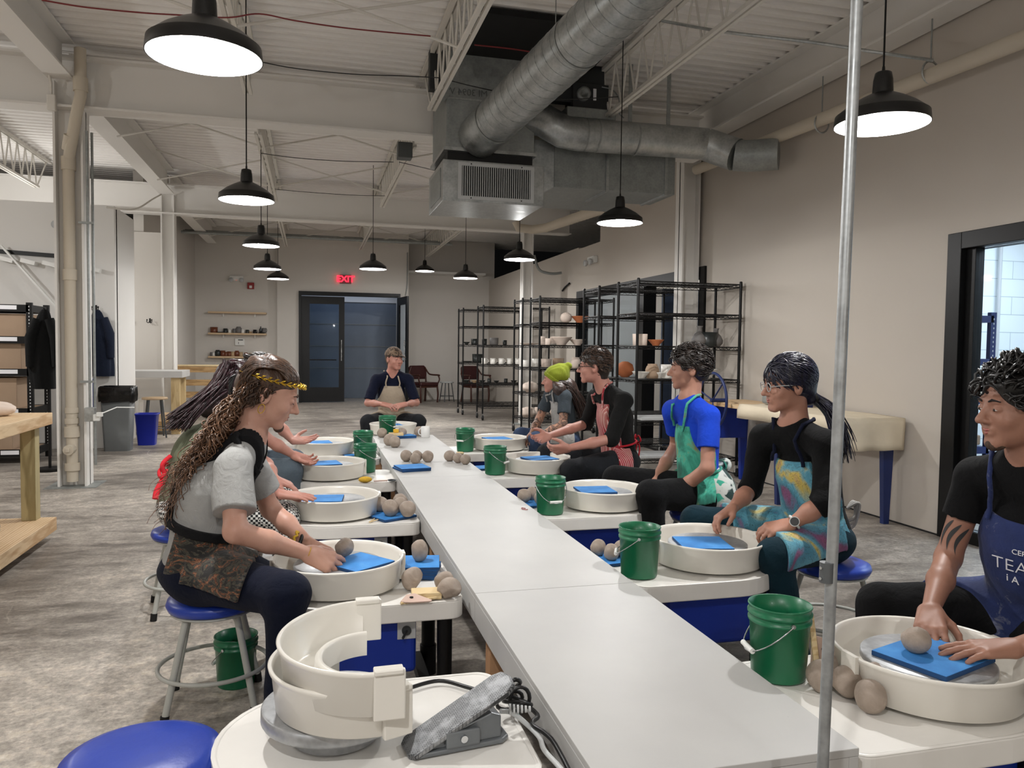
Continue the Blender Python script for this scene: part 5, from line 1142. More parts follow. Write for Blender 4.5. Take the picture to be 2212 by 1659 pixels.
q = at(2104, 526, 5.8); o = one('ceiling_light', MB().cyl((q.x, 5.8, 2.94), (q.x, 5.8, 2.95), .12, n=24), 'tube_light', 'round ceiling light in the bright room behind the glazing', 'lamp')
# ------------------------------------------------------------ people: one continuous surface from rounded volumes
V3 = lambda *a: np.array(a[0] if len(a) == 1 else a, float)
def nrm(v): v = V3(v); return v/np.linalg.norm(v)
def cone(a, b, ra, rb):
    a = V3(a); ba = V3(b)-a; L2 = ba @ ba
    def f(p):
        q = p-a; t_ = np.clip((q @ ba)/L2, 0, 1)
        return np.linalg.norm(q-t_[:, None]*ba, axis=1)-(ra+(rb-ra)*t_)
    return f
def ell(c, r, Rm=None):
    c = V3(c); r = V3(r)
    def f(p):
        q = p-c
        if Rm is not None: q = q @ Rm
        k0 = np.linalg.norm(q/r, axis=1); k1 = np.linalg.norm(q/(r*r), axis=1)+1e-9
        return k0*(k0-1)/k1
    return f
def plane(c, n): c = V3(c); n = nrm(n); return lambda p: (p-c) @ n          # negative side is kept
def smin(a, b, k): h = np.clip(.5+.5*(b-a)/k, 0, 1); return b+(a-b)*h-k*h*(1-h)
def smax(a, b, k): return -smin(-a, -b, k)
class Sh:
    def __init__(s, k=.02): s.o = []; s.k = k
    def u(s, f, k=None): s.o.append(('u', f, s.k if k is None else k)); return s
    def sub(s, f, k=.01): s.o.append(('s', f, k)); return s
    def cut(s, f, k=.004): s.o.append(('i', f, k)); return s
    def __call__(s, p):
        d = None
        for op, f, k in s.o:
            e = f(p)
            d = e if d is None else smin(d, e, k) if op == 'u' else smax(d, -e, k) if op == 's' else smax(d, e, k)
        return d
def polyg(f, lo, hi, res):
    lo = V3(lo)-res*2; hi = V3(hi)+res*2; B = 8; bs = B*res
    nb = np.ceil((hi-lo)/bs).astype(int)
    g = np.stack(np.meshgrid(*[np.arange(n) for n in nb], indexing='ij'), -1).reshape(-1, 3)
    dc = f(lo+(g+.5)*bs); g = g[np.abs(dc) < bs*1.15+.012]
    off = np.stack(np.meshgrid(*[np.arange(B+1)]*3, indexing='ij'), -1).reshape(-1, 3)
    vals = np.empty((len(g), (B+1)**3), np.float32)
    for i in range(0, len(g), 250):
        P_ = (lo+(g[i:i+250, None]*B+off)*res).reshape(-1, 3); vals[i:i+250] = f(P_).reshape(-1, (B+1)**3)
    v = vals.reshape(-1, B+1, B+1, B+1); ins = v < 0
    cs = [(0, 0, 0), (1, 0, 0), (0, 1, 0), (1, 1, 0), (0, 0, 1), (1, 0, 1), (0, 1, 1), (1, 1, 1)]
    cnt = sum(ins[:, a:a+B, b:b+B, c:c+B].astype(np.int8) for a, b, c in cs)
    bi, ci, cj, ck = np.nonzero((cnt > 0) & (cnt < 8))
    cv = np.stack([v[bi, ci+a, cj+b, ck+c] for a, b, c in cs], 1)
    pos = np.zeros((len(bi), 3)); n_ = np.zeros(len(bi)); C_ = np.array(cs, float)
    for a in range(8):
        for b in range(a+1, 8):
            if abs(C_[a]-C_[b]).sum() != 1: continue
            m = (cv[:, a] < 0) != (cv[:, b] < 0); t_ = cv[:, a]/(cv[:, a]-cv[:, b]+1e-12)
            pos[m] += C_[a]+(C_[b]-C_[a])*t_[m, None]; n_[m] += 1
    cell = g[bi]*B+np.stack([ci, cj, ck], 1); pos = lo+(cell+pos/n_[:, None])*res
    S_ = nb*B+4; key = lambda c: (c[:, 0]+1)*(S_[1]*S_[2])+(c[:, 1]+1)*S_[2]+(c[:, 2]+1)
    kk = key(cell); od = np.argsort(kk); ks = kk[od]
    faces = []
    for ax in range(3):
        sl = [slice(0, B)]*3; s2 = list(sl); s2[ax] = slice(1, B+1)
        A = ins[(slice(None), *sl)]; Bm = ins[(slice(None), *s2)]
        b0, i0, j0, k0 = np.nonzero(A != Bm); gp = g[b0]*B+np.stack([i0, j0, k0], 1); sg = A[b0, i0, j0, k0]
        a1, a2 = (ax+1) % 3, (ax+2) % 3; e1 = np.eye(3, dtype=int)[a1]; e2 = np.eye(3, dtype=int)[a2]
        idx = []; ok = np.ones(len(gp), bool)
        for o_ in (-e1-e2, -e2, 0*e1, -e1):
            q = key(gp+o_); w_ = np.searchsorted(ks, q); w_ = np.minimum(w_, len(ks)-1); ok &= ks[w_] == q; idx.append(od[w_])
        F = np.stack(idx, 1); F[~sg] = F[~sg][:, ::-1]; faces.append(F[ok])
    F = np.concatenate(faces) if faces else np.zeros((0, 4), int)
    e = res*.4; d0 = f(pos); gr = np.stack([f(pos+np.eye(3)[i]*e)-d0 for i in range(3)], 1)/e
    gn = np.linalg.norm(gr, axis=1, keepdims=True)+1e-6
    pos = pos-np.clip(d0, -res*.6, res*.6)[:, None]*gr/np.maximum(gn, .3)**1/np.maximum(gn, .3)
    return pos, F
def sdf_obj(name, f, lo, hi, res, mat, parent, keep=.02):
    pos, F = polyg(f, lo, hi, res)
    # keep the large connected pieces only
    lab = np.arange(len(pos))
    for _ in range(200):
        m = lab[F].min(1); new = lab.copy()
        for c in range(4): np.minimum.at(new, F[:, c], m)
        new = new[new]
        if (new == lab).all(): break
        lab = new
    u_, inv, ct = np.unique(lab, return_inverse=True, return_counts=True); big = ct[inv] > keep*len(pos)
    F = F[big[F[:, 0]]]; used = np.unique(F); mp = -np.ones(len(pos), int); mp[used] = np.arange(len(used)); pos = pos[used]; F = mp[F]
    me = bpy.data.meshes.new(name); o = bpy.data.objects.new(name, me); COL.objects.link(o); o.parent = parent
    pos = pos-V3(parent.location)
    me.vertices.add(len(pos)); me.vertices.foreach_set('co', pos.ravel()); me.loops.add(F.size); me.polygons.add(len(F))
    me.loops.foreach_set('vertex_index', F.ravel().astype(np.int32)); me.polygons.foreach_set('loop_start', np.arange(0, F.size, 4, dtype=np.int32)); me.polygons.foreach_set('loop_total', np.full(len(F), 4, np.int32))
    me.polygons.foreach_set('use_smooth', np.ones(len(F), bool)); me.update(calc_edges=True); me.validate()
    me.materials.append(M[mat]); return o
def folds(seed, amp=.005, fr_=28):
    rr = np.random.RandomState(seed); K = rr.randn(6, 3); K /= np.linalg.norm(K, axis=1)[:, None]; K *= rr.uniform(.5, 1.3, 6)[:, None]*fr_; ph = rr.uniform(0, 6.28, 6); W = rr.randn(3, 3)*9
    def g(p):
        wq = p+.018*np.sin(p @ W.T+ph[:3]); s_ = 0
        for i in range(6): s_ = s_+(1-np.abs(np.sin(wq @ K[i]*.5+ph[i])))**2
        return amp*(s_/6-.3)*2
    return g
def basis(fwd, up):
    f_ = nrm(fwd); u_ = V3(up); u_ = nrm(u_-f_*(u_ @ f_)); r_ = np.cross(f_, u_); return np.stack([r_, f_, u_], 1)      # columns: right, forward, up

def skinmat(name, c1, c2, rough=.5):
    t = NT(name); v = t.coord(); n = t.noise(v, 16, 4, .6)
    t.set(col=t.mix(n, c1, c2), rough=rough, sss=.08); t.b.inputs['Subsurface Radius'].default_value = (.02, .008, .004); t.bump(t.noise(v, 160, 3), .08, .002); M[name] = t.m
skinmat('skin_fair', 'c99f8c', 'b88572'); skinmat('skin_pink', 'c89686', 'b67a6b'); skinmat('skin_tan', 'a67a66', '8f6452'); skinmat('skin_warm', 'b98a76', 'a4735f')
plain('lips', 'a8625a', .4, 0, .05); plain('lips_dark', '8d5348', .45, 0, .05); plain('eye_white', 'd8d4cf', .2, 0, 0); plain('iris', '2a1d16', .15, 0, 0); plain('brow_dark', '1e1613', .8, 0, 0); plain('brow_brown', '4a3426', .8, 0, 0)
def hairmat(name, c1, c2, rough=.38, sc=(60, 60, 8)):
    t = NT(name); v = t.coord(scale=sc); n = t.noise(v, 1.6, 4, .6)
    t.set(col=t.ramp(n, [(.35, c1), (.7, c2)]), rough=rough, spec=.6); t.bump(n, .5, .006); M[name] = t.m
hairmat('hair_dark', '120d0a', '2b1e17'); hairmat('hair_brown', '2a1b12', '5b4130'); hairmat('hair_curl', '3a271b', '8a6449', .35); hairmat('hair_maroon', '170d10', '3a1e26', .34); hairmat('hair_navy', '0c0c18', '20203a', .3); hairmat('hair_black', '060505', '15110f', .4); hairmat('hair_long', '1e1513', '4c332c', .4); hairmat('beard', '3a2a20', '5a4232', .8)
plain('gold', 'caa53a', .3, .9, .1); plain('glasses_dark', '14110f', .3); plain('watch_white', 'd8d8d4', .35, 0, 0); plain('shoe_white', 'cfc9c2', .6, 0, .1, 20)

def hand(S, Wp, D, N, right, curl=(.25, .3, .35, .4), spread=.10, sc=1.0, thumb=.7, k=.007):
    Wp = V3(Wp); D = nrm(D); N = V3(N); N = nrm(N-D*(N @ D)); T = np.cross(N, D)*(-1 if right else 1)
    offs = [.030, .010, -.011, -.030]; ln = [.074, .083, .077, .060]; kd = [.090, .095, .090, .080]
    for i in range(4):
        kn = Wp+sc*(D*kd[i]+T*offs[i])
        S.u(cone(Wp+sc*(D*.008+T*offs[i]*.55), kn, .0185*sc, .0128*sc), .012)
    S.u(cone(Wp+sc*(D*.03+T*.012+N*.006), Wp+sc*(D*.075-T*.014+N*.004), .0165*sc, .014*sc), .012)
    for i in range(4):
        kn = Wp+sc*(D*kd[i]+T*offs[i]); d_ = nrm(D+T*spread*(1.5-i)*.9); a = 0; p = kn; r_ = [.0098, .0090, .0080, .0070]
        for s_, fr_ in enumerate((.46, .30, .24)):
            a += curl[i]*(1.0 if s_ == 0 else 1.1)
            q = p+sc*ln[i]*fr_*(d_*cos(a)+N*sin(a)); S.u(cone(p, q, r_[s_]*sc*(1 if i < 3 else .9), r_[s_+1]*sc*(1 if i < 3 else .9)), k if s_ == 0 else .003); p = q
    b = Wp+sc*(D*.022+T*.022+N*.006); d_ = nrm(D*.55+T*thumb+N*.35); p = b+d_*.038*sc
    S.u(cone(b, p, .0175*sc, .0125*sc), .012); d_ = nrm(D*.85+T*thumb*.55+N*.3); q = p+d_*.032*sc; S.u(cone(p, q, .0115*sc, .0102*sc), .004); d_ = nrm(D+T*thumb*.25+N*.35); S.u(cone(q, q+d_*.024*sc, .0100*sc, .0080*sc), .003)

def head_shape(S, H, Rh, s_=1.0, jaw=1.0, nose=1.0, open_=0):
    L = lambda x, y_, z: H+Rh @ (V3(x, y_, z)*s_)
    S.u(ell(L(0, -.014, .035), V3(.077, .094, .085)*s_, Rh), .03)
    S.u(ell(L(0, .028, -.018), V3(.064, .064, .078)*s_, Rh), .03)
    S.u(ell(L(0, .024, -.062), V3(.054*jaw, .056, .042)*s_, Rh), .025)
    S.u(cone(L(-.012, .070, -.092), L(.012, .070, -.092), .017*s_, .017*s_), .02)
    S.u(cone(L(-.032, .079, .024), L(.032, .079, .024), .0095*s_, .0095*s_), .012)
    for q in (-1, 1):
        S.sub(ell(L(q*.031, .098, .004), V3(.017, .016, .011)*s_, Rh), .012)
        S.u(ell(L(q*.031, .0775, .004), V3(.0145, .0125, .0105)*s_, Rh), .003)
        S.u(ell(L(q*.040, .062, -.028), V3(.020, .018, .018)*s_, Rh), .02)
        S.u(ell(L(q*.078, -.008, -.006), V3(.009, .019, .032)*s_, Rh), .006).sub(ell(L(q*.087, .0, -.004), V3(.007, .010, .018)*s_, Rh), .005)
        S.u(cone(L(q*.009, .097, -.030), L(q*.012, .092, -.032), .0075*s_, .0065*s_), .006)
    S.u(cone(L(0, .084, .012), L(0, .084+.026*nose, -.026), .0075*s_, .0105*s_), .009)
    S.u(cone(L(-.017, .083, -.052), L(.017, .083, -.052), .0075*s_, .0075*s_), .010).u(cone(L(-.014, .082, -.063), L(.014, .082, -.063), .0080*s_, .0080*s_), .008)
    S.sub(cone(L(-.022, .094, -.0575), L(.022, .094, -.0575), .0028*s_, .0028*s_), .004)
def face_bits(o, H, Rh, s_, lips='lips', brow='brow_dark', closed=False, res=8):
    L = lambda x, y_, z: Vector(H+Rh @ (V3(x, y_, z)*s_)); Rm = Matrix(Rh.tolist())
    for q in (-1, 1):
        if not closed:
            e = MB().ell(L(q*.031, .0825, .002), (.0110*s_, .0080*s_, .0042*s_), Rm, 14, 8).build('eye', 'eye_white', o)
            MB().ell(L(q*.031, .0880, .002), (.0050*s_, .0034*s_, .0044*s_), Rm, 12, 8).build('iris', 'iris', e)
        else: MB().tube([L(q*(.031-.011), .088, .000), L(q*.031, .091, -.003), L(q*(.031+.011), .086, .000)], .0012, 6).build('eyelashes', brow, o)
        MB().tube([L(q*.014, .0925, .0235), L(q*.028, .0925, .029), L(q*.046, .080, .0235)], [.0022*s_, .0034*s_, .0016*s_], 6).build('eyebrow', brow, o)
    MB().tube([L(-.021, .083, -.0565), L(-.008, .0915, -.0530), L(0, .0915, -.0545), L(.008, .0915, -.0530), L(.021, .083, -.0565)], [.0015, .0035, .0036, .0035, .0015], 8).build('upper_lip', lips, o)
    MB().tube([L(-.019, .083, -.0600), L(0, .0910, -.0625), L(.019, .083, -.0600)], [.0018, .0046, .0018], 8).build('lower_lip', lips, o)

def short_hair(o, H, Rh, s_, mat, t_=.016, thr=.022, seed=1, res=.004, amp=.007, fr_=60, back=-.10, side=.0):
    rr = np.random.RandomState(seed); K = rr.randn(5, 3)*fr_; ph = rr.rand(5)*6
    base = ell(H+Rh @ (V3(0, -.016, .038)*s_), (V3(.077, .096, .087)+t_)*s_, Rh); nape = cone(H+Rh @ (V3(0, -.06, -.01)*s_), H+Rh @ (V3(0, -.055, -.075)*s_), .055*s_, .042*s_)
    def f(p):
        q = (p-H) @ Rh/s_; d = smin(base(p), nape(p), .03)
        d = d-amp*sum(np.sin(q @ K[i]+ph[i]+2.5*np.sin(q @ K[(i+1) % 5]*.4)) for i in range(5))/3
        reg = .72*q[:, 1]-.69*q[:, 2]-thr+.012*np.sin(q[:, 0]*70+seed)
        ear = .028-np.sqrt((q[:, 1]+.005)**2+(q[:, 2]+.014)**2)-.5*np.maximum(0, .055-np.abs(q[:, 0]))
        bot = back-q[:, 2]
        return np.maximum(np.maximum(d, reg*s_), np.maximum(ear*s_, bot*s_))
    return sdf_obj('hair', f, H-.17, H+.17, res, mat, o, .1)
def strands(o, name, mat, n, root_fn, len_fn, path_fn, r=.0035, seg=18, ns=4, seed=0):
    rr = random.Random(seed); mb = MB()
    for i in range(n):
        p = root_fn(rr, i); pts = path_fn(rr, i, Vector(p), len_fn(rr, i), seg)
        mb.tube(pts, [r*(1-.75*(j/(len(pts)-1))**2) for j in range(len(pts))], ns, cap=False)
    return mb.build(name, mat, o)

def person(name, label, J, parts, res=.006, hres=None, s=1.0):
    """J holds joints; every limb tapers and is blended into one skin surface"""
    g = {k_: V3(v_) for k_, v_ in J.items() if k_ not in ('face', 'up', 'chestf', 'hands')}
    o = thing('person', label, 'person', (float(g['pel'][0]), float(g['pel'][1]), 0.0))
    H = g['head']; Rh = basis(J['face'], J.get('up', (0, 0, 1))); hs = parts.get('hs', 1.0)
    up = nrm(g['neck']-g['pel']); Rc = basis(J['chestf'], up); bw = parts.get('build', 1.0)
    mid = g['pel']*.55+g['chest']*.45
    def torso(S, e=0.0):
        S.u(ell(g['pel'], V3(.158*bw, .118*bw, .105)*s+e, Rc), .05).u(ell(mid, V3(.135*bw, .105*bw, .13)*s+e, Rc), .06).u(ell(g['chest'], V3(.150*bw, .110*bw, .175)*s+e, Rc), .06)
        for q in 'LR': S.u(cone(g['neck']-up*.045*s, g['sh'+q]+0*up, .05*s+e, .050*s+e*.7), .05).u(cone(g['neck']+up*.028*s, g['sh'+q]-up*.01, .040*s+e*.6, .040*s+e*.6), .05)
        return S
    B = Sh(.02); torso(B, -.012)
    B.u(cone(g['neck']-up*.03, H+Rh @ (V3(0, -.022, -.045)*hs), .060*s, .054*s), .035)
    HD = Sh(.02); head_shape(HD, H, Rh, hs, parts.get('jaw', 1.0), parts.get('nose', 1.0)); B.u(HD, .018)
    for q in 'LR':
        B.u(cone(g['sh'+q], g['el'+q], .046*s, .037*s), .03).u(cone(g['el'+q], g['el'+q]*.55+g['wr'+q]*.45, .038*s, .037*s), .02).u(cone(g['el'+q]*.55+g['wr'+q]*.45, g['wr'+q], .037*s, .0235*s), .02)
        D, N, cu, sp, th = J['hands'][q]; hand(B, g['wr'+q], D, N, q == 'R', cu, sp, parts.get('hand', 1.0), th)
    pts = np.array([v_ for v_ in g.values()]); lo = np.minimum(pts.min(0), H-.2)-.2; hi = np.maximum(pts.max(0), H+.2)+.2
    low = min(g['pel'][2]-.12, g['wrL'][2]-.12, g['wrR'][2]-.12)
    sdf_obj('body', B, (lo[0], lo[1], low), hi, hres or res, parts['skin'], o, .03)
    face_bits(o, H, Rh, hs, parts.get('lips', 'lips'), parts.get('brow', 'brow_dark'), parts.get('closed', False))
    # shirt
    fo = folds(parts.get('seed', 1), parts.get('fold', .010), 26); lo_ = parts.get('loose', 0); sl = parts.get('sleeve', .6)
    T0 = Sh(.03); torso(T0, .006)
    def shirt_f():
        S = Sh(.03); torso(S, .006)
        for q in 'LR':
            a, b, c = g['sh'+q], g['el'+q], g['wr'+q]
            if sl <= 1:
                e_ = a+(b-a)*sl; S.u(lambda p, a=a, b=b, e_=e_: np.maximum(cone(a, b, .062*s+lo_*.5, .058*s+lo_)(p), plane(e_, b-a)(p)), .02)
            else:
                S.u(cone(a, b, .060*s, .052*s), .03); e_ = b+(c-b)*(sl-1); S.u(lambda p, b=b, c=c, e_=e_: np.maximum(cone(b, c, .052*s, .040*s)(p), plane(e_, c-b)(p)), .02)
        nk = g['neck']+up*.085*s+Rc[:, 1]*.020
        S.sub(ell(nk, V3(.078, .080, .075)*s, Rc), .01)
        return S
    SH = shirt_f(); so = sdf_obj('shirt', lambda p: SH(p)-fo(p), lo, hi, res, parts['shirt'], o)
    # trousers
    if 'trousers' in parts:
        TR = Sh(.04); e = parts.get('leg', .0); TR.u(ell(g['pel']-V3(0, 0, .015), V3(.172*bw, .135*bw, .10)*s, Rc))
        for q in 'LR':
            TR.u(cone(g['hip'+q], g['kn'+q], .092*s+e, .066*s+e), .05).u(cone(g['kn'+q], g['an'+q]+V3(0, 0, .02), .063*s+e, .043*s+e), .03)
        fo2 = folds(parts.get('seed', 1)+50, .009, 24)
        sdf_obj('trousers', lambda p: TR(p)-fo2(p), np.minimum(lo, pts.min(0)-.15)*[1, 1, 0]+[0, 0, .03], hi*[1, 1, 0]+[0, 0, g['pel'][2]+.14], res, parts['trousers'], o)
        for q in 'LR':
            f_ = nrm((g['an'+q]-g['kn'+q])*[1, 1, 0]*.2+V3(J['chestf'])*[1, 1, 0]); a = g['an'+q]*[1, 1, 0]+[0, 0, .04]
            S = Sh(.03).u(cone(a-f_*.04, a+f_*.08, .042, .040)).u(cone(a+f_*.07, a+f_*.15-[0, 0, .008], .040, .030)).u(cone(a, a+[0, 0, .06], .042, .045)).cut(plane(a*[1, 1, 0]+[0, 0, .004], (0, 0, -1)))
            sdf_obj('shoe', S, a-.25, a+.25, .008, parts.get('shoe', 'rubber'), o)
        THI = Sh(.06)
        for q in 'LR': THI.u(cone(g['hip'+q], g['kn'+q], .098*s+e, .074*s+e))
        THI.u(ell(g['pel'], V3(.172*bw, .135*bw, .11)*s, Rc), .05)
    if 'apron' in parts:
        ap = parts['apron']; w0 = ap.get('bot', -.05); tp = ap['top']; wt_, wb = ap['w']; v0 = ap.get('v0', .02); sk = ap.get('skirt', .25)
        TT = Sh(.04); torso(TT, .016); fo3 = folds(parts.get('seed', 1)+90, ap.get('fold', .007), 26); P0_ = g['pel']; kd = nrm((g['knL']+g['knR'])/2-P0_)
        def apf(p):
            q = (p-P0_) @ Rc; h_ = np.clip((q[:, 2]-.12)/(tp-.12), 0, 1); wd = wb+(wt_-wb)*h_
            bib = np.maximum.reduce([TT(p)-fo3(p), v0-q[:, 1], np.abs(q[:, 0])-wd, q[:, 2]-tp, w0-q[:, 2]])
            ls = (p-P0_) @ kd
            skt = np.maximum.reduce([THI(p)-.010-fo3(p), ls-sk, -.02-ls, P0_[2]-ap.get('drop', .03)-p[:, 2]-.1*np.clip(ls, 0, 1)])
            return smin(bib, skt, .02)
        ao = sdf_obj('apron', apf, lo*[1, 1, 0]+[0, 0, .25], hi, res, ap['mat'], o, .05)
        stm = ap.get('strap', ap['mat'])
        for q in (-1, 1):      # neck straps, from bib corners over the shoulders
            pts_ = []
            for t_ in np.linspace(0, 1, 9):
                a = P0_+Rc @ V3(q*wt_*.85, .15, tp-.012); b = g['neck']+up*.015+Rc @ V3(q*.075, -.035, .01); c_ = a*(1-t_)+b*t_
                for _ in range(12):
                    d_ = float(SH(c_[None])[0])
                    if abs(d_-.015) < .001: break
                    e_ = 1e-3; gr = np.array([(SH((c_+np.eye(3)[i]*e_)[None])[0]-d_)/e_ for i in range(3)]); c_ = c_-(d_-.015)*gr/(gr @ gr+1e-6)
                pts_.append(Vector(c_))
            MB().tube(pts_, .008*ap.get('sw', 1), 6).build('neck_strap', stm, ao)
        if ap.get('tie'):
            a_ = []
            for t_ in np.linspace(pi*.92, pi*2.08, 22):
                c_ = P0_+up*.13+Rc @ V3(cos(t_)*.2, sin(t_)*.17, 0)
                for _ in range(10):
                    d_ = float(SH(c_[None])[0]); e_ = 1e-3; gr = np.array([(SH((c_+np.eye(3)[i]*e_)[None])[0]-d_)/e_ for i in range(3)]); c_ = c_-(d_-.012)*gr/(gr @ gr+1e-6)
                a_.append(Vector(c_))
            mb = MB().tube(a_, .008, 6); m_ = a_[len(a_)//2]; bk_ = Vector(Rc @ V3(0, -1, 0)); rt = Vector(Rc @ V3(1, 0, 0))
            for q in (-1, 1):
                mb.tube(smooth_path([m_, m_+bk_*.02+rt*q*.03+Vector((0, 0, .03)), m_+bk_*.025+rt*q*.07, m_+bk_*.02+rt*q*.03-Vector((0, 0, .02)), m_]), .006, 6).tube(smooth_path([m_, m_+bk_*.03+rt*q*.03-Vector((0, 0, .05)), m_+bk_*.02+rt*q*.045-Vector((0, 0, .13))]), .006, 6)
            mb.build('waist_tie', ap.get('tie'), ao)
    return o, g, Rh, Rc, H, B, SH
def glasses(o, H, Rh, s_, mat='glasses_dark', r=.0015):
    L = lambda x, y_, z: Vector(H+Rh @ (V3(x, y_, z)*s_)); mb = MB()
    for q in (-1, 1):
        mb.tube([L(q*(.033+.024*cos(a)), .102-.006*abs(cos(a))*(q*cos(a) > 0), .002+.018*sin(a)) for a in [2*pi*i/20 for i in range(20)]], r, 6, closed=True)
        mb.tube([L(q*.057, .097, .006), L(q*.078, .04, .007), L(q*.082, -.01, .004), L(q*.080, -.025, -.012)], r, 6)
    mb.tube([L(-.009, .102, .004), L(0, .104, .006), L(.009, .102, .004)], r, 6); g_ = mb.build('eyeglasses', mat, o)
def legs(J, pel, kL, kR, cf, aL=None, aR=None, hw=.085):
    Rc = basis(cf, (0, 0, 1)); J['hipL'] = V3(pel)+Rc @ V3(-hw, .02, -.01); J['hipR'] = V3(pel)+Rc @ V3(hw, .02, -.01); J['knL'], J['knR'] = V3(kL), V3(kR)
    J['anL'] = V3(aL) if aL is not None else V3(kL[0], kL[1], .09); J['anR'] = V3(aR) if aR is not None else V3(kR[0], kR[1], .09)
    return J

def tufts(o, H, Rh, s_, mat, n, length, r, seed, thr=.02, curl=.0, flow=(0, -.9, -.35), base=(.088, .108, .098), zmin=-.07, nseg=7, lift=.012):
    """short locks growing from the scalp and combed along the flow"""
    rr = random.Random(seed); mb = MB(); c0 = V3(0, -.016, .038); fl = V3(flow); k_ = 0; bs = V3(base)
    while k_ < n:
        d = V3(rr.gauss(0, 1), rr.gauss(0, 1), rr.gauss(0, 1)); d /= np.linalg.norm(d); p = c0+d*bs*.97
        if .72*p[1]-.69*p[2] > thr or p[2] < zmin or (math.hypot(p[1]+.005, p[2]+.014) < .030 and abs(p[0]) > .05): continue
        k_ += 1; nn = d/bs; nn /= np.linalg.norm(nn); t_ = fl-nn*(fl @ nn)+.35*V3(rr.gauss(0, 1), rr.gauss(0, 1), rr.gauss(0, 1))*.6; t_ -= nn*(t_ @ nn); t_ /= np.linalg.norm(t_)+1e-6; b_ = np.cross(nn, t_)
        L_ = length*rr.uniform(.7, 1.25); pts = []; ph = rr.uniform(0, 6.3)
        for j in range(nseg+1):
            u_ = j/nseg; q = p+t_*L_*u_; q = c0+(q-c0)*(np.linalg.norm((p-c0)/bs)/max(1e-3, np.linalg.norm((q-c0)/bs)))*(1+(lift*sin(pi*u_)+.004*u_)/.1)
            q = q+curl*(b_*sin(ph+u_*7)+nn*(.6+cos(ph+u_*7)))
            pts.append(Vector(H+Rh @ (q*s_)))
        mb.tube(pts, [r*s_*(1-.8*(j/nseg)**1.5) for j in range(nseg+1)], 5, cap=False)
    return mb.build('hair_locks', mat, o)
# ------------------------------------------------------------ cloth for the people
fabric('tee_grey', 'a3a3a1', .10, 40); fabric('shirt_olive', '6f7560'); fabric('tee_black', '0c0c0e'); fabric('shirt_navy', '10152a'); fabric('tee_slate', '444c53'); fabric('shirt_black', '131313'); fabric('tee_blue', '1c46c8'); fabric('jacket_black', '0a0a0b')
fabric('jeans_dark', '0b1124', .2); fabric('jeans_light', '5c6872', .15); fabric('jeans_mid', '3a4a66', .2); fabric('trousers_black', '0b0b0d'); fabric('trousers_grey', '1f2125'); fabric('leggings_teal', '0c2833', .2); fabric('canvas_beige', 'b3a592', .08, 20); fabric('apron_grey', 'a9a7a4', .08); fabric('apron_black', '151517'); fabric('strap_red', 'b5242f', .1); fabric('ribbon_red', 'e03540', .1)
def pattern(name, build, rough=.85):
    t = NT(name); v = t.coord(); t.set(col=build(t, v), rough=rough, sheen=.1); t.bump(t.noise(v, 28, 3, .6, 1.2), .35, .006); M[name] = t.m
def gingham(t, v):
    c = t.n('ShaderNodeTexChecker', {'Vector': v, 'Scale': 85.0, 'Color1': lin('dcdcd8'), 'Color2': lin('17171a')}); return c.outputs[0]
pattern('gingham', gingham)
def flames(t, v):
    m = t.coord(scale=(16, 16, 30)); n = t.noise(m, 1.0, 3, .6, 2.2); return t.ramp(n, [(.44, '1a1918'), (.50, '4d4a3e'), (.54, '1c1a18'), (.59, '6e4028'), (.64, '94684a'), (.68, '2b2320')])
pattern('flame_print', flames)
def stripes(t, v):
    wv = t.n('ShaderNodeTexWave', {'Vector': t.coord(scale=(1, 1, .15)), 'Scale': 32.0, 'Distortion': .4}, bands_direction='DIAGONAL')
    c = t.ramp(wv.outputs[0], [(.80, 'a02733'), (.9, 'd8b9b2')]); return t.mix(t.ramp(t.noise(v, 7, 3), [(.45, 0.0), (.65, .55)]), c, 'c09a8c')
pattern('red_stripes', stripes)
def greens(t, v):
    n = t.noise(v, 6, 4, .6, .7); a = t.ramp(n, [(.34, '1f5a4c'), (.48, '2f8a74'), (.56, '49b59a'), (.66, '8d8a58')]); return t.mix(t.ramp(t.noise(v, 4.0, 2, .5, .4), [(.60, 0.0), (.66, .8)]), a, 'a99a62')
pattern('green_apron', greens)
def cow(t, v):
    return t.ramp(t.noise(v, 7, 2, .5, .8), [(.42, '23403c'), (.45, 'd9dcd6'), (.56, 'd9dcd6'), (.58, '3fae93')])
pattern('cow_print', cow)
def rainbow(t, v):
    n = t.n('ShaderNodeTexNoise', {'Vector': v, 'Scale': 5.5, 'Detail': 3, 'Distortion': .8}).outputs[0]
    a = t.ramp(n, [(.30, '8a3f66'), (.40, '7d4a72'), (.46, '3f7f95'), (.55, '5fa0b4'), (.62, 'c9b154'), (.72, '9a6f86')])
    l = t.ramp(t.noise(v, 30, 2, .5, 2.0), [(.47, 0.0), (.495, .6), (.505, .6), (.53, 0.0)]); return t.mix(l, a, '2d3a2c')
pattern('rainbow_apron', rainbow)
def navy_ap(t, v):
    return t.mix(t.ramp(t.noise(v, 18, 5, .7, .6), [(.60, 0.0), (.70, .5)]), t.ramp(t.noise(v, 8, 3), [(.3, '16244f'), (.7, '1d2f66')]), '8d8f9a')
pattern('navy_apron', navy_ap)
def camo(t, v): return t.ramp(t.noise(v, 26, 2, .5, .5), [(.42, '3b2d22'), (.47, '6d5645'), (.55, '8a7662'), (.6, '4a3a2b')])
pattern('camo', camo)
def knit(t, v): 
    wv = t.n('ShaderNodeTexWave', {'Vector': v, 'Scale': 60.0, 'Distortion': .5}, bands_direction='X'); return t.mix(wv.outputs[0], '66700f', '9aa81f')
pattern('knit_green', knit)
def tattoo(t, v): return t.mix(t.ramp(t.noise(v, 20, 4, .6, 1.2), [(.46, 0.0), (.54, .75)]), 'b98a72', '2f2a2c')
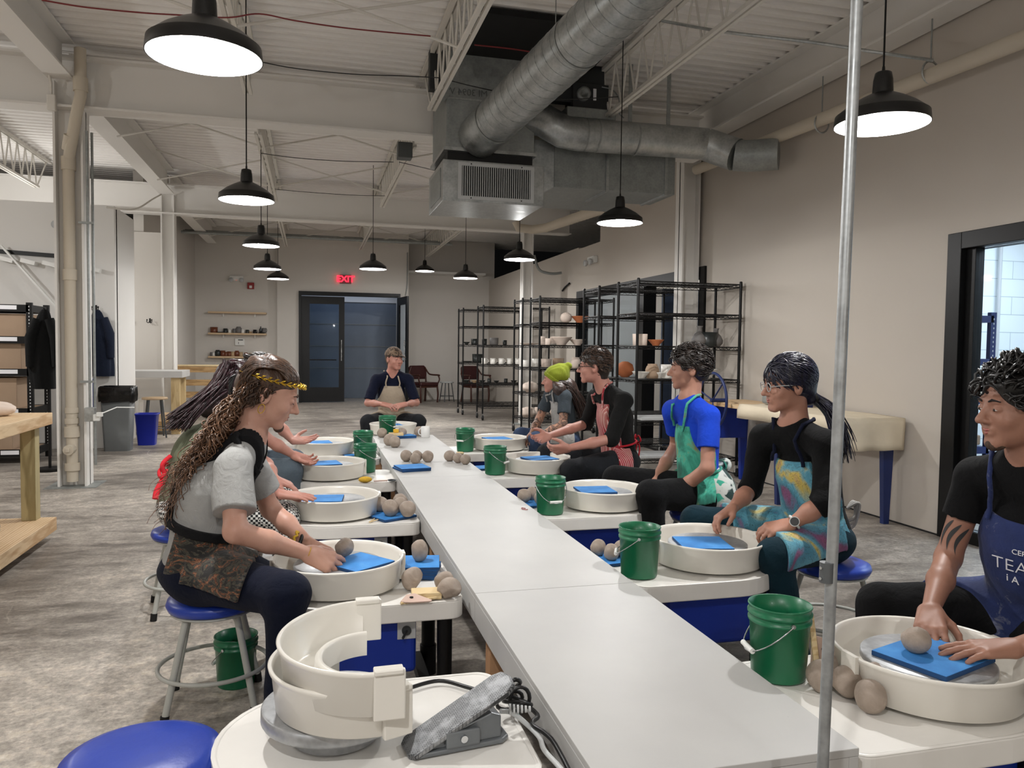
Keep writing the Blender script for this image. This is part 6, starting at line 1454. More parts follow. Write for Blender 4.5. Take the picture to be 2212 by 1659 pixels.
pattern('skin_inked', tattoo, .55)

RELAX = (.22, .28, .32, .38)
X = V3(1, 0, 0); Yv = V3(0, 1, 0); Zv = V3(0, 0, 1)
A = lambda px, py, Y_: V3(tuple(at(px, py, Y_)))

# --- 1: grey t-shirt, curly hair, laurel headband (front left)
J = dict(pel=V3(-.40, 3.03, .525), neck=V3(-.225, 3.02, .985), head=A(582, 850, 3.02), face=(1, .02, -.42), up=(.35, 0, 1), chestf=(1, -.05, -.30),
         shR=V3(-.265, 2.865, .915), elR=A(508, 1148, 2.74), wrR=A(664, 1196, 2.83), shL=V3(-.255, 3.18, .925), elL=A(585, 1100, 3.25), wrL=A(664, 1172, 3.12))
J['chest'] = V3(-.355, 3.02, .79)
J['hands'] = {'R': (V3(.85, .12, -.42), V3(-.15, .75, -.55), (.30, .38, .45, .52), .12, .5), 'L': (V3(.9, -.15, -.35), V3(0, -.3, -.9), RELAX, .06, .6)}
legs(J, J['pel'], A(600, 1262, 3.38), A(618, 1283, 2.62), X, V3(.02, 3.40, .09), V3(-.10, 2.60, .09))
o, g, Rh, Rc, H, B, SH = person('p1', 'person with long curly hair, gold leaf headband and grey t-shirt at the near left', J,
    dict(skin='skin_fair', shirt='tee_grey', trousers='jeans_dark', sleeve=.70, seed=3, hs=1.06, closed=True, fold=.009, leg=.006, loose=.016, build=1.06, brow='brow_brown', apron=dict(mat='flame_print', top=.17, w=(.20, .24), v0=-.10, bot=-.07, skirt=.20, drop=.0, strap='apron_black', sw=1.6)), res=.0055, hres=.0045)
short_hair(o, H, Rh, 1.06, 'hair_brown', .008, .006, 2, .0045, .005, 34, back=-.06)
LH = lambda x, y_, z: H+Rh @ (V3(x, y_, z)*1.06)
def curl_path(rr, i, p, L_, seg):
    tgt = Vector((-.50+rr.uniform(-.07, .05), 3.0+rr.uniform(-.15, .12), .70+rr.uniform(-.06, .16))); mid_ = Vector((-.33+rr.uniform(-.06, .05), 3.0+rr.uniform(-.14, .12), 1.02+rr.uniform(-.05, .05)))
    ph = rr.uniform(0, 6.3); fq = rr.uniform(34, 60); am = rr.uniform(.008, .017); out = []; k_ = rr.uniform(.55, 1)
    n = 54
    for j in range(n+1):
        t_ = j/n*k_; q = p*(1-t_)**2+mid_*(2*t_*(1-t_))+tgt*t_*t_; a_ = ph+fq*t_; w_ = min(1, t_*4)*am
        c_ = q+Vector((cos(a_)*w_, sin(a_)*w_, sin(a_*.7)*w_*.6))
        d_ = float(SH(np.array([[c_.x, c_.y, c_.z]]))[0])
        if d_ < .012: c_ = c_+Vector((-.75, 0, .55))*(.014-d_)
        out.append(c_)
    return out
strands(o, 'hair', 'hair_curl', 320, lambda rr, i: LH(rr.uniform(-.075, .075), rr.uniform(-.105, -.055), rr.uniform(-.07, .05)), lambda rr, i: 1, curl_path, .0034, seed=4)
def side_curl(rr, i, p, L_, seg):
    ph = rr.uniform(0, 6.3); return [p+Vector((.008*cos(ph+j*.8)-.006*j, -.004+.007*sin(ph+j*.8), -.0045*j)) for j in range(14)]
strands(o, 'hair', 'hair_brown', 34, lambda rr, i: LH(.080+rr.uniform(-.004, .004), rr.uniform(-.06, .012), rr.uniform(.012, .04)), lambda rr, i: 1, side_curl, .0028, seed=5)
def top_wave(rr, i, p, L_, seg):
    x = rr.uniform(-.085, .085); out = []
    for j in range(22):
        a_ = 1.55-j/21*2.9; r_ = .112+rr.uniform(0, .002)+.004*sin(j*.9+i)
        yy = -.016+r_*.93*sin(a_-.55)*.98; zz = .035+r_*.78*cos(a_-.55); k_ = math.sqrt(max(.05, 1-(x/.11)**2))
        out.append(Vector(LH(x+.006*sin(j*.6+i), -.016+(yy+.016)*k_, .035+(zz-.035)*k_)))
    return out
strands(o, 'hair', 'hair_brown', 110, lambda rr, i: H, lambda rr, i: 1, top_wave, .0045, seed=8)
lw = thing('leaf_headband', 'gold leaf headband over brown hair', 'headband', tuple(H)); lw.parent = o; lw.location = Vector(H)-o.location
for k_ in ('label', 'category'): del lw[k_]
bpy.data.objects.remove(lw)
mb = MB(); band = [Vector(LH(.098*cos(a_), -.012+.114*sin(a_), .050+.014*sin(a_))) for a_ in np.linspace(-1.25, pi+1.25, 60)]
mb.tube(band, .002, 6)
for i in range(8, 54, 2):
    for q in (-1, 1):
        d_ = (band[min(59, i+1)]-band[i]).normalized(); out_ = (band[i]-Vector(H)).normalized(); tip = band[i]+d_*.020+Vector((0, 0, q*.010))+out_*.005
        mb.cyl(band[i]+out_*.002, (band[i]+tip)/2+out_*.003, .001, .0042, 6).cyl((band[i]+tip)/2+out_*.003, tip, .0042, .0005, 6)
mb.build('gold_headband', 'gold', o)
MB().tube([Vector(LH(.086, -.004+.010*cos(a_), -.052+.016*sin(a_))) for a_ in [2*pi*i/16 for i in range(16)]], .0015, 6, closed=True).build('hoop_earring', 'gold', o)
c_ = Vector(LH(.07, -.105, .0)); mb = MB()
for q in range(5): mb.tube(smooth_path([c_+Vector((-.01, -.02, .03)), c_+Vector((-.03, -.03, .015-.012*q)), c_+Vector((-.02, -.02, -.02-.004*q))]), .003, 6)
mb.build('hair_claw', 'black_plastic', o)
MB().tube([Vector(J['wrR']+V3(0, 0, 0)+basis(J['hands']['R'][0], Zv) @ V3(.027*cos(a_), .0, .027*sin(a_))) for a_ in [2*pi*i/20 for i in range(20)]], .0014, 6, closed=True).build('bracelet', 'gold', o)
wL = J['wrL']-X*.03; MB().tube([Vector(wL+basis(X*.9-Zv*.3, Zv) @ V3(.030*cos(a_), .0, .030*sin(a_))) for a_ in [2*pi*i/20 for i in range(20)]], .007, 8, closed=True).build('watch_strap', 'black_plastic', o)
wL = J['wrL']-X*.055+Zv*.015; MB().tube([Vector(wL+basis(X*.8-Zv*.5, Zv) @ V3(.033*cos(a_), .004*sin(9*a_), .033*sin(a_))) for a_ in [2*pi*i/60 for i in range(60)]], .005, 6, closed=True).build('beaded_bracelet', 'sponge', o)
S_ = ell(H+Rh @ (V3(0, .074, -.098)*1.06), V3(.024, .020, .021), Rh); bf = folds(5, .002, 200)
sdf_obj('beard', lambda p: S_(p)-bf(p), H-.16, H+.16, .004, 'beard', o)
# black suspender straps and waistband of the apron
def f_(p, g=g, Rc=Rc, SH=SH):
    q = (p-g['pel']) @ Rc; a_ = np.abs(np.abs(q[:, 0])-.080+.10*np.clip(.42-q[:, 2], 0, .2)*(q[:, 1] < 0))-.016; st = np.maximum(a_, .15-q[:, 2]); wb_ = np.maximum(.145-q[:, 2], q[:, 2]-.175)
    return np.maximum.reduce([SH(p)-.0155, np.minimum(st, wb_), q[:, 2]-.56])
sdf_obj('apron_straps', f_, g['pel']-[.35, .35, .1], g['pel']+[.45, .35, .6], .006, 'apron_black', o)
clay(0, 0, .556, .035, .038, 'clay ball between the hands of the grey t-shirt person', 61, G, X=(.125, 2.975), sharp=.3)

# --- 2: olive shirt, maroon hair, gingham (second left)
J = dict(pel=V3(-.63, 4.20, .525), neck=V3(-.455, 4.22, .955), head=A(515, 838, 4.22), face=(1, .35, -.35), up=(.3, 0, 1), chestf=(1, .05, -.3),
         shR=V3(-.48, 4.05, .89), elR=A(548, 1040, 3.95), wrR=A(603, 1068, 3.98), shL=V3(-.44, 4.38, .89), elL=A(575, 1005, 4.45), wrL=A(592, 1035, 4.30), chest=V3(-.575, 4.2, .77))
J['hands'] = {'R': (V3(.95, .0, -.10), V3(.0, .12, -1), (.06, .08, .1, .12), .05, .35), 'L': (V3(.9, -.1, -.35), V3(0, 0, -1), (.3, .35, .4, .45), .05, .4)}
legs(J, J['pel'], A(612, 1075, 4.50), A(612, 1118, 4.03), X, V3(-.10, 4.52, .09), V3(-.12, 3.98, .09))
o, g, Rh, Rc, H, B, SH = person('p2', 'person in an olive shirt with dark maroon hair, hand resting on a pan', J,
    dict(skin='skin_pink', shirt='shirt_olive', trousers='gingham', sleeve=.85, seed=8, fold=.006, leg=.012, apron=dict(mat='jeans_mid', top=.40, w=(.12, .15), v0=.06, bot=-.02, skirt=.05, strap='jeans_mid')), res=.007, hres=.0055)
def f_(p, H=H, Rh=Rh):
    q = (p-H) @ Rh; d = ell((0, -.018, .036), (.098, .116, .104))(q); reg = .72*q[:, 1]-.69*q[:, 2]-.016
    d = np.maximum(d, reg)
    fl = cone(H+V3(-.05, 0, -.03), V3(-.50, 4.16, 1.04), .075, .055)(p)
    d = smin(d, fl, .04); return d-.0035*np.sin(150*(p[:, 1]+.25*p[:, 2]+.3*p[:, 0]))-.003*np.sin(83*(p[:, 1]-p[:, 0]*.5))
sdf_obj('hair', f_, V3(-.80, 3.95, .85), V3(-.18, 4.45, 1.35), .006, 'hair_maroon', o)
def long_path(rr, i, p, L_, seg):
    e_ = Vector((-.635+rr.uniform(-.05, .05), 4.05+rr.uniform(-.05, .09), .955+rr.uniform(-.03, .05))); m_ = Vector((-.46+rr.uniform(-.03, .03), 4.12+rr.uniform(-.07, .1), 1.14+rr.uniform(-.05, .03))); return [p*(1-t_)**2+m_*(2*t_*(1-t_))+e_*t_*t_ for t_ in np.linspace(0, 1, 16)]
strands(o, 'hair', 'hair_maroon', 240, lambda rr, i: H+Rh @ V3(rr.uniform(-.09, .09), rr.uniform(-.115, -.03), rr.uniform(-.03, .12)), lambda rr, i: 1, long_path, .0075, seed=6)
mb = MB()
for x, r_ in ((-.022, .0045), (-.008, .0035)): mb.tube([Vector(J['wrR']+V3(x, 0, .002)+basis(X, Zv) @ V3(.028*cos(a_), .0, .026*sin(a_))) for a_ in [2*pi*i/20 for i in range(20)]], r_, 6, closed=True)
mb.build('beaded_bracelet', 'leather', o)
mb = MB(); mb.tube(smooth_path([V3(-.67, 4.10, .80), V3(-.705, 4.08, .76), V3(-.695, 4.09, .70), V3(-.715, 4.07, .64)]), .012, 6).tube(smooth_path([V3(-.685, 4.12, .76), V3(-.72, 4.09, .73), V3(-.71, 4.07, .70), V3(-.685, 4.10, .73)]), .009, 6).tube(smooth_path([V3(-.695, 4.09, .70), V3(-.725, 4.06, .64), V3(-.73, 4.04, .60)]), .016, 6)
mb.build('red_ribbon', 'ribbon_red', o)

# --- 3: braided hair, black top (third left)
J = dict(pel=V3(-.54, 5.46, .525), neck=V3(-.385, 5.46, .985), head=A(566, 808, 5.46), face=(1, .5, -.15), up=(.15, 0, 1), chestf=(1, .05, -.2),
         shR=V3(-.40, 5.29, .93), elR=A(572, 945, 5.18), wrR=A(634, 983, 5.24), shL=V3(-.37, 5.62, .93), elL=A(597, 912, 5.70), wrL=A(632, 952, 5.55), chest=V3(-.475, 5.46, .80))
J['hands'] = {'R': (V3(.9, .05, -.40), V3(.15, -.55, .75), (.35, .4, .45, .5), .06, .5), 'L': (V3(.97, -.05, .02), V3(.0, -.45, .9), (.12, .15, .2, .25), .16, .9)}
legs(J, J['pel'], V3(-.12, 5.72, .53), V3(-.135, 5.26, .53), X)
o, g, Rh, Rc, H, B, SH = person('p3', 'person with dark braided hair holding open palms over a left wheel', J,
    dict(skin='skin_pink', shirt='tee_black', trousers='jeans_light', sleeve=.55, seed=12, hs=1.04, leg=.014, shoe='shoe_white', apron=dict(mat='jeans_mid', top=.35, w=(.12, .16), v0=.05, bot=-.02, skirt=.12)), res=.0075, hres=.006)
short_hair(o, H, Rh, 1.04, 'hair_dark', .018, .02, 5, .006, .004, 30)
mb = MB()
for i in range(9):
    x = -.075+i*.01875; k_ = math.sqrt(1-(x/.105)**2)
    mb.tube([Vector(H+Rh @ V3(x+.003*sin(j*1.9), -.018+(.112+.003*cos(j*2.4))*k_*sin(a_)*1.04, .036+(.104+.003*cos(j*2.4))*k_*cos(a_))) for j, a_ in enumerate(np.linspace(1.15, -2.1, 44))], [.0085+.0022*sin(j*2.4) for j in range(44)], 7)
mb.build('braids', 'hair_dark', o)
mb = MB(); mb.tube([Vector(H+Rh @ V3(0, -.118, .07)+Rh @ V3(.035*cos(a_), .012*sin(3*a_), .035*sin(a_))) for a_ in [2*pi*i/24 for i in range(24)]], .016, 8, closed=True); mb.build('braid_bun', 'hair_dark', o)

# --- 5: man with cap and beige apron at the far end
J = dict(pel=V3(.865, 8.74, .525), neck=V3(.87, 8.66, 1.045), head=V3(.885, 8.60, 1.215), face=(.55, -1, -.05), chestf=(0, -1, -.05),
         shR=V3(.695, 8.66, .985), elR=V3(.60, 8.58, .735), wrR=V3(.735, 8.40, .735), shL=V3(1.045, 8.66, .985), elL=V3(1.125, 8.58, .735), wrL=V3(.995, 8.42, .73), chest=V3(.865, 8.70, .83))
J['hands'] = {'R': (V3(.75, -.25, -.15), V3(.3, .2, -.9), (.1, .2, .3, .4), .22, .9), 'L': (V3(-.75, -.25, -.12), V3(-.3, .3, -.9), (.15, .25, .35, .4), .22, .9)}
legs(J, J['pel'], V3(1.12, 8.36, .545), V3(.585, 8.36, .545), (0, -1, 0))
o, g, Rh, Rc, H, B, SH = person('p5', 'man in a camouflage cap and beige apron behind the far table end', J,
    dict(skin='skin_pink', shirt='shirt_navy', trousers='trousers_grey', sleeve=.88, seed=20, hs=1.04, hand=1.05, leg=.016, apron=dict(mat='canvas_beige', top=.40, w=(.09, .20), v0=.03, bot=-.06, skirt=.16, drop=.08)), res=.0085, hres=.007)
S_ = ell(H+Rh @ V3(0, -.016, .042), V3(.092, .112, .096), Rh); bf = folds(2, .003, 40)
def f_(p):
    q = (p-H) @ Rh; d = np.maximum(S_(p)-bf(p), .040-q[:, 2]); br = np.maximum(np.abs(q[:, 2]-(.047-.25*(q[:, 1]-.08)-2.0*q[:, 0]**2))-.004, np.sqrt((q[:, 0]/.078)**2+((q[:, 1]-.07)/.095)**2)*.08-.08); return smin(d, br, .004)
sdf_obj('cap', f_, H-.1, H+.22, .005, 'camo', o)
short_hair(o, H, Rh, 1.04, 'hair_brown', .006, .012, 3, .006, .001, 60)
def f_(p, g=g, Rc=Rc, SH=SH):
    q = (p-g['pel']) @ Rc; return np.maximum.reduce([SH(p)-.004, .02-q[:, 1], np.abs(q[:, 0])-.030-.10*np.clip(q[:, 2]-.30, 0, 1), .2-q[:, 2], q[:, 2]-.56])
sdf_obj('tee_front', f_, g['pel']-.1, g['pel']+.6, .007, 'tee_black', o)

# --- 6: green beanie
J = dict(pel=V3(2.28, 6.76, .525), neck=V3(2.165, 6.76, .985), head=A(1198, 822, 6.76), face=(-1, .35, 0), chestf=(-1, .05, -.12),
         shL=V3(2.20, 6.60, .925), elL=A(1222, 930, 6.52), wrL=A(1168, 940, 6.56), shR=V3(2.16, 6.91, .925), elR=A(1165, 905, 7.0), wrR=A(1148, 938, 6.80), chest=V3(2.24, 6.76, .80))
J['elL'] = A(1216, 918, 6.52)
J['hands'] = {'L': (V3(-.85, .2, -.35), V3(0, .2, -.9), RELAX, .05, .5), 'R': (V3(-.8, -.2, -.5), V3(0, -.2, -.9), RELAX, .05, .5)}
legs(J, J['pel'], V3(1.93, 6.58, .54), V3(1.90, 6.98, .54), -X)
o, g, Rh, Rc, H, B, SH = person('p6', 'person in a green knit beanie with long brown hair, slate t-shirt and grey apron', J,
    dict(skin='skin_inked', shirt='tee_slate', trousers='jeans_mid', sleeve=.62, seed=25, build=.9, s=.95, leg=.004, apron=dict(mat='apron_grey', top=.36, w=(.09, .15), v0=.02, bot=-.04, skirt=.22, drop=.05)), res=.0075, hres=.006)
FC = Sh(.02); head_shape(FC, H, Rh, 1.004); sdf_obj('face_skin', lambda p: np.maximum(FC(p)-.0012, ((p-H) @ Rh)[:, 2]-.10), H-.16, H+.16, .006, 'skin_pink', o)
def f_(p):
    q = (p-H) @ Rh; tip = V3(0, -.13, .135); d = smin(ell((0, -.022, .045), (.096, .117, .100))(q), cone((0, -.07, .10), tip, .062, .028)(q), .04); d = smin(d, ell(tip+V3(0, .012, .012), (.030, .022, .022))(q), .012)
    d = np.maximum(d, .55*q[:, 1]-.83*q[:, 2]+.004); bandd = np.maximum(smin(ell((0, -.022, .045), (.100, .121, .100))(q), ell((0, -.03, .01), (.094, .108, .09))(q), .02), np.maximum(.55*q[:, 1]-.83*q[:, 2]-.010, -(.55*q[:, 1]-.83*q[:, 2]+.020)))
    return np.minimum(d, bandd)-.0012*np.sin(q[:, 0]*240)
sdf_obj('beanie', f_, H-.2, H+.27, .0055, 'knit_green', o)
def f_(p):
    d = cone(H+Rh @ V3(0, -.05, -.02), V3(2.27, 6.72, 1.0), .082, .075)(p); d = smin(d, cone(V3(2.27, 6.72, 1.0), V3(2.40, 6.70, .80), .075, .05)(p), .03); d = smin(d, cone(V3(2.40, 6.70, .80), V3(2.425, 6.68, .66), .05, .02)(p), .03)
    d = smin(d, cone(H+Rh @ V3(.0, .0, -.03), V3(2.16, 6.62, .98), .078, .055)(p), .02)
    q = (p-H) @ Rh; d = np.maximum(d, np.where(q[:, 2] > -.16, q[:, 1]-.012, -1)); return d-.003*np.sin(140*(p[:, 1]+.3*p[:, 0]))-.003*np.sin(75*(p[:, 0]+.4*p[:, 2]))
sdf_obj('hair', f_, V3(2.0, 6.5, .6), V3(2.55, 6.95, 1.3), .006, 'hair_long', o)
def long6(rr, i, p, L_, seg):
    e_ = Vector((2.42+rr.uniform(-.05, .05), 6.66+rr.uniform(-.05, .06), .70+rr.uniform(-.08, .10))); m_ = Vector((2.33+rr.uniform(-.05, .04), 6.66+rr.uniform(-.06, .05), 1.02+rr.uniform(-.05, .05))); return [p*(1-t_)**2+m_*(2*t_*(1-t_))+e_*t_*t_+Vector((.004*sin(9*t_+i), 0, 0)) for t_ in np.linspace(0, 1, 16)]
strands(o, 'hair', 'hair_long', 170, lambda rr, i: H+Rh @ V3(-.07+rr.uniform(-.02, .03), rr.uniform(-.10, .0), rr.uniform(-.08, .0)), lambda rr, i: 1, long6, .0065, seed=16)
q0 = J['chest']
em = MB()
for k_ in range(5): em.ell(V3(2.105, 6.73+.022*(k_ % 3), .71+.026*(k_//2)), (.004, .012, .012), None, 10, 6)
em.build('apron_print', 'black_matte', o)

# --- 7: black shirt, glasses, red striped apron
J = dict(pel=V3(2.25, 5.42, .525), neck=V3(2.115, 5.42, 1.065), head=A(1283, 793, 5.42), face=(-1, .42, -.02), chestf=(-1, .08, -.15),
         shL=V3(2.19, 5.22, .985), elL=A(1322, 948, 5.12), wrL=A(1228, 968, 5.14), shR=V3(2.12, 5.61, .985), elR=A(1268, 915, 5.75), wrR=A(1185, 942, 5.50), chest=V3(2.205, 5.42, .835))
J['hands'] = {'L': (V3(-.80, .35, -.15), V3(.2, .7, .45), (.5, .55, .6, .65), .05, .7), 'R': (V3(-.85, -.25, -.2), V3(0, -.6, .5), (.35, .4, .5, .6), .08, .8)}
legs(J, J['pel'], A(1236, 1018, 5.16), V3(1.76, 5.68, .54), -X, V3(1.83, 5.18, .09))
o, g, Rh, Rc, H, B, SH = person('p7', 'man with glasses in a black shirt and red striped apron, second from the green beanie', J,
    dict(skin='skin_pink', shirt='shirt_black', trousers='trousers_grey', sleeve=1.12, seed=31, hs=1.08, build=1.12, hand=1.06, leg=.018, brow='brow_brown', apron=dict(mat='red_stripes', top=.44, w=(.10, .17), v0=.02, bot=-.02, skirt=.10, tie='strap_red')), res=.0068, hres=.0055)
short_hair(o, H, Rh, 1.08, 'hair_dark', .007, .018, 7, .005, .003, 55, back=-.08); tufts(o, H, Rh, 1.08, 'hair_brown', 420, .035, .0032, 71, .018, zmin=-.075); glasses(o, H, Rh, 1.08, r=.0022)

# --- 8: blue t-shirt, green apron
J = dict(pel=V3(2.215, 4.12, .525), neck=V3(2.135, 4.12, 1.055), head=A(1488, 797, 4.12), face=(-1, .38, -.04), up=(-.05, 0, 1), chestf=(-1, .08, -.12),
         shL=V3(2.175, 3.95, .985), elL=A(1528, 1012, 3.87), wrL=A(1442, 1080, 4.06), shR=V3(2.12, 4.29, .985), elR=A(1462, 960, 4.42), wrR=A(1408, 1050, 4.22), chest=V3(2.195, 4.12, .83))
J['hands'] = {'L': (V3(-.85, .35, -.35), V3(.1, .5, -.7), (.3, .35, .4, .45), .05, .5), 'R': (V3(-.7, -.2, -.6), V3(.2, -.4, -.6), RELAX, .05, .5)}
legs(J, J['pel'], A(1405, 1068, 3.92), A(1330, 1035, 4.42), -X, A(1418, 1150, 3.95)*[1, 1, 0]+[0, 0, .09])
o, g, Rh, Rc, H, B, SH = person('p8', 'man in a bright blue t-shirt and splotched green apron looking away from the camera', J,
    dict(skin='skin_warm', shirt='tee_blue', trousers='trousers_black', sleeve=.62, seed=37, hs=1.06, fold=.007, leg=.016, apron=dict(mat='green_apron', top=.40, w=(.085, .19), v0=-.06, bot=-.02, skirt=.10, tie='green_apron')), res=.0058, hres=.005)
short_hair(o, H, Rh, 1.06, 'hair_dark', .010, .020, 11, .0045, .005, 38, back=-.065); tufts(o, H, Rh, 1.06, 'hair_dark', 560, .045, .0038, 72, .022, curl=.0012, lift=.016)
def f_(p, g=g, Rc=Rc):
    q = (p-g['pel']) @ Rc; d = ell((-.05, -.07, .0), (.16, .125, .15))(q); fo_ = folds(77, .008, 26); d = smin(d, ell((0.02, -.17, .13), (.06, .05, .045))(q), .03); return np.maximum(np.maximum(d-fo_(p), q[:, 2]-.17), np.maximum(-.10-q[:, 2], q[:, 0]+.05*0-.02))
sdf_obj('apron_skirt', f_, g['pel']-.35, g['pel']+.35, .0058, 'cow_print', o)

# --- 9: navy hair, black jacket, colourful apron
J = dict(pel=V3(2.225, 3.02, .525), neck=V3(2.075, 3.01, 1.015), head=A(1702, 832, 3.01), face=(-1, .15, -.10), up=(-.1, 0, 1), chestf=(-1, -.18, -.22),
         shL=V3(2.12, 2.85, .955), elL=A(1782, 1085, 2.76), wrL=A(1708, 1133, 2.81), shR=V3(2.02, 3.16, .955), elR=A(1622, 1055, 3.22), wrR=A(1583, 1098, 3.12), chest=V3(2.165, 3.02, .80))
J['hands'] = {'L': (V3(-.88, .25, -.22), V3(.1, .3, -.8), (.5, .55, .6, .65), .04, .5), 'R': (V3(-.8, -.15, -.35), V3(0, -.3, -.8), (.45, .5, .55, .6), .04, .5)}
legs(J, J['pel'], A(1672, 1200, 2.76), V3(1.80, 3.38, .53), -X, V3(1.93, 2.72, .09), V3(1.92, 3.40, .09))
o, g, Rh, Rc, H, B, SH = person('p9', 'person with tied navy blue hair and clear glasses, black jacket and colourful painted apron', J,
    dict(skin='skin_warm', shirt='jacket_black', trousers='leggings_teal', sleeve=1.22, seed=41, hs=1.04, leg=.006, shoe='shoe_white', apron=dict(mat='rainbow_apron', top=.37, w=(.095, .17), v0=-.02, bot=-.06, skirt=.34, drop=.02, strap='shirt_navy', sw=1.1)), res=.0055, hres=.0045)
def f_(p):
    q = (p-H) @ Rh/1.04; d = ell((0, -.018, .036), (.090, .110, .100))(q); d = smin(d, cone((0, -.07, -.02), (0, -.09, -.06), .05, .035)(q), .03); reg = .78*q[:, 1]-.62*q[:, 2]-.022; ear = .024-np.sqrt((q[:, 1]+.004)**2+(q[:, 2]+.012)**2)-.5*np.maximum(0, .055-np.abs(q[:, 0]))
    return np.maximum(np.maximum(d, reg), ear)
sdf_obj('hair', f_, H-.18, H+.18, .0045, 'hair_navy', o)
tufts(o, H, Rh, 1.04, 'hair_navy', 520, .11, .0034, 91, .024, flow=(0, -.8, -.55), base=(.0905, .1105, .1005), zmin=-.085, nseg=9, lift=.004)
tl = H+Rh @ V3(0, -.115, -.065)
MB().tube([Vector(tl+Rh @ V3(.03*cos(a_), .008*sin(a_), .03*sin(a_))) for a_ in [2*pi*i/20 for i in range(20)]], .008, 8, closed=True).build('hair_tie', 'black_plastic', o)
def tail(rr, i, p, L_, seg):
    e_ = Vector((2.25+rr.uniform(-.045, .04), 2.90+rr.uniform(-.05, .05), .90+rr.uniform(-.03, .07))); m_ = p.lerp(e_, .45)+Vector((.05+rr.uniform(-.02, .03), -.02+rr.uniform(-.03, .03), .045)); return [p*(1-t_)**2+m_*(2*t_*(1-t_))+e_*t_*t_+Vector((.003*sin(9*t_+i), .003*cos(8*t_+i), 0)) for t_ in np.linspace(0, 1, seg)]
strands(o, 'ponytail', 'hair_navy', 150, lambda rr, i: tl+Rh @ V3(rr.uniform(-.022, .022), 0, rr.uniform(-.022, .022)), lambda rr, i: 1, tail, .0048, seed=3)
glasses(o, H, Rh, 1.04, 'plate_grey', .002)
ax = nrm(J['wrL']-J['elL']); wp = J['wrL']-ax*.018; Wb = basis(ax, Zv)
ws = MB().tube([Vector(wp+Wb @ V3(.029*cos(a_), 0, .029*sin(a_))) for a_ in [2*pi*i/24 for i in range(24)]], .0055, 8, closed=True).build('watch_strap', 'watch_white', o)
nn = nrm(V3(-.15, -.85, .5)-ax*(V3(-.15, -.85, .5) @ ax)); MB().cyl(Vector(wp+nn*.026), Vector(wp+nn*.037), .0205, n=28).build('watch_case', 'watch_white', ws); MB().cyl(Vector(wp+nn*.037), Vector(wp+nn*.0385), .0175, n=28).build('watch_face', 'black_plastic', ws)
mb = MB(); bt = J['pel']+V3(.125, -.03, .12)
for q in range(3): mb.tube(smooth_path([Vector(bt), Vector(bt+V3(.03, -.02*q, .03)), Vector(bt+V3(.035, -.01, -.03-.02*q)), Vector(bt+V3(.0, 0, -.06-.02*q))]), .008-.001*q, 8)
mb.build('apron_bow', 'apron_grey', o)

# --- 10: tattooed man at the right edge
J = dict(pel=V3(2.215, 1.90, .525), neck=V3(2.035, 1.80, 1.035), head=A(2200, 882, 1.80), face=(-1, .22, -.06), chestf=(-1, -.22, -.22),
         shR=V3(2.035, 1.99, .965), elR=A(2048, 1205, 2.03), wrR=A(2010, 1318, 1.86), shL=V3(2.06, 1.63, .965), elL=V3(1.99, 1.44, .71), wrL=A(2190, 1400, 1.60), chest=V3(2.135, 1.85, .80))
J['hands'] = {'R': (V3(-.50, -.55, -.25), V3(-.1, -.25, -.95), (.28, .32, .38, .42), .14, .8), 'L': (V3(-.97, .30, -.06), V3(-.05, .05, -1), (.10, .12, .14, .16), .12, .6)}
legs(J, J['pel'], V3(1.87, 1.50, .50), A(1905, 1312, 2.20), -X, V3(1.93, 1.44, .09), V3(1.85, 2.25, .09))
o, g, Rh, Rc, H, B, SH = person('p10', 'tattooed man in a black t-shirt and navy apron at the right edge', J,
    dict(skin='skin_tan', shirt='tee_black', trousers='trousers_black', sleeve=.52, seed=47, hs=1.06, build=1.05, leg=.014, hand=1.02, apron=dict(mat='navy_apron', top=.37, w=(.115, .20), v0=-.02, bot=-.06, skirt=.14, drop=.04)), res=.0052, hres=.0042)
short_hair(o, H, Rh, 1.06, 'hair_black', .012, .020, 21, .0045, .006, 36, back=-.05); tufts(o, H, Rh, 1.06, 'hair_black', 460, .055, .0042, 73, .026, curl=.009, lift=.018, base=(.090, .110, .098))
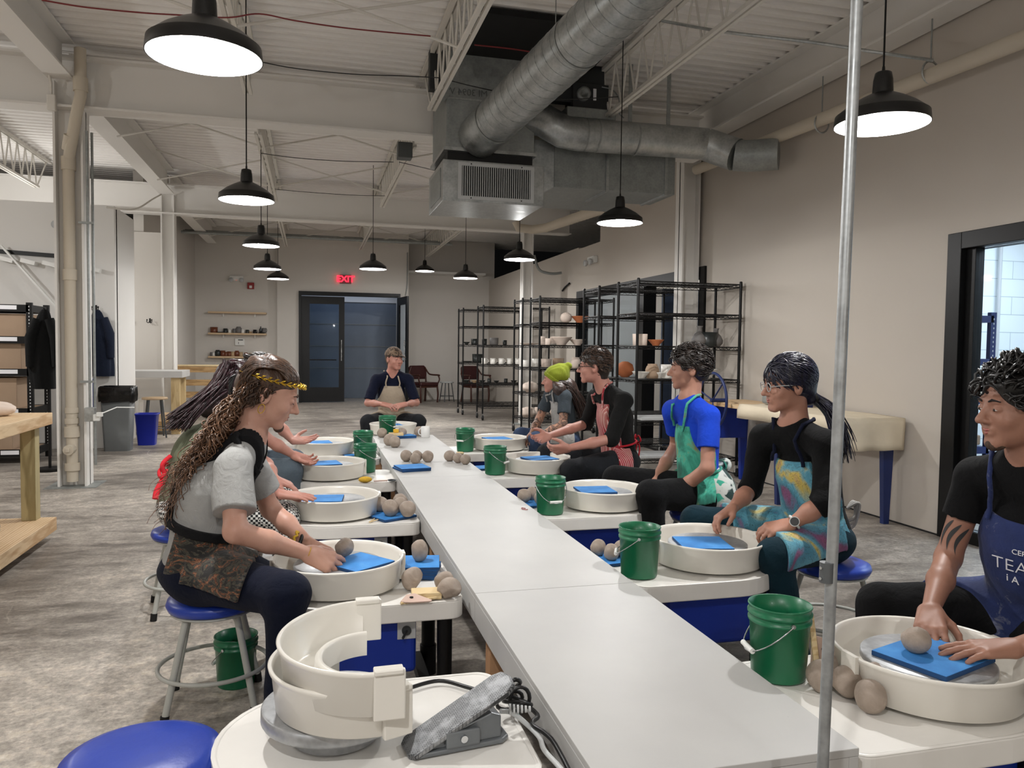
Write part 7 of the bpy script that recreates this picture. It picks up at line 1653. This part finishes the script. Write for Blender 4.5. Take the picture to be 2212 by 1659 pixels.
S_ = ell(H+Rh @ (V3(0, .066, -.095)*1.06), V3(.032, .026, .020), Rh); bf = folds(5, .002, 200)
sdf_obj('beard', lambda p: S_(p)-bf(p), H-.16, H+.16, .004, 'beard', o)
# tattoo bands as thin skins over the upper arm
mb = MB(); a0_, b0_ = V3(J['shR']), V3(J['elR']); ax = nrm(b0_-a0_); Fb = basis(ax, V3(-1, -.6, 0))
def onarm(t_, ang):
    c_ = a0_+(b0_-a0_)*t_; d_ = Fb @ V3(sin(ang), 0, cos(ang)); p_ = c_+d_*.05
    for _ in range(8):
        v_ = float(B(p_[None])[0]); p_ = p_-d_*(v_-.0012)
    return Vector(p_)
for k_ in range(3):
    vs_ = []; n = 16
    for i in range(n+1):
        t_ = i/n; an = -.95+.62*k_+.55*sin(t_*2.4)
        for q in (-1, 0, 1): vs_.append(onarm(.58+.34*t_-.02*k_, an+q*.17*sin(pi*min(1, t_*1.02)**.7)))
    mb.add(vs_, [(i*3+j, i*3+j+1, i*3+j+4, i*3+j+3) for i in range(n) for j in (0, 1)], True)
mb.build('tattoo', plain('ink', '2c2d2e', .6, 0, .1) and 'ink', o)
# apron lettering laid on the bib
def on_bib(u_, w_, off=.0):
    p_ = g['pel']+Rc @ V3(u_, .30, w_); d_ = Rc @ V3(0, -1, 0)
    TT = SH
    for _ in range(60):
        v_ = float(TT(p_[None])[0])
        if v_ < .0135: break
        p_ = p_+d_*max(.001, (v_-.013)*.8)
    return p_
def bib_text(body, size, u0, w0_, bold=.0):
    p_ = on_bib(u0, w0_); a = on_bib(u0+.02, w0_); b = on_bib(u0, w0_+.02); xr_ = nrm(p_-a); zu = nrm(b-p_); nn_ = np.cross(xr_, zu); zu = np.cross(nn_, xr_)
    return text('apron_text', body, size, tuple(p_+nn_*.006), Matrix(np.stack([xr_, zu, nn_], 1).tolist()), 'label_white', o, .0006, bold)
bib_text('TEACH', .058, -.035, .24, -.001); bib_text('CERAMIC', .022, -.045, .29); bib_text('i A', .034, -.0, .195)
